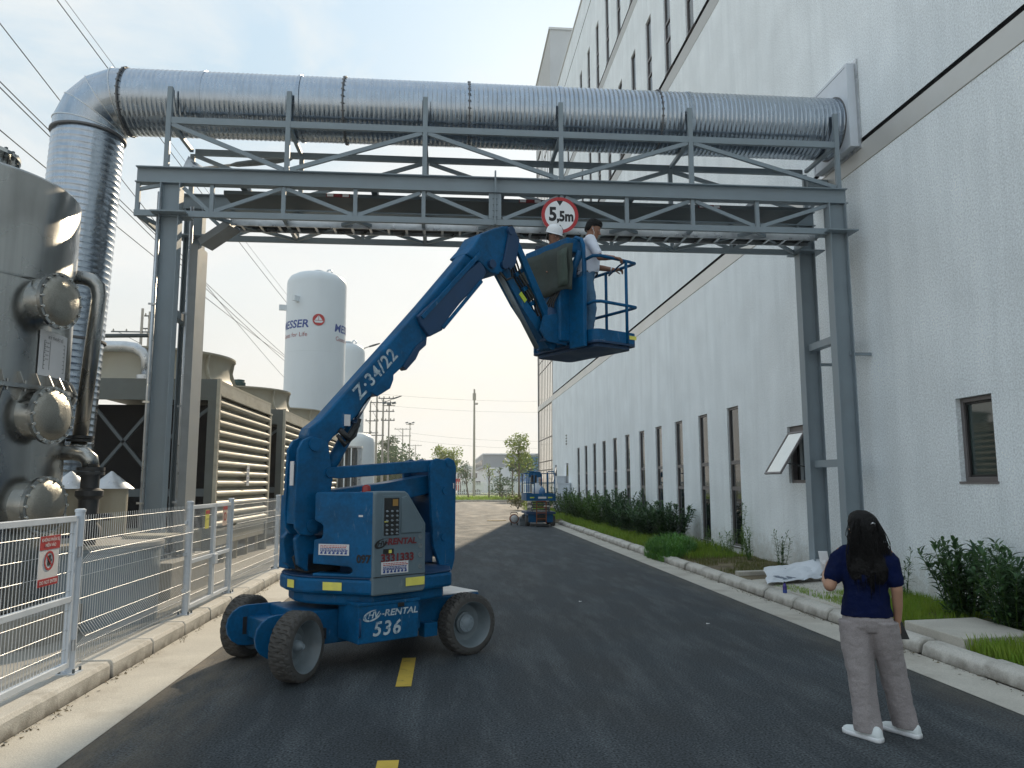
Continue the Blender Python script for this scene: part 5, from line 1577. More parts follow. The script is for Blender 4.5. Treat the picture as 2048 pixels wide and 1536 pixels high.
def head(mb, c, f, up, k=1.0, face=True):
    """c: centre of the skull, f: face direction"""
    f = V(f).normalized(); up = V(up); up = (up - f * up.dot(f)).normalized(); s = f.cross(up)
    secs = []
    for h, a, b, o in ((-.118, .022, .022, .062), (-.112, .040, .040, .052), (-.095, .053, .062, .034), (-.07, .060, .076, .018), (-.035, .068, .086, .008), (0, .073, .093, .002), (.035, .075, .097, -.004),
                       (.07, .070, .090, -.008), (.095, .056, .073, -.012), (.112, .034, .046, -.014), (.118, .012, .016, -.014)):
        secs.append((V(c) + up * (h * k) + f * (o * k), a * k, b * k, s, f))
    ell_loft(mb, secs, 24)
    if face:
        ctube(mb, [V(c) + f * .086 * k + up * .012 * k, V(c) + f * .103 * k - up * .018 * k, V(c) + f * .112 * k - up * .034 * k], [.009 * k, .011 * k, .013 * k], 10)
        for q in (-1, 1):
            ctube(mb, [V(c) + f * .088 * k + up * .024 * k + s * q * .012 * k, V(c) + f * .080 * k + up * .026 * k + s * q * .046 * k], [.010 * k, .008 * k], 8)     # brow
            ctube(mb, [V(c) + f * .083 * k - up * .015 * k + s * q * .036 * k, V(c) + f * .07 * k - up * .02 * k + s * q * .05 * k], [.012 * k, .012 * k], 8)    # cheek
            ctube(mb, [V(c) + f * .098 * k - up * .04 * k + s * q * .010 * k, V(c) + f * .092 * k - up * .038 * k + s * q * .014 * k], [.008 * k, .007 * k], 8)
            ec = V(c) + s * q * .076 * k - f * .006 * k - up * .012 * k                                                                       # ear
            ell_loft(mb, [(ec + up * h * k, .008 * k, w * k, s, f) for h, w in ((-.03, .004), (-.024, .010), (-.005, .014), (.015, .017), (.027, .012), (.032, .004))], 12)
        for dz, r in ((-.066, .0085), (-.078, .0095)):
            ctube(mb, [V(c) + f * .090 * k + up * dz * k - s * .018 * k, V(c) + f * .099 * k + up * dz * k, V(c) + f * .090 * k + up * dz * k + s * .018 * k], [r * .6 * k, r * k, r * .6 * k], 8)
        ctube(mb, [V(c) + f * .088 * k - up * .102 * k - s * .012 * k, V(c) + f * .088 * k - up * .102 * k + s * .012 * k], [.016 * k, .016 * k], 8)
    return s, up, f

def eyes(parent, c, f, up, k=1.0):
    f = V(f).normalized(); up = V(up); up = (up - f * up.dot(f)).normalized(); s = f.cross(up)
    for q in (-1, 1):
        p = V(c) + f * .0805 * k + up * .004 * k + s * q * .031 * k
        MB().lathe([(.001, -.010), (.008, -.007), (.011, 0), (.008, .007), (.001, .010)], p, f, 14).build('eye', M['paper'], parent)
        MB().lathe([(.0055, .0075), (.004, .0098), (.001, .0104)], p, f, 12).build('iris', M['ink'], parent)
        b = MB(); ctube(b, [p + up * .017 * k + f * .008 * k - s * q * .012, p + up * .021 * k + f * .009 * k, p + up * .017 * k + f * .002 * k + s * q * .016], [.003, .0038, .002], 6); b.build('eyebrow', M['hair'], parent)

def shoe(parent, heel, d, k=1.0, m=None, sole=None):
    d = V(d).normalized(); s = V(d.y, -d.x, 0); h = V(heel)
    secs = []
    for t, w, hh in ((-.032, .016, .035), (-.026, .028, .062), (-.01, .034, .072), (.03, .036, .070), (.07, .037, .064), (.11, .041, .052), (.15, .045, .042), (.19, .045, .034), (.22, .036, .028), (.238, .018, .018)):
        secs.append((t, w, hh))
    rings = []
    for t, w, hh in secs:
        c = h + d * t * k + V(0, 0, .018 * k)
        rings.append([c + s * (w * k * math.cos(a)) + V(0, 0, hh * k * max(0, math.sin(a)) * (1 if math.sin(a) > 0 else 0)) for a in (2 * math.pi * q / 20 for q in range(20))])
    o = MB().loft(rings).build('shoe', m, parent)
    rings = []
    for t, w, hh in secs:
        c = h + d * (t - .002 if t < 0 else t * 1.01) * k
        w = w + .004
        ring = [c + s * w * k * q + V(0, 0, z) for q, z in ((-1, .006), (-.9, 0), (.9, 0), (1, .006), (1, .026), (.9, .03), (-.9, .03), (-1, .026))]
        rings.append(ring)
    MB().loft(rings).build('sole', sole or M['shoe'], o)
    return o

def trouser_leg(mb, pts, rs, flat=False, n=20):
    return mb.tube(pts, rs, n)

# ---------------------------------------------------------------- the woman on the road
VX, VR = V(.49, .872, 0), V(.872, -.49, 0)
WB = V(3.02, 5.47, 0)
def WP(s, v, z): return WB + VR * s + VX * v + V(0, 0, z)
wo = thing('person', 'woman in navy shirt and grey trousers with long black hair standing with her back turned', 'person', tuple(WB))
hv = (VX * .97 - VR * .24).normalized()      # body faces away, a little to the left
hs = V(hv.y, -hv.x, 0)
body = MB()
ell_loft(body, [(WP(.02, .11, .74), .10, .08, hs, hv), (WP(.02, .10, .82), .150, .105, hs, hv), (WP(.02, .10, .92), .128, .09, hs, hv), (WP(.02, .10, 1.05), .128, .09, hs, hv), (WP(.02, .10, 1.18), .150, .10, hs, hv),
                (WP(.02, .10, 1.27), .15, .085, hs, hv), (WP(.018, .105, 1.32), .08, .06, hs, hv), (WP(.018, .115, 1.36), .05, .05, hs, hv), (WP(.016, .125, 1.42), .048, .05, hs, hv)])
hf = (VX * .66 - VR * .75 + V(0, 0, .12)).normalized()
hc = WP(.018, .135, 1.455)
head(body, hc, hf, (0, 0, 1), .97)
# arms
ctube(body, [WP(-.13, .10, 1.275), WP(-.185, .07, 1.16), WP(-.222, .04, 1.045)], [.05, .047, .044])
ctube(body, [WP(-.222, .04, 1.045), WP(-.246, .13, 1.075), WP(-.252, .20, 1.115)], [.044, .037, .027])
hand(body, WP(-.253, .205, 1.12), (VX * .45 + VR * .25 + V(0, 0, .8)), (VR * 1.0), .95, .5, -1)
ctube(body, [WP(.17, .10, 1.275), WP(.205, .09, 1.15), WP(.222, .09, 1.03)], [.05, .045, .040])
ctube(body, [WP(.222, .09, 1.03), WP(.222, .12, .92), WP(.218, .16, .81)], [.039, .035, .026])
hand(body, WP(.218, .165, .80), (VX * .25 + VR * .08 + V(0, 0, -1)), (-VR), .95, .42, 1)
for (h, kn, an) in (((-.06, .10, .80), (-.03, .06, .42), (-.02, .03, .07)), ((.11, .12, .80), (.165, .2, .42), (.235, .23, .07))):
    ctube(body, [WP(*h), WP(*kn), WP(*an)], [.075, .05, .035])
bo_ = remesh(body.build('body', M['skin'], wo), .0065, 1)
# shirt with short sleeves
sh = MB()
ell_loft(sh, [(WP(.015, .10, .835), .178, .125, hs, hv), (WP(.015, .10, .90), .168, .118, hs, hv), (WP(.018, .10, 1.02), .150, .108, hs, hv), (WP(.02, .10, 1.12), .162, .115, hs, hv), (WP(.02, .10, 1.22), .172, .112, hs, hv),
              (WP(.02, .10, 1.29), .150, .085, hs, hv), (WP(.018, .105, 1.33), .085, .07, hs, hv), (WP(.018, .11, 1.345), .065, .062, hs, hv)])
ctube(sh, [WP(-.10, .10, 1.275), WP(-.150, .092, 1.225), WP(-.198, .066, 1.115)], [.068, .074, .067], 16)
ctube(sh, [WP(.14, .10, 1.275), WP(.185, .095, 1.22), WP(.214, .09, 1.09)], [.068, .072, .060], 16)
remesh(sh.build('shirt', M['navy_shirt'], wo), .007, 2, .020, .08)
# wide trousers
tr = MB()
ell_loft(tr, [(WP(.015, .105, .87), .160, .108, hs, hv), (WP(.018, .10, .82), .172, .122, hs, hv), (WP(.022, .10, .77), .178, .118, hs, hv), (WP(.024, .10, .73), .165, .10, hs, hv)])
def cloth_leg(mb, pts, rs, ph, n=40):
    """loose trouser leg: rings that lean and gather into long shallow folds"""
    rings = []
    m = 34
    for i in range(m + 1):
        u = i / m * (len(pts) - 1); k = min(int(u), len(pts) - 2); f_ = u - k
        c = lerp(V(pts[k]), V(pts[k + 1]), f_); r_ = rs[k] + (rs[k + 1] - rs[k]) * f_
        t = i / m
        ring = []
        for j in range(n):
            a = 2 * math.pi * j / n
            fo = 1 + .075 * math.sin(3 * a + ph + t * 2.6) * t + .045 * math.sin(5 * a - ph * 2 + t * 5) * (.4 + .6 * t) + .035 * math.sin(t * 22 + 2 * a + ph) * max(0, t - .45) * 1.6
            fo += .05 * mnoise.noise((a, t * 4, ph))
            ring.append(c + hs * math.cos(a) * r_ * fo + hv * math.sin(a) * r_ * fo * 1.02)
        rings.append(ring)
    return mb.loft(rings)
cloth_leg(tr, [WP(-.066, .09, .80), WP(-.064, .085, .62), WP(-.050, .065, .42), WP(-.036, .045, .22), WP(-.022, .03, .05)], [.110, .108, .094, .088, .092], .4)
cloth_leg(tr, [WP(.110, .10, .80), WP(.130, .14, .62), WP(.166, .19, .42), WP(.202, .215, .22), WP(.234, .23, .052)], [.110, .106, .092, .085, .088], 2.1)
remesh(tr.build('trousers', M['trousers'], wo), .0065, 1, .012, .06)
td = (VX * .60 - VR * .80).normalized()
shoe(wo, WP(.035, -.03, 0), td, 1.12, M['shoe'], M['white'])
shoe(wo, WP(.285, .175, 0), td, 1.1, M['shoe'], M['white'])
# hair: a cap and a fall of strands over the back
hm_ = MB()
hu = V(0, 0, 1)
hb = -hf
hsd = hf.cross(hu).normalized()
ell_loft(hm_, [(hc + V(0, 0, -.13) + hb * .045, .082, .060, hsd, hf), (hc + V(0, 0, -.06) + hb * .03, .092, .085, hsd, hf), (hc + V(0, 0, .0) + hb * .022, .100, .104, hsd, hf), (hc + V(0, 0, .05) + hb * .014, .099, .112, hsd, hf),
               (hc + V(0, 0, .09) + hb * .010, .086, .100, hsd, hf), (hc + V(0, 0, .120) + hb * .008, .062, .075, hsd, hf), (hc + V(0, 0, .140) + hb * .008, .022, .028, hsd, hf)])
bk = -hv
ell_loft(hm_, [(hc + V(0, 0, -.02) + bk * .05, .085, .06, hs, hv), (hc + V(0, 0, -.12) + bk * .075, .105, .055, hs, hv), (hc + V(0, 0, -.20) + bk * .105, .150, .045, hs, hv), (hc + V(0, 0, -.28) + bk * .12, .150, .035, hs, hv), (hc + V(0, 0, -.35) + bk * .125, .125, .022, hs, hv), (hc + V(0, 0, -.41) + bk * .125, .07, .012, hs, hv)])
ho = hm_.build('hair', M['hair'], wo)
remesh(ho, .008, 3, .012, .05)
st_ = MB()
rr = random.Random(4)
for k in range(330):
    u = rr.uniform(-1, 1)
    top = hc + V(0, 0, rr.uniform(-.06, .09)) + hs * (u * .088) + bk * (.075 + .02 * math.cos(u * 1.5))
    ln = rr.uniform(.26, .46) * (1 - .25 * abs(u))
    sw = rr.uniform(.9, 1.75)
    pts = []
    for q in range(6):
        t = q / 5
        pts.append(top + V(0, 0, -ln * t) + hs * (u * .075 * (sw - 1 + .25) * math.sin(t * 2.2) + rr.uniform(-.004, .004)) + bk * (.055 * math.sin(t * 1.9) + rr.uniform(-.003, .006)))
    st_.tube(pts, [.0035, .0035, .003, .003, .0022, .0008], 4)
for k in range(40):
    u = rr.choice((-1, 1)) * rr.uniform(.8, 1.0)
    top = hc + V(0, 0, rr.uniform(-.05, .05)) + hs * (u * .09) + bk * rr.uniform(-.06, .04)
    ln = rr.uniform(.12, .3)
    pts = [top + V(0, 0, -ln * q / 4) + hs * (u * .02 * math.sin(q * .9) + rr.uniform(-.006, .006)) + bk * .012 * q for q in range(5)]
    st_.tube(pts, [.0022, .002, .002, .0015, .0006], 4)
st_.build('hair_strands', M['hair'], ho, kind='stuff')
MB().tube([hc + bk * .118 + V(0, 0, .04) + hs * .03, hc + bk * .122 + V(0, 0, .052) + hs * .045, hc + bk * .116 + V(0, 0, .045) + hs * .062], .005, 8).build('hair_clip', M['galv'], ho)
MB().lathe([(.001, 0), (.006, .004), (.001, .01)], hc - hsd * .080 - V(0, 0, .045), -hsd, 10).build('earring', M['shoe'], bo_)
# what she carries
ph = MB().box(WP(.228, .165, .745), (.075, .15, .010), (VR * .9 + VX * .35).normalized(), (V(0, 0, -1) + VR * .35).normalized())
tag(ph.build('phone', M['black'], None, .004), 'dark phone held in the lowered right hand of the woman on the road', 'phone')
ph = MB().box(WP(-.262, .26, 1.205), (.07, .14, .009), (VR * .9 + VX * .4).normalized(), V(-.1, .1, 1).normalized())
tag(ph.build('phone', M['white'], None, .004), 'white phone held up in the bent left hand of the woman on the road', 'phone')
ts = MB()
rr = random.Random(8)
ts.add([WP(-.285 + rr.uniform(-.02, .02) + .06 * i, .22 + rr.uniform(-.02, .02), 1.10 + .035 * j + rr.uniform(-.01, .01)) for i in range(2) for j in range(4)], [(0, 1, 5, 4), (1, 2, 6, 5), (2, 3, 7, 6)], True)
o = ts.build('tissue', M['paper']); m_ = o.modifiers.new('t', 'SOLIDIFY'); m_.thickness = .003
tag(o, 'crumpled pale tissue pinched in the bent left hand of the woman', 'tissue')

# ---------------------------------------------------------------- man leaning on the platform rail
def figure(root, B, f, J, mats, k_=1.0, voxel=.007, hd=1.0, hands=True):
    """J holds joints as (side, forward, up) from B; f is the heading"""
    f = V(f).normalized(); s = V(f.y, -f.x, 0)
    def Q(p): return B + (s * p[0] + f * p[1] + V(0, 0, p[2])) * k_
    b = MB()
    tl = [(Q(c), a, d, s, f) for c, a, d in J['torso']]
    ell_loft(b, tl)
    face = V(J['face'][0] * s + J['face'][1] * f + V(0, 0, J['face'][2]))
    c = Q(J['head'])
    head(b, c, face, (0, 0, 1), hd)
    ctube(b, [Q(J['neck']), lerp(Q(J['neck']), c, .6)], [.058, .055])
    for sd in ('l', 'r'):
        S, E_, W = Q(J['sh' + sd]), Q(J['el' + sd]), Q(J['wr' + sd])
        ctube(b, [S, lerp(S, E_, .5), E_], [.055, .05, .042]); ctube(b, [E_, lerp(E_, W, .4), W], [.043, .042, .029])
        hand(b, W, V(J['hd' + sd][0] * s + J['hd' + sd][1] * f + V(0, 0, J['hd' + sd][2])), V(J['pn' + sd][0] * s + J['pn' + sd][1] * f + V(0, 0, J['pn' + sd][2])), 1.05, J.get('curl', .55), 1 if sd == 'l' else -1, r0=.009)
        ctube(b, [Q(J['hip' + sd]), Q(J['kn' + sd]), Q(J['an' + sd])], [.085, .058, .04])
    bo = remesh(b.build('body', mats['skin'], root), voxel, 1)
    eyes(bo, c, face, (0, 0, 1), hd)
    t = MB()
    ell_loft(t, [(Q(c_), a + .014, d + .016, s, f) for c_, a, d in J['torso'][1:]])
    for sd in ('l', 'r'):
        S, E_ = Q(J['sh' + sd]), Q(J['el' + sd])
        ctube(t, [lerp(S, Q(J['torso'][-2][0]), .3), S, lerp(S, E_, .35), lerp(S, E_, J.get('sleeve', .72))], [.062, .070, .070, .066], 16)
    remesh(t.build('shirt', mats['shirt'], root), .009, 3, .016, .10)
    t = MB()
    ell_loft(t, [(Q(c_), a + .012, d + .014, s, f) for c_, a, d in J['torso'][:3]])
    for sd in ('l', 'r'):
        h, k, a = Q(J['hip' + sd]), Q(J['kn' + sd]), Q(J['an' + sd])
        ctube(t, [h, lerp(h, k, .5), k, lerp(k, a, .5), a], [.108, .100, .080, .076, .072], 16)
    remesh(t.build('trousers', mats['trousers'], root), .009, 3, .022, .11)
    for sd in ('l', 'r'):
        a = Q(J['an' + sd]); a.z = B.z
        shoe(root, a - f * .05, f, 1.08, mats['shoe'], mats['sole'])
    return bo, c, face.normalized(), Q
MBp_ = V(1.92, 10.30, pf)
m1 = thing('person', 'bareheaded man in pale shirt and jeans leaning on the raised platform rail', 'person', tuple(MBp_))
J = dict(torso=[((0, -.02, .84), .145, .11), ((0, -.02, .93), .165, .13), ((0, .02, 1.02), .170, .160), ((0, .035, 1.14), .170, .155), ((0, .03, 1.28), .18, .135), ((0, .035, 1.40), .165, .11), ((0, .045, 1.455), .09, .075)],
         neck=(0, .05, 1.45), head=(0, .115, 1.60), face=(.22, .9, -.38), shl=(-.185, .03, 1.39), shr=(.185, .03, 1.39), ell=(-.22, .17, 1.14), elr=(.27, .14, 1.13),
         wrl=(-.12, .42, 1.08), wrr=(.36, .30, 1.105), hdl=(.05, 1, .05), hdr=(-.1, .9, -.1), pnl=(0, 0, -1), pnr=(-.1, -.1, -1), hipl=(-.09, -.02, .9), hipr=(.09, -.02, .9), knl=(-.11, .02, .48), knr=(.11, .05, .48), anl=(-.11, -.04, .08), anr=(.12, -.02, .08), curl=.6)
bo1, hc1, f1, Q1 = figure(m1, MBp_, (.995, .02, 0), J, dict(skin=M['skin_tan'], shirt=M['white_shirt'], trousers=M['jeans'], shoe=M['black'], sole=M['black']), 1.045, hd=1.05)
def crop_hair(root, c, f, m, k=1.0, tuft=True, seed=2):
    up = V(0, 0, 1); up = (up - f * up.dot(f)).normalized(); s = f.cross(up)
    h = MB()
    ell_loft(h, [(V(c) + up * z * k - f * o * k, a * k, b * k, s, f) for z, a, b, o in ((-.055, .062, .036, .066), (-.02, .079, .058, .050), (.02, .0825, .082, .030), (.06, .084, .104, .006), (.095, .077, .100, -.002), (.125, .058, .076, -.004), (.138, .02, .03, -.004))])
    rr = random.Random(seed)
    for q in range(80):
        a = rr.uniform(0, 2 * math.pi); t = rr.uniform(.2, 1)
        p = V(c) + s * math.cos(a) * .075 * t * k + f * (math.sin(a) * .095 * t - .008) * k + up * (.075 + .05 * math.sqrt(max(0, 1 - t * t))) * k
        d = (p - V(c)).normalized() + V(rr.uniform(-.5, .5), rr.uniform(-.5, .5), .2)
        ctube(h, [p - d.normalized() * .012, p + d.normalized() * .016], [.011, .004], 6)
    return remesh(h.build('hair', m, root), .006, 1)
crop_hair(m1, hc1, f1, M['hair'], 1.06)
s1 = f1.cross(V(0, 0, 1)).normalized()
for q in (1,):
    e0 = hc1 + s1 * q * .088 - V(0, 0, .018)
    MB().tube([e0, e0 - V(0, 0, .05) + f1 * .02, e0 - V(0, 0, .13) + f1 * .01, Q1((.06, .14, 1.38))], .0022, 6).build('earphone_wire', M['white'], m1)
    MB().lathe([(.001, 0), (.006, .003), (.006, .012), (.001, .014)], e0, s1 * q, 10).build('earbud', M['white'], m1)
MB().lathe([(.172, 1.0), (.180, 1.005), (.180, 1.035), (.172, 1.04)], MBp_ + V(.0, 0, 0), (0, 0, 1), 32, cap=False).build('belt', M['black'], m1)
w_ = Q1((-.13, .39, 1.085)); MB().ring(w_, Q1((-.12, .42, 1.08)) - Q1((-.22, .17, 1.14)), .028, .036, .018, 18).build('wrist_watch', M['galv'], m1)
# ---------------------------------------------------------------- helmeted man behind the console
B2 = V(1.50, 10.62, pf)
m2 = thing('person', 'man in white safety helmet half hidden behind the platform console', 'person', tuple(B2))
J2 = dict(torso=[((0, 0, .84), .145, .11), ((0, 0, .93), .16, .12), ((0, 0, 1.02), .155, .12), ((0, 0, 1.14), .16, .12), ((0, .0, 1.28), .175, .12), ((0, .0, 1.40), .16, .10), ((0, .01, 1.455), .09, .07)],
          neck=(0, .02, 1.45), head=(0, .07, 1.585), face=(-.35, .9, -.35), shl=(-.18, 0, 1.38), shr=(.18, 0, 1.38), ell=(-.22, .05, 1.12), elr=(.22, .05, 1.12),
          wrl=(-.16, .26, 1.02), wrr=(.16, .26, 1.02), hdl=(.1, 1, 0), hdr=(-.1, 1, 0), pnl=(0, 0, -1), pnr=(0, 0, -1), hipl=(-.09, 0, .9), hipr=(.09, 0, .9), knl=(-.1, .02, .48), knr=(.1, .02, .48), anl=(-.1, -.02, .08), anr=(.1, -.02, .08))
bo2, hc2, f2, Q2 = figure(m2, B2, (.25, -.97, 0), J2, dict(skin=M['skin_tan'], shirt=M['dark_shirt'], trousers=M['jeans'], shoe=M['black'], sole=M['black']), 1.03, hd=1.02)
crop_hair(m2, hc2 - V(0, 0, .012), f2, M['hair'], .98, False, 5)
up2 = (V(0, 0, 1) - f2 * f2.z).normalized()
hz = hc2 + up2 * .022 - f2 * .004
hp = MB().lathe([(.118, .02), (.120, .045), (.112, .09), (.085, .13), (.045, .15), (.001, .156)], hz, up2, 40, flatcut=60).build('helmet_shell', M['white'], m2)
s2 = f2.cross(up2)
mb = MB()
rings = []
for a in range(40):
    t = 2 * math.pi * a / 40
    e_ = .022 + .028 * max(0, math.sin(t)) ** 2
    p0 = hz + s2 * math.cos(t) * .116 + f2 * math.sin(t) * .116 + up2 * .024
    p1 = hz + s2 * math.cos(t) * (.116 + e_) + f2 * math.sin(t) * (.116 + e_) + up2 * (.016 - .006 * max(0, math.sin(t)))
    rings.append((p0, p1))
vs = [p for r_ in rings for p in r_]
mb.add(vs, [(2 * i, 2 * i + 1, (2 * i + 3) % 80, (2 * i + 2) % 80) for i in range(40)], True)
o = mb.build('helmet_brim', M['white'], hp); o.modifiers.new('t', 'SOLIDIFY').thickness = .004
mb = MB()
for q in (-.02, .02): mb.bar(hz + up2 * .12 + s2 * q - f2 * .09, hz + up2 * .15 + s2 * q + f2 * .05, .008, .012)
mb.build('helmet_ridge', M['white'], hp)
for q in (-1, 1):
    MB().tube([hz + s2 * q * .11 + up2 * .02, hc2 + s2 * q * .08 - up2 * .06, hc2 + s2 * q * .02 + f2 * .06 - up2 * .125], .005, 6).build('chin_strap', M['black'], hp)
# ================================================================== far side: tanks, poles, trees, buildings
def at(px, py, Y):
    """world point at depth Y seen at photo pixel px, py: only used to set the places of far things"""
    d = _fw + _r * ((px - 1024) / 1540.0) - _u * ((py - 768) / 1540.0)
    return V(0, 0, CAM_H) + d * (Y / d.y)
WT = M['white_tank']
def gas_tank(x, y, r, top, label, words):
    t = thing('gas_tank', label, 'tank', (x, y, PZ), 'white gas storage tanks')
    MB().lathe([(r, 1.2), (r, top - .62), (r * .985, top - .45), (r * .90, top - .24), (r * .72, top - .09), (r * .4, top - .02), (.001, top)], (x, y, 0), (0, 0, 1), 72, flatcut=60).build('shell', WT, t)
    for z in (top - 4.0, top - 7.4):
        MB().lathe([(r + .002, z - .02), (r + .008, z), (r + .002, z + .02)], (x, y, 0), (0, 0, 1), 72, cap=False).build('weld_seam', WT, t)
    MB().lathe([(.25, top - .02), (.25, top + .07), (.2, top + .1)], (x + .1, y - .3, 0), (0, 0, 1), 24).build('top_cap', WT, t)
    MB().ring((x + r * .42, y - .2, top + .05), (.3, 1, 0), .09, .16, .05, 20).build('lifting_eye', WT, t)
    for k in range(3):
        a = 2 * math.pi * k / 3 + .4
        MB().box((x + math.cos(a) * r * .85, y + math.sin(a) * r * .85, .75), (.3, .3, 1.2)).build('leg', WT, t)
    if words:
        for a, z in ((R(-131), top - 2.75), (R(-8), top - 2.85)):
            text('MESSER', .52, (0, 0, z), None, None, M['ink_blue'], t, wrap=(x, y, r, a), bold=.012, shear=.12, wide=1.05, lift=.006)
            text('Gases for Life', .30, (0, 0, z - .50), None, None, M['ink_red2'], t, wrap=(x, y, r, a + .02), lift=.006)
            b = a + 1.36 / r
            nrm = V(math.cos(b), math.sin(b), 0)
            c = V(x, y, z + .2) + nrm * (r + .012)
            MB().lathe([(.28, -.004), (.28, .006)], c, nrm, 32).build('emblem_disc', M['red'], t)
            ex = V(-nrm.y, nrm.x, 0)
            mb = MB(); mb.add([c + ex * u * .24 + EZ * w * .24 + nrm * .010 for u, w in ((-.75, -.1), (-.05, .85), (-.05, -.1))], [(0, 1, 2)])
            mb.add([c + ex * u * .24 + EZ * w * .24 + nrm * .010 for u, w in ((.05, .85), (.75, -.1), (.05, -.1))], [(0, 1, 2)])
            mb.add([c + ex * u * .24 + EZ * w * .24 + nrm * .010 for u, w in ((-.95, -.2), (.95, -.2), (.6, -.6), (-.6, -.6))], [(0, 1, 2, 3)])
            mb.build('emblem_sail', WT, t)
        for a, z in ((R(-170), top - 1.75), (R(-118), top - 1.55)):
            nrm = V(math.cos(a), math.sin(a), 0)
            MB().box(V(x, y, z) + nrm * (r + .16), (.34, .16, .26), nrm).build('lifting_lug', WT, t)
    return t
M['ink_red2'] = mat('faded_red_print', (.30, .06, .07), .6)
gas_tank(-6.29, 37.4, 1.42, 11.95, 'tallest white gas tank with blue lettering and a round red emblem', True)
gas_tank(-6.1, 47.6, 1.12, 10.35, 'narrower white gas tank peeping out behind the tallest one', True)
t3 = thing('gas_tank', 'short white domed tank behind the dark finned vaporisers under the boom', 'tank', (-4.6, 41, PZ), 'white gas storage tanks')
MB().lathe([(.95, .3), (.95, 3.85), (.9, 4.1), (.7, 4.32), (.35, 4.42), (.001, 4.45)], (-4.62, 41.0, 0), (0, 0, 1), 48, flatcut=60).build('shell', WT, t3)
vp = thing('vaporiser', 'bank of dark finned metal vaporiser tubes standing before the short tank', 'vaporiser', (-4.6, 36, PZ))
for k in range(8):
    x = -5.0 + k * .155
    if k == 0:
        v0 = MB().lathe([(.055, .3), (.055, 3.45)], (x, 36, 0), (0, 0, 1), 8).bx(x - .065, x + .065, 35.99, 36.01, .4, 3.4).bx(x - .006, x + .006, 35.9, 36.1, .4, 3.4).build('finned_tube', M['steel_dark'], vp)
    else: dup(v0, vp, (k * .155, (k % 2) * .3, 0))
MB().lathe([(.20, .3), (.20, 3.3), (.22, 3.3), (.22, 3.4)], (-4.02, 36.2, 0), (0, 0, 1), 20).build('header', M['galv'], vp)
MB().bx(-5.1, -3.8, 35.8, 36.5, 3.42, 3.5).build('top_header', M['galv'], vp)

# poles and lamps
def utility_pole(x, y, h, label, arms=(), r=.16, grp='concrete utility poles'):
    u = thing('utility_pole', label, 'pole', (x, y, 0), grp)
    MB().lathe([(r, 0), (r * .6, h)], (x, y, 0), (0, 0, 1), 12).build('shaft', M['pole'], u)
    for z, w, off in arms:
        a = MB().bx(x - w / 2 + off, x + w / 2 + off, y - .08, y - .02, z - .05, z + .05).build('cross_arm', M['steel_dark'], u)
        MB().bar((x, y - .05, z - w * .28), (x - w * .35 + off, y - .05, z), .05, .04).build('arm_brace', M['steel_dark'], a)
        for q in (-.45, -.15, .2, .45):
            MB().lathe([(.05, .05), (.07, .1), (.04, .22)], (x + off + q * w, y - .05, z), (0, 0, 1), 8).build('insulator', M['pole'], a)
    return u
p = at(288, 680, 60)
u = utility_pole(at(283, 660, 60).x, 60, at(283, 617, 60).z, 'left pole of the twin utility poles above the near cooling tower', ((at(0, 660, 60).z, 3.2, -.6),), .16)
u = utility_pole(at(292, 660, 60).x, 60.6, at(292, 620, 60).z, 'right pole of the twin utility poles above the near cooling tower', ((at(0, 624, 60).z, 2.0, .6), (at(0, 650, 60).z, 2.2, .5)), .16)
utility_pole(at(752, 900, 80).x, 80, at(0, 786, 80).z, 'left utility pole with crossarms standing behind the raised cylinder', ((at(0, 800, 80).z, 2.2, .4), (at(0, 818, 80).z, 2.6, .5), (at(0, 868, 80).z, 2.8, -.6)), .14)
utility_pole(at(764, 900, 80).x, 80.5, at(0, 789, 80).z, 'right utility pole with crossarms standing behind the raised cylinder', ((at(0, 790, 80).z, 1.6, .3), (at(0, 836, 80).z, 1.4, .5)), .14)
utility_pole(at(739, 900, 84).x, 84, at(0, 800, 84).z, 'thin dark utility pole left of the twin poles behind the cylinder', ((at(0, 838, 84).z, 1.4, .2), (at(0, 863, 84).z, 2.6, -.4)), .12)
utility_pole(at(805, 900, 140).x, 140, at(0, 853, 140).z, 'distant utility pole with two crossarms beyond the dark trees', ((at(0, 855, 140).z, 3.0, 0), (at(0, 869, 140).z, 3.0, 0)), .14)
utility_pole(at(831, 900, 190).x, 190, at(0, 887, 190).z, 'farthest faint utility pole over the end of the upper link', ((at(0, 889, 190).z, 3.0, 0),), .14)
u = utility_pole(at(948, 960, 104).x, 104, at(0, 770, 104).z, 'tall lone concrete pole in the middle of the sky beyond the road', ((at(0, 802, 104).z, .5, .2),), .19)
MB().lathe([(.24, 0), (.24, .9)], (at(948, 960, 104).x, 104, at(0, 785, 104).z - .5), (0, 0, 1), 14).build('pole_head', M['pole'], u)

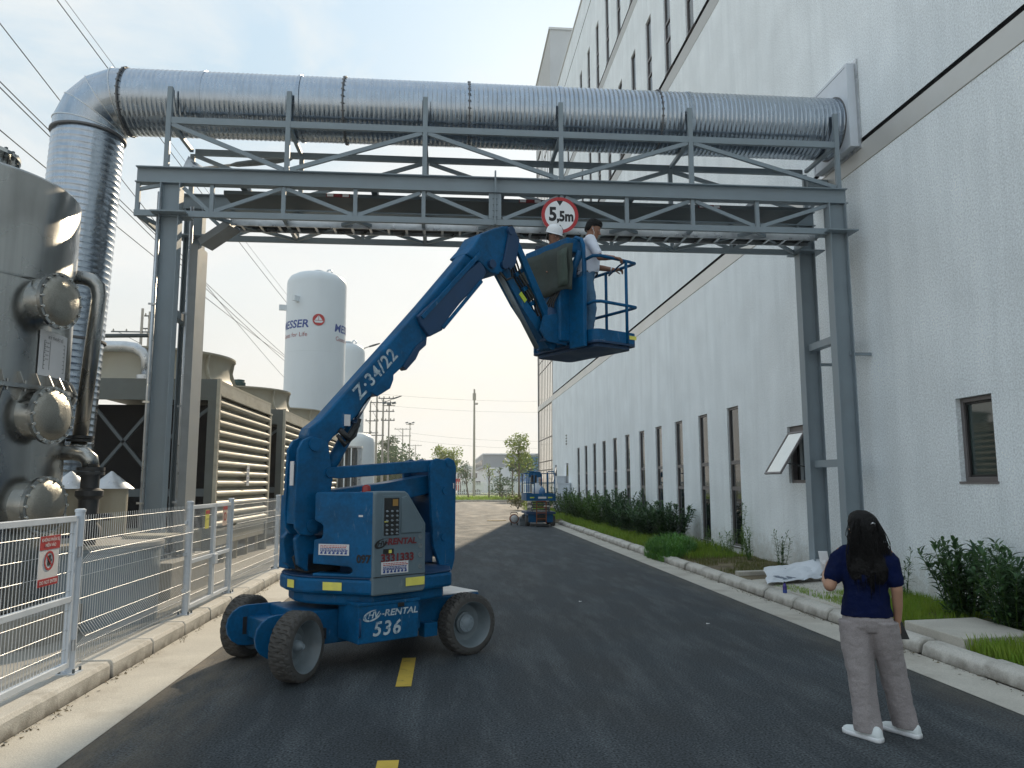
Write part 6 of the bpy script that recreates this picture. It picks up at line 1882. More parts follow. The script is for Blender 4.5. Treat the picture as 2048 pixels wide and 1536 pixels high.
def street_lamp(x, y, h, label, head='arm', length=1.6, ang=12):
    s = thing('street_lamp', label, 'street lamp', (x, y, 0), 'street lamps along the yard')
    MB().lathe([(.085, 0), (.045, h)], (x, y, 0), (0, 0, 1), 12).build('shaft', M['pole'], s)
    MB().lathe([(.16, 0), (.16, .5)], (x, y, .0), (0, 0, 1), 12).build('base', M['white'], s)
    if head == 'arm':
        a = R(ang)
        MB().tube([(x, y, h - .3), (x + .1, y, h), (x + length * .45, y, h + length * .45 * math.tan(a))], .035, 8).build('arm', M['pole'], s)
        c = V(x + length * .72, y, h + length * .72 * math.tan(a)); d = V(math.cos(a), 0, math.sin(a)); n_ = V(0, 1, 0)
        up = d.cross(n_) * -1
        rings = []
        for t, w, q in ((-.5, .05, .03), (-.4, .13, .05), (-.1, .17, .06), (.25, .16, .05), (.45, .09, .035), (.5, .02, .015)):
            rings.append([c + d * (t * length * .55) + n_ * (w * math.cos(k * math.pi / 8)) + up * (q * math.sin(k * math.pi / 8)) for k in range(16)])
        MB().loft(rings).build('lamp_head', M['steel_dark'], s)
    else:
        for q in (-.35, 0, .35):
            MB().box((x + q, y, h + .1 + abs(q) * .3), (.3, .45, .12), (1, 0, .2 if q else 0), (0, 1, 0)).build('flood_light', M['rim'], s)
        MB().bx(x - .45, x + .45, y - .03, y + .03, h - .03, h + .03).build('cross_arm', M['pole'], s)
    return s
pL = at(360, 340, 20)
street_lamp(pL.x, 20, pL.z, 'dark flat street lamp head reaching right behind the upper truss', 'arm', 2.9, 8)
pL = at(716, 700, 52)
street_lamp(pL.x, 52, pL.z, 'street lamp head poking out right of the narrower white tank', 'arm', 1.5, 18)
pL = at(778, 830, 58)
street_lamp(pL.x, 58, at(0, 806, 58).z, 'floodlight mast with spread lamps over the dark trees', 'flood')
pL = at(766, 830, 66)
street_lamp(pL.x, 66, at(0, 799, 66).z, 'slim street lamp with a rising arm beside the twin poles', 'arm', 1.6, 20)
pL = at(820, 850, 88)
street_lamp(pL.x, 88, at(0, 845, 88).z, 'small distant mast with one clustered lamp right of the dark trees', 'flood')

# overhead wires
def wire(p, q, label, sag=.5, r=.014, n=14):
    pts = []
    for i in range(n + 1):
        t = i / n
        c = lerp(V(p), V(q), t); c.z -= 4 * sag * t * (1 - t)
        pts.append(c)
    o = MB().tube(pts, r, 5).build('overhead_wire', M['cable'])
    return tag(o, label, 'wire', 'overhead power wires')
def wire_px(a, b, y0, y1, label, sag=.6, r=.014):
    wire(at(*a, y0), at(*b, y1), label, sag, r)
wire_px((-260, -290), (620, 810), 14, 76, 'overhead wire meeting the duct bend from the upper left sky', .5)
wire_px((-240, -76), (700, 815), 14, 78, 'upper strand of the close pair of wires left of the bend', .6)
wire_px((-240, -64), (700, 826), 14, 78, 'lower strand of the close pair of wires left of the bend', .6)
wire_px((-240, 60), (690, 790), 14, 78, 'lowest overhead wire passing behind the stainless tower', .6)
wire_px((-100, -290), (735, 795), 16, 79, 'steep overhead wire passing just above the duct bend', .6)
wire_px((-90, -300), (738, 786), 18, 84, 'faint thin wire beside the steep one above the bend', .6, .009)
for y, x0, x1, w_ in ((786, 740, 1110, 'topmost'), (808, 740, 1110, 'second'), (866, 820, 1110, 'third'), (880, 820, 1110, 'lowest')):
    wire(at(x0, y, 104) , at(x1, y + 16, 120), w_ + ' of the faint level wires stretched across the sky behind the lone pole', .4, .011)

# trees
def leaf_cloud(mb, centre, rad, n, size, rr, squash=.8, hollow=.35):
    for i in range(n):
        while True:
            p = V(rr.uniform(-1, 1), rr.uniform(-1, 1), rr.uniform(-1, 1))
            if hollow < p.length < 1: break
        c = V(centre) + V(p.x * rad, p.y * rad, p.z * rad * squash)
        d = V(rr.uniform(-1, 1), rr.uniform(-1, 1), rr.uniform(-.9, .5)).normalized()
        s = d.cross(V(rr.uniform(-1, 1), rr.uniform(-1, 1), rr.uniform(-1, 1))).normalized()
        l = size * rr.uniform(.6, 1.3)
        mb.add([c, c + d * l * .5 + s * l * .26, c + d * l, c + d * l * .5 - s * l * .26], [(0, 1, 2, 3)])
def tree(x, y, h, trunk_h, crown_r, label, m, n=900, leaf=.28, seed=1, name='tree', clumps=9, lean=0, squash=.8, r=.10):
    rr = random.Random(seed)
    t = thing(name, label, 'tree', (x, y, .1), 'trees beyond the end of the road')
    top = V(x + lean, y, h - crown_r * .8)
    tk = MB(); tk.tube([(x, y, 0), (x + lean * .3, y, trunk_h * .5), (x + lean * .6, y, trunk_h), top], [r, r * .8, r * .65, r * .2], 8)
    cs = []
    for k in range(clumps):
        a = k * 2.4 + rr.uniform(-.3, .3)
        q = crown_r * rr.uniform(.25, .72)
        zz = lerp(trunk_h + crown_r * .15, h - crown_r * .35, (k + .5) / clumps)
        c = V(x + lean * .8 + math.cos(a) * q, y + math.sin(a) * q, zz)
        cs.append(c)
        b = V(x + lean * .6, y, max(trunk_h * .8, zz - crown_r * .7))
        tk.tube([b, lerp(b, c, .5) + V(0, 0, .1), c], [r * .4, r * .28, r * .1], 5)
    tk.build('trunk', M['bark'], t)
    cr = MB()
    for c in cs: leaf_cloud(cr, c, crown_r * rr.uniform(.38, .58), n // clumps, leaf, rr, squash)
    cr.build('crown', m, t, kind='stuff')
    return t
def tpx(px, ybase, ytop, Y, **k):
    p = at(px, 980, Y); return tree(p.x, Y, at(px, ytop, Y).z, **k)
P_ = lambda px, py, Y: at(px, py, Y)
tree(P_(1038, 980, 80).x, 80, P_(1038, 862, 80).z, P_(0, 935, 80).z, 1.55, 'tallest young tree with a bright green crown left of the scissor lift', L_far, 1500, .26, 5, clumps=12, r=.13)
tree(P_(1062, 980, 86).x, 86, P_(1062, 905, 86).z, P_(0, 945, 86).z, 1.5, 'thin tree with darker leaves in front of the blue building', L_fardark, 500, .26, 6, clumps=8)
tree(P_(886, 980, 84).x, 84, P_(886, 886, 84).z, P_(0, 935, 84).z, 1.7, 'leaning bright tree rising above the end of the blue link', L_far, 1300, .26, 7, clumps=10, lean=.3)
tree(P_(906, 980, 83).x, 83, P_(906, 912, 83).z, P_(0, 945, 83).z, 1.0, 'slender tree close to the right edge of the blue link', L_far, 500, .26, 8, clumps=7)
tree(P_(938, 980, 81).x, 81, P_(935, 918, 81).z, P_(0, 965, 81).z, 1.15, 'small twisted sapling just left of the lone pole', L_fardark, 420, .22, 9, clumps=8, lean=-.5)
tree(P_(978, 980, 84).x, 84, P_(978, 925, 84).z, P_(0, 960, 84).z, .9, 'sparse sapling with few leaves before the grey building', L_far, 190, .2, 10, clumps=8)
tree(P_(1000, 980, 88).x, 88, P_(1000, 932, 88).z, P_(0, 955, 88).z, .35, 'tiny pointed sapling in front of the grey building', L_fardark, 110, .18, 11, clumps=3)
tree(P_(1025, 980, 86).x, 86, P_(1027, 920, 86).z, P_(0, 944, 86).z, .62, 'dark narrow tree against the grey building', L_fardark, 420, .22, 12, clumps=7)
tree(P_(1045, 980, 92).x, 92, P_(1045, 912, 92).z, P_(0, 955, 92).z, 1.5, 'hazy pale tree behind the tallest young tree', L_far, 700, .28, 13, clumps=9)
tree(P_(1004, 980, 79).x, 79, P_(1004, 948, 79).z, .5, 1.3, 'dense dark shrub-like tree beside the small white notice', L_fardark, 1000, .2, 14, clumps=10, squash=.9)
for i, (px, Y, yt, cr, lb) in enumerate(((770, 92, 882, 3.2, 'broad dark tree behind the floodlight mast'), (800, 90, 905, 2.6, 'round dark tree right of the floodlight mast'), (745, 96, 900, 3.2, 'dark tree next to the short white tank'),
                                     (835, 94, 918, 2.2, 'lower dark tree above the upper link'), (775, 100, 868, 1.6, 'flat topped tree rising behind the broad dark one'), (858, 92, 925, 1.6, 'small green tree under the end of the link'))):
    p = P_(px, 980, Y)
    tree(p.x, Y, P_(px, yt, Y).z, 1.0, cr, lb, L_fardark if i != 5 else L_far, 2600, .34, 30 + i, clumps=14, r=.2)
# hedge shrubs on the far corner island
def shrub(x, y, r, h, label, m, seed, n=900, leaf=.12, grp='shrubs by the road end'):
    rr = random.Random(seed)
    t = thing('shrub', label, 'shrub', (x, y, .1), grp)
    cr = MB()
    for k in range(6):
        a = k * 2.4; q = r * .5 * rr.random() ** .5
        leaf_cloud(cr, (x + math.cos(a) * q, y + math.sin(a) * q, .1 + h * rr.uniform(.35, .62)), r * rr.uniform(.5, .7), n // 6, leaf, rr, h / r * .62, .3)
    tk = MB()
    for k in range(5):
        a = k * 1.3; tk.tube([(x, y, .05), (x + math.cos(a) * r * .4, y + math.sin(a) * r * .4, h * .6)], [.02, .01], 5)
    tk.build('stems', M['bark'], t)
    cr.build('foliage', m, t, kind='stuff')
    return t
shrub(4.9, 52.0, .8, 1.15, 'rusty green shrub at the road corner left of the scissor lift', leaf_mat('rusty_shrub_leaf', (.09, .10, .03), (.13, .12, .04), .4), 41)
shrub(5.5, 49.0, .7, .75, 'low yellow-green shrub just behind the scissor lift', L_far, 42)
shrub(6.1, 46.5, .7, 1.2, 'dark shrub between the scissor lift and the cabinets', L_mid, 43)
# rough fringe of taller grass on the lawn
rr = random.Random(77)
gm = MB()
for i in range(9000):
    x = rr.uniform(-14, 16); y = 76.9 + 14 * rr.random() ** 1.6
    h = rr.uniform(.12, .38); d = rr.uniform(0, 6.28); w = .05
    gm.add([(x - w * math.cos(d), y - w * math.sin(d), .1), (x + w * math.cos(d), y + w * math.sin(d), .1), (x + rr.uniform(-.12, .12), y + rr.uniform(-.1, .1), .1 + h)], [(0, 1, 2)])
gm.build('lawn_grass', L_grass, None, kind='stuff')

# white palisade fence across the far lawn
pf_ = thing('palisade_fence', 'white palisade fence running along the far side of the lawn', 'fence', (0, 112, .1))
mb = MB()
for k in range(420):
    x = -62 + k * .28
    mb.box((x, 112, 1.05), (.14, .03, 1.9))
mb.build('pickets', M['white'], pf_, kind='stuff')
for z in (.45, 1.65): MB().bx(-62, 55, 112.03, 112.08, z - .05, z + .05).build('rail', M['white'], pf_)
for k in range(24): MB().bx(-62 + k * 5 - .09, -62 + k * 5 + .09, 111.9, 112.1, 0, 2.2).build('fence_post', M['white'], pf_)
MB().bx(-62, 55, 111.9, 112.15, 0, .22).build('footing', M['kerb'], pf_)
# little white notice board on the lawn
nb = thing('notice_board', 'little white notice board on a post in front of the dark shrub', 'sign', (6.4, 79, .1))
c = P_(1013, 975, 78.2)
MB().box((c.x, 78.2, c.z), (.62, .03, .42)).build('board', M['white'], nb)
MB().bx(c.x - .03, c.x + .03, 78.22, 78.26, 0, c.z).build('post', M['pole'], nb)
# far factory, blue shed, a lorry and a van beyond the fence
fb = thing('far_factory', 'grey and white flat roofed factory hall beyond the palisade fence', 'building', (20, 165, 0))
x0 = P_(966, 960, 160).x; zt_, zm_ = P_(0, 908, 160).z, P_(0, 935, 160).z
MB().bx(x0, 46, 160, 200, zm_, zt_).build('upper_wall', M['far_grey'], fb)
MB().bx(x0 + .6, 46.2, 159.7, 200, -.1, zm_ - .01).build('lower_wall', M['far_white'], fb)
MB().bx(x0 - .1, 46.1, 159.6, 200.2, zt_, zt_ + .25).build('parapet', M['far_white'], fb)
for k in range(9):
    MB().bx(x0 - .12, x0 - .02, 163 + k * 4, 164.6 + k * 4, zm_ + .5, zt_ - 1).build('window', M['glass'], fb)
for k in range(3): 
    c = P_(1018, 922, 160); MB().bx(c.x - .9, c.x + .9, 159.9, 159.98, c.z - .2 - k * .65, c.z + .15 - k * .65).build('vent', M['far_white'], fb)
c = P_(1022, 959, 159.6)
text('kärplo', 1.35, (c.x, 159.66, c.z), (1, 0, 0), (0, 0, 1), M['steel_dark'], fb, bold=.02, lift=.05)
for i in range(6):
    fbx = P_(960 - i * 1.4, 960, 175 + i * 9)
bs = thing('blue_shed', 'bright blue sheeted building corner beside the glazed tower', 'building', (18, 132, 0))
MB().bx(P_(1058, 960, 130).x, 40, 130, 150, -.1, P_(0, 912, 130).z).build('wall', M['far_blue'], bs)
MB().prism([(0, 0), (24, 0), (24, 4.5), (12, 4.2)], (P_(1058, 960, 130).x, 130.2, P_(0, 912, 130).z), (1, 0, 0), (0, 0, 1), .3).build('gable', M['far_grey'], bs)
for k in range(12):
    MB().bx(P_(1058, 960, 130).x + .6 + k * 1.1, P_(1058, 960, 130).x + .68 + k * 1.1, 129.95, 129.99, 0, P_(0, 913, 130).z).build('sheet_rib', M['far_blue'], bs)
fl_ = thing('far_factory', 'faint long white works building left of the lone pole', 'building', (-5, 230, 0))
MB().bx(P_(895, 960, 220).x, P_(958, 960, 220).x, 220, 240, -.1, P_(0, 940, 220).z).build('wall', M['far_white'], fl_)
for k in range(10):
    MB().bx(P_(897 + k * 6, 960, 220).x, P_(900 + k * 6, 960, 220).x, 219.9, 219.98, 3.2, 4.6).build('window', M['glass'], fl_)
MB().prism([(0, 0), (9, 0), (4.5, 1.6)], (P_(900, 960, 220).x, 220.1, P_(0, 940, 220).z), (1, 0, 0), (0, 0, 1), .5).build('gable', M['far_white'], fl_)
def vehicle(px, Y, L, h, m, label, name, cab=True):
    c = P_(px, 975, Y)
    v = thing(name, label, 'lorry' if cab else 'van', (c.x, Y, 0))
    MB().bx(c.x - L / 2, c.x + L / 2 - (1.7 if cab else 0), Y - 1, Y + 1, .7, h).build('body', m, v, .06)
    if cab: MB().prism([(0, 0), (1.5, 0), (1.5, 1.0), (1.15, 1.8), (0, 1.8)], (c.x + L / 2 - 1.6, Y + 1, .6), (1, 0, 0), (0, 0, 1), 2.0).build('cab', M['white'], v, .05)
    MB().bx(c.x + L / 2 - (1.4 if cab else 1.2), c.x + L / 2 - .5, Y - 1.02, Y - 1.0, 1.5, 2.1).build('side_window', M['glass'], v)
    for q in (-.32, .3):
        w = MB().lathe([(.3, -.12), (.42, -.12), (.45, -.06), (.45, .06), (.42, .12), (.3, .12)], (c.x + q * L, Y - .95, .45), (0, -1, 0), 20).build('wheel', M['rubber'], v)
        MB().lathe([(.28, .08), (.05, .06)], (c.x + q * L, Y - .95, .45), (0, -1, 0), 14).build('rim', M['rim'], w)
    return v
vehicle(912, 118, 4.6, 2.5, M['red'], 'red bodied lorry parked behind the palisade fence', 'parked_lorry')
vehicle(938, 120, 4.4, 2.0, M['white'], 'white van parked behind the palisade fence near the sapling', 'parked_van', False)
# ================================================================== height limit sign on the bridge
hs_ = thing('height_sign', 'round red ringed 5,5m height limit sign fixed to the bridge truss', 'sign', (1.81, 11.88, 6.08))
sc_ = V(1.81, 11.86, 6.08); ny_ = V(0, -1, 0)
MB().lathe([(.30, 0), (.30, .012)], sc_, ny_, 64).build('sign_plate', M['white'], hs_)
MB().ring(sc_ + ny_ * .013, ny_, .245, .30, .004, 64).build('red_ring', M['red'], hs_)
for sg_ in (1, -1):
    mb = MB(); mb.add([sc_ + ny_ * .0135 + V(u, 0, w * sg_) for u, w in ((-.055, .243), (.055, .243), (0, .155))], [(0, 1, 2)])
    mb.build('arrow_triangle', M['ink'], hs_)
text('5', .31, sc_ + V(-.115, 0, .005), (1, 0, 0), EZ, M['ink'], hs_, bold=.012, lift=.015, wide=.85)
text(',5m', .23, sc_ + V(.085, 0, -.025), (1, 0, 0), EZ, M['ink'], hs_, bold=.010, lift=.015, wide=.8)
for x in (1.70, 1.92): MB().bx(x - .015, x + .015, 11.873, 11.945, 5.85, 6.3).build('sign_bracket', M['galv'], hs_)

# ================================================================== plants along the factory wall
def leafy(name, label, x, y, h, spread, stems, m, seed, leaf=.15, lw=.016, per=26, z0=.13, grp='plants along the factory wall', lean=0.0, low=.1, cat='plant'):
    """upright stems set with long narrow leaves"""
    rr = random.Random(seed)
    t = thing(name, label, cat, (x, y, z0), grp)
    sm, lm = MB(), MB()
    for k in range(stems):
        a = rr.uniform(0, 2 * math.pi); q = spread * rr.random() ** .6
        hh = h * rr.uniform(.62, 1.0)
        b = V(x + math.cos(a) * q * .35, y + math.sin(a) * q * .35, z0 - .02)
        tip = V(min(x + math.cos(a) * q + lean, WX - .04), y + math.sin(a) * q, z0 + hh)
        mid = lerp(b, tip, .5) + V(rr.uniform(-.03, .03), rr.uniform(-.03, .03), hh * .06)
        sm.tube([b, mid, tip], [.006, .005, .002], 5, cap=False)
        for i in range(per):
            u = low + (1 - low) * (i + rr.random()) / per
            p = lerp(lerp(b, mid, min(1, u * 2)), tip, max(0, u * 2 - 1)) if u > .5 else lerp(b, mid, u * 2)
            az = rr.uniform(0, 2 * math.pi)
            el = rr.uniform(.15, .9) + (.3 if u > .9 else 0)
            d = V(math.cos(az) * math.cos(el), math.sin(az) * math.cos(el), math.sin(el))
            s = d.cross(V(0, 0, 1)).normalized()
            l = leaf * rr.uniform(.6, 1.2); w = lw * rr.uniform(.8, 1.25)
            dr = V(0, 0, -l * rr.uniform(.12, .38))
            n_ = s.cross(d).normalized() * w * .35
            p1 = p + d * l * .4; p2 = p + d * l * .75 + dr * .4; p3 = p + d * l + dr
            lm.add([p, p1 + s * w + n_, p1, p1 - s * w + n_, p2 + s * w * .7 + n_ * .7, p2, p2 - s * w * .7 + n_ * .7, p3],
                   [(0, 1, 2), (0, 2, 3), (1, 4, 5, 2), (2, 5, 6, 3), (4, 7, 5), (5, 7, 6)], True)
    sm.build('stems', M['bark'] if False else L_mid, t)
    lm.build('leaves', m, t, kind='stuff')
    return t
leafy('oleander', 'large dark oleander clump behind the square concrete slab', 6.42, 9.25, .98, .50, 44, L_dark, 101, .17, .019, 32, cat='shrub')
leafy('oleander', 'dark oleander clump cut by the right edge of the picture', 6.35, 8.35, .92, .50, 44, L_dark, 102, .17, .019, 32, cat='shrub')
leafy('oleander', 'low dark oleander nearest the camera against the wall', 6.45, 7.5, .85, .45, 36, L_dark, 103, .17, .019, 30, cat='shrub')
leafy('wall_plant', 'two thin stems with sparse leaves right of the woman', 6.62, 10.9, .78, .16, 3, L_dark, 104, .13, .012, 20)
leafy('wall_plant', 'tall thin stem hugging the rear steel column', 6.70, 13.75, 1.05, .10, 2, L_dark, 105, .12, .010, 22)
leafy('wall_plant', 'arching bushy stems behind the white plastic sheet', 6.62, 15.0, .78, .22, 7, L_dark, 106, .13, .011, 22)
leafy('wall_plant', 'bushy upright plant right of the nearest slit window', 6.62, 16.5, .70, .28, 9, L_mid, 107, .12, .011, 24)
leafy('wall_plant', 'tall light green climber at the corner of the nearest slit window', 6.72, 17.35, 1.30, .14, 3, L_mid, 108, .11, .012, 34, lean=.05)
leafy('wall_plant', 'low leafy plant under the nearest slit window', 6.45, 17.6, .62, .34, 9, L_mid, 109, .12, .012, 22)
leafy('wall_plant', 'slim upright plant under the second slit window', 6.55, 19.2, .62, .14, 4, L_mid, 110, .11, .011, 20)
for i, (x, y, h, r_, n_, lb, mm) in enumerate((
        (6.30, 21.3, 1.05, .55, 20, 'dark tall bush covering the foot of the third slit window', L_dark), (6.15, 23.0, .95, .60, 20, 'dark rounded bush between the third and fourth slit windows', L_dark),
        (6.05, 24.9, 1.0, .65, 20, 'broad dark bush below the fourth slit window', L_dark), (6.15, 27.0, 1.35, .75, 22, 'tallest dark bush of the row along the wall', L_dark),
        (6.1, 29.3, 1.1, .7, 18, 'green bush beyond the tallest bush', L_mid), (6.1, 31.6, 1.05, .7, 18, 'bright leafy bush halfway along the wall', L_mid),
        (6.15, 34.2, 1.25, .8, 18, 'bright green tall bush before the far windows', L_mid), (6.2, 37.0, 1.0, .8, 16, 'low green bush beside the far windows', L_mid),
        (6.2, 40.0, 1.35, .8, 18, 'dark round bush in front of the grey cabinets', L_dark))):
    leafy('bush', lb, x, y, h * 1.08, r_ * 1.25, int(n_ * 2.0), mm, 120 + i, .17, .026, 52, .12, 'bushes along the factory wall', cat='bush')
# lush tuft spilling over the kerb
def blades(mb, region, n, h0, h1, rr, z=.12, w=.006, lean=.5):
    x0, x1, y0, y1 = region
    for i in range(n):
        x, y = rr.uniform(x0, x1), rr.uniform(y0, y1)
        if mnoise.noise((x * 1.7, y * 1.7, 3.3)) < -.28: continue
        h = rr.uniform(h0, h1); a = rr.uniform(0, 6.283); b = rr.uniform(0, 6.283); q = h * rr.uniform(.1, lean)
        c, s = math.cos(a) * w, math.sin(a) * w
        mb.add([(x - c, y - s, z - .02), (x + c, y + s, z - .02), (x + c * .6 + math.cos(b) * q * .4, y + s * .6 + math.sin(b) * q * .4, z + h * .62), (x - c * .6 + math.cos(b) * q * .4, y - s * .6 + math.sin(b) * q * .4, z + h * .62),
                (x + math.cos(b) * q, y + math.sin(b) * q, z + h)], [(0, 1, 2, 3), (3, 2, 4)], True)
rr = random.Random(55)
tf = thing('grass_tuft', 'lush blue-green grass tuft spilling over the right kerb', 'grass tuft', (5.4, 18.4, .1))
mb = MB()
for k in range(5200):
    hx, hy, hr, hh = rr.choice(((5.30, 17.75, .36, .34), (5.45, 18.35, .52, .50), (5.35, 18.95, .42, .36), (5.12, 18.2, .22, .22), (5.7, 18.7, .4, .42), (5.05, 18.6, .16, .16)))
    a = rr.uniform(0, 6.283); q = rr.random() ** .6
    x, y = hx + hr * q * math.cos(a), hy + hr * 1.2 * q * math.sin(a)
    h = hh * (1 - .55 * q * q) * rr.uniform(.45, 1.25); b = a + rr.uniform(-1.1, 1.1); L_ = h * rr.uniform(.2, .9)
    zz = .14 if x > 5.0 else .02
    w_ = rr.uniform(.006, .012)
    c, s = math.cos(b + 1.57) * w_, math.sin(b + 1.57) * w_
    mb.add([(x - c, y - s, zz - .02), (x + c, y + s, zz - .02), (x + c * .8 + math.cos(b) * L_ * .45, y + s * .8 + math.sin(b) * L_ * .45, zz + h * .8), (x - c * .8 + math.cos(b) * L_ * .45, y - s * .8 + math.sin(b) * L_ * .45, zz + h * .8),
            (x + math.cos(b) * L_, y + math.sin(b) * L_, zz + h * rr.uniform(.65, .95))], [(0, 1, 2, 3), (3, 2, 4)], True)
mb.build('blades', L_tuft, tf, kind='stuff')
g_ = MB()
blades(g_, (5.25, 6.95, 19.0, 34.8), 15000, .10, .26, rr, w=.009)
blades(g_, (5.4, 6.9, 17.0, 19.5), 3000, .06, .2, rr)
blades(g_, (5.3, 6.9, 9.0, 11.4), 7000, .05, .15, rr, w=.005)
blades(g_, (5.24, 6.2, 5.6, 7.6), 5000, .06, .20, rr, w=.006)
blades(g_, (5.25, 5.6, 11.4, 12.2), 500, .04, .1, rr, w=.005)
blades(g_, (4.9, 6.9, 36, 48), 3000, .12, .3, rr, w=.014)
g_.build('grass', L_grass, None, kind='stuff')
g_ = MB()
blades(g_, (5.3, 6.9, 14.3, 18.0), 4200, .03, .10, rr, w=.005)
blades(g_, (5.3, 6.9, 18.0, 22.0), 1500, .05, .14, rr, w=.006)
blades(g_, (5.3, 6.9, 5.0, 9.4), 1600, .03, .1, rr, w=.005)
g_.build('dry_grass', L_dry, None, kind='stuff')
# bits of litter and fallen leaves on the pad
g_ = MB()
for k in range(160):
    x, y = rr.uniform(5.35, 6.4), rr.uniform(11.2, 12.8); a = rr.uniform(0, 6.28); l = rr.uniform(.012, .03)
    g_.add([(x, y, .169), (x + l * math.cos(a), y + l * math.sin(a), .172), (x + l * .5 * math.cos(a + 1), y + l * .5 * math.sin(a + 1), .175)], [(0, 1, 2)])
g_.build('fallen_leaves', M['soil'], None, kind='stuff')

# dead leaves, grit and soil washed along the foot of both kerbs
g_ = MB()
for k in range(2600):
    side = rr.random() < .62
    y = rr.uniform(4.5, 30) if side else rr.uniform(4, 22)
    q = abs(rr.gauss(0, .055))
    x = 4.985 - q if side else -3.055 + q * .8
    if mnoise.noise((y * 1.3, 5.0 if side else 9.0, 0)) < -.05 and rr.random() < .8: continue
    a = rr.uniform(0, 6.28); l = rr.uniform(.006, .026) if rr.random() < .85 else rr.uniform(.03, .05)
    z = .006
    g_.add([(x, y, z), (x + l * math.cos(a), y + l * math.sin(a), z + rr.uniform(.001, .008)), (x + l * .6 * math.cos(a + 1), y + l * .6 * math.sin(a + 1), z + rr.uniform(.004, .014))], [(0, 1, 2)])
g_.build('kerb_litter', M['soil'], None, kind='stuff')
# white plastic sheet thrown over rubble by the column
ts_ = MB()
nu, nv = 46, 26
c00, c10, c01, c11 = V(5.12, 12.15, .19), V(6.30, 12.62, .20), V(5.75, 13.75, .24), V(6.60, 12.98, .50)
for i in range(nu + 1):
    for j in range(nv + 1):
        u, w = i / nu, j / nv
        p = lerp(lerp(c00, c10, u), lerp(c01, c11, u), w)
        b = abs(mnoise.noise((u * 3.3 + w, w * 2.4 - u, 1.0))) * .11 + abs(mnoise.noise((u * 7 - w * 3, w * 6, 4.0))) * .025
        p = p + V(mnoise.noise((u * 3, w * 3, 9)) * .06, mnoise.noise((u * 3, w * 3, 12)) * .06, b * .62 + .012)
        ts_.v.append(tuple(p))
for i in range(nu):
    for j in range(nv):
        a = i * (nv + 1) + j
        ts_.f.append((a, a + nv + 1, a + nv + 2, a + 1)); ts_.s.append(True); ts_.m.append(0)
o = ts_.build('plastic_sheet', M['tarp_white'])
o.modifiers.new('t', 'SOLIDIFY').thickness = .004
tag(o, 'crumpled white plastic sheet with dark print lying by the steel columns', 'sheet')
bt = thing('drink_bottle', 'small purple labelled drink bottle standing on the right kerb', 'bottle', (5.12, 11.5, .15))
MB().lathe([(.028, .151), (.031, .158), (.031, .205), (.029, .21), (.031, .215), (.031, .25), (.018, .285), (.013, .29), (.013, .30)], (5.12, 11.5, 0), (0, 0, 1), 20).build('bottle_body', M['purple'], bt)
MB().lathe([(.015, .298), (.015, .318)], (5.12, 11.5, 0), (0, 0, 1), 16).build('cap', M['ink'], bt)
MB().lathe([(.0315, .16), (.0315, .2)], (5.12, 11.5, 0), (0, 0, 1), 20, cap=False).build('label_band', M['ink_blue'], bt)

# grey electrical cabinets against the far wall
for (x0, x1, y0, y1, h, lb) in ((6.25, 6.95, 42.6, 43.6, 1.75, 'nearer grey electrical cabinet against the far factory wall'), (6.45, 6.98, 44.4, 45.2, 2.15, 'taller grey electrical cabinet behind the nearer one')):
    eb = thing('electrical_cabinet', lb, 'cabinet', ((x0 + x1) / 2, (y0 + y1) / 2, .1), 'grey electrical cabinets')
    MB().bx(x0, x1, y0, y1, .1, h).build('cabinet_body', M['fence'], eb, .01)
    MB().bx(x0 - .02, x1, y0 - .03, y1, h, h + .05).build('rain_hood', M['fence'], eb)
    MB().bx(x0 + .05, x1 - .05, y0 - .012, y0 - .002, .4, h - .1).build('cabinet_door', M['fence'], eb, .004)
    MB().bx(x0 + .09, x0 + .12, y0 - .03, y0 - .013, h * .5, h * .5 + .14).build('handle', M['black'], eb)
MBc = MB().tube([(6.3, 42.5, 1.0), (6.5, 42.3, 1.1), (6.75, 42.2, .9), (6.8, 42.2, .1)], .08, 10).build('cable_hose', M['fence'])
tag(MBc, 'thick grey hose arching out of the nearer electrical cabinet', 'hose')

# ================================================================== blue scissor lift further down the road
sl_ = thing('scissor_lift', 'blue scissor lift with a railed platform parked by the right kerb', 'scissor lift', (4.02, 33.4, 0))
X0, X1, Ya, Yb = 3.42, 4.66, 32.5, 34.6
MB().bx(X0 + .10, X1 - .10, Ya + .1, Yb - .1, .16, .52).build('chassis', M['blue'], sl_, .02)
MB().bx(X0, X1, Ya, Yb, .50, .60).build('deck', M['blue_dark'], sl_, .01)
for x in (X0 + .08, X1 - .08):
    for y in (Ya + .35, Yb - .35):
        w = MB().lathe([(.16, -.09), (.20, -.09), (.22, -.05), (.22, .05), (.20, .09), (.16, .09)], (x, y, .22), (1, 0, 0), 28).build('wheel', M['rubber'], sl_)
        MB().lathe([(.16, -.07), (.05, -.08), (.05, .08), (.16, .07)], (x, y, .22), (1, 0, 0), 20).build('rim', M['orange_rust'], w)
for k in range(4):
    z = .63 + k * .105
    for x in (X0 + .25, X1 - .25):
        for s in (0, 1):
            ya, yb = (Ya + .15, Yb - .15) if s else (Yb - .15, Ya + .15)
            MB().bar((x + .02 * s, ya, z), (x + .02 * s, yb, z + .10), .03, .07).build('scissor_arm', M['galv'] if k % 2 else M['steel_dark'], sl_)
    MB().tube([(X0 + .22, Ya + .16, z + .05), (X1 - .22, Ya + .16, z + .05)], .025, 10).build('cross_tube', M['steel_dark'], sl_)
MB().bx(X0 + .03, X1 - .03, Ya - .02, Yb, 1.06, 1.15).build('platform_deck', M['blue_dark'], sl_, .01)
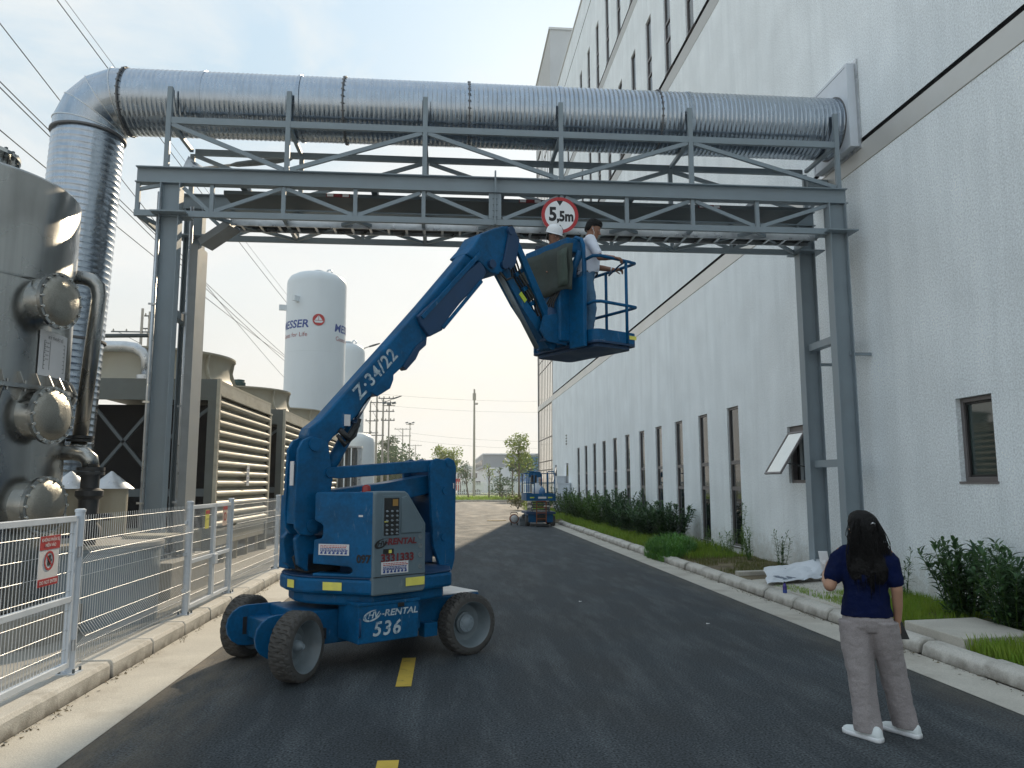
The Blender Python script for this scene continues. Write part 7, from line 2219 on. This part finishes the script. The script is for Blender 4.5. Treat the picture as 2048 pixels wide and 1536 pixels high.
for (a, b, c, d) in ((X0, X1, Ya - .05, Ya - .02), (X0, X1, Yb, Yb + .03), (X0, X0 + .03, Ya - .018, Yb - .002), (X1 - .03, X1, Ya - .018, Yb - .002)):
    MB().bx(a, b, c, d, 1.06, 1.36).build('toe_board', M['blue'], sl_)
def rtube(pts, name='rail', r=.022): return MB().tube(pts, r, 8).build(name, M['blue'], sl_)
for y in (Ya, Yb):
    for x in (X0 + .03, X0 + .34, X1 - .34, X1 - .03):
        rtube([(x, y, 1.15), (x, y, 2.22)], 'rail_post', .025)
for z in (1.80, 2.22):
    for x in (X0 + .03, X1 - .03): rtube([(x, Ya, z), (x, Yb, z)])
    rtube([(X0 + .03, Yb, z), (X1 - .03, Yb, z)])
for a, b in ((X0 + .03, X0 + .34), (X1 - .34, X1 - .03)):
    rtube([(a, Ya, 1.80), (b, Ya, 1.80)]); rtube([(a, Ya, 2.2), (a + .03, Ya, 2.28), (b - .03, Ya, 2.28), (b, Ya, 2.2)])
MB().bx(X0 + .42, X0 + .66, Yb - .35, Yb - .1, 1.75, 2.15).build('control_box', M['black'], sl_, .02)
MB().bx(X0 + .36, X1 - .36, Yb - .03, Yb + .0, 2.05, 2.30).build('entry_bar', M['blue'], sl_)
for x in (X0 + .42, X1 - .42): MB().bx(x - .02, x + .02, Ya - .14, Ya - .10, .12, 1.05).build('ladder_rail', M['orange_rust'], sl_)
for k in range(4): MB().bx(X0 + .44, X1 - .44, Ya - .14, Ya - .10, .3 + k * .24, .34 + k * .24).build('ladder_step', M['orange_rust'], sl_)
MB().bx(X0 + .42, X1 - .42, Ya + .0, Ya + .09, .2, .48).build('battery_panel', M['black'], sl_, .01)
for x in (X0 + .24, X1 - .24): MB().bx(x - .09, x + .09, Ya - .056, Ya - .052, 1.17, 1.22).build('reflective_tape', M['lime'], sl_)
MB().bx(X0 + .5, X1 - .4, Ya - .056, Ya - .052, 1.15, 1.23).build('label', M['paper'], sl_)
wb = thing('water_bottle', 'big blue water bottle standing on the scissor lift platform', 'bottle', (4.12, 32.75, 1.16))
MB().lathe([(.12, 1.16), (.135, 1.19), (.135, 1.32), (.128, 1.34), (.135, 1.36), (.135, 1.48), (.09, 1.58), (.035, 1.61), (.03, 1.66)], (4.12, 32.75, 0), (0, 0, 1), 28).build('bottle_body', M['bottle_blue'], wb)
MB().lathe([(.034, 1.655), (.034, 1.69)], (4.12, 32.75, 0), (0, 0, 1), 14).build('cap', M['white'], wb)
sk = thing('white_sack', 'bulging white sack leaning on the scissor lift platform', 'sack', (3.95, 33.1, 1.16))
mb = MB(); 
ell_loft(mb, [(V(3.95, 33.1, z), a, b, V(1, 0, 0), V(0, 1, 0)) for z, a, b in ((1.155, .12, .1), (1.2, .2, .16), (1.45, .22, .17), (1.65, .17, .13), (1.74, .08, .06), (1.8, .1, .07))])
o = mb.build('sack_body', M['tarp_white'], sk)
# rusty blower, plank and cables on the road beside it
bw = thing('blower', 'small rusty orange blower standing on the road before the scissor lift', 'blower', (3.0, 33.6, 0))
MB().lathe([(.15, -.12), (.2, -.1), (.2, .1), (.15, .12)], (3.0, 33.6, .27), (0, 1, 0), 28).build('drum', M['orange_rust'], bw)
MB().lathe([(.16, .121), (.13, .128), (.05, .13)], (3.0, 33.6, .27), (0, -1, 0), 28).build('fan_guard', M['galv'], bw)
MB().tube([(2.85, 33.6, .45), (2.87, 33.6, .54), (3.13, 33.6, .54), (3.15, 33.6, .45)], .015, 8).build('handle', M['black'], bw)
for s in (-1, 1): MB().bx(3.0 + s * .13 - .02, 3.0 + s * .13 + .02, 33.45, 33.75, .0, .1).build('foot', M['black'], bw)
MBq = MB().bx(2.05, 2.95, 37.2, 37.45, .004, .04).build('plank', M['wood'])
tag(MBq, 'pale wooden plank lying on the sunlit road left of the blower', 'plank')
hz_ = MB()
pts = []
for k in range(60):
    a = k * .33
    pts.append((3.95 + (.32 + .12 * math.sin(k * .5)) * math.cos(a), 31.9 + (.24 + .05 * math.cos(k * .7)) * math.sin(a), .02 + .0012 * k))
o = hz_.tube(pts, .014, 6).build('coiled_cable', M['black'])
tag(o, 'black cable coiled on the road at the scissor lift ladder', 'cable')
tb = thing('tool_box', 'dark open tool box on the road beside the blower', 'tool box', (3.35, 33.0, 0))
MB().bx(3.2, 3.5, 32.9, 33.15, .004, .16).build('box_body', M['steel_dark'], tb, .01)
MB().bx(3.2, 3.5, 33.15, 33.17, .16, .3).build('lid', M['steel_dark'], tb)
# scraps of litter on the asphalt
rr = random.Random(12)
for i, (x, y, lb) in enumerate(((2.05, 11.9, 'tiny white paper scrap on the road right of the lift'), (3.35, 9.9, 'second tiny white scrap on the road nearer the right gutter'))):
    o = MB().add([(x, y, .008), (x + .05, y + .01, .012), (x + .055, y + .04, .01), (x + .005, y + .035, .016)], [(0, 1, 2, 3)]).build('paper_scrap', M['paper'])
    tag(o, lb, 'scrap')
# pale film of plastic caught on the main beam
mb = MB()
vs = []
for i in range(7):
    for j in range(5):
        u, w = i / 6, j / 4
        vs.append((-4.18 + .55 * u, 12.05 + .25 * w, 6.73 + (.34 - .32 * u) * (w) * (1 - .3 * math.sin(u * 3)) + .012 * math.sin(i * 2 + j)))
mb.add(vs, [(i * 5 + j, i * 5 + j + 1, (i + 1) * 5 + j + 1, (i + 1) * 5 + j) for i in range(6) for j in range(4)], True)
o = mb.build('plastic_film', M['tarp_white']); o.modifiers.new('t', 'SOLIDIFY').thickness = .003
tag(o, 'pale plastic film caught on top of the left end of the main beam', 'plastic film')
# ================================================================== the hazy air
hzm = bpy.data.materials.new('haze_air'); hzm.use_nodes = True
hn, hl = hzm.node_tree.nodes, hzm.node_tree.links
for q in list(hn):
    if q.type != 'OUTPUT_MATERIAL': hn.remove(q)
pv = hn.new('ShaderNodeVolumePrincipled')
pv.inputs['Color'].default_value = (.92, .94, .97, 1)
pv.inputs['Density'].default_value = .0009
pv.inputs['Anisotropy'].default_value = .3
hl.new(pv.outputs[0], [q for q in hn if q.type == 'OUTPUT_MATERIAL'][0].inputs['Volume'])
o = MB().bx(-1520, 1520, -70, 2620, -1.1, 36).build('haze', hzm)
o['kind'] = 'stuff'
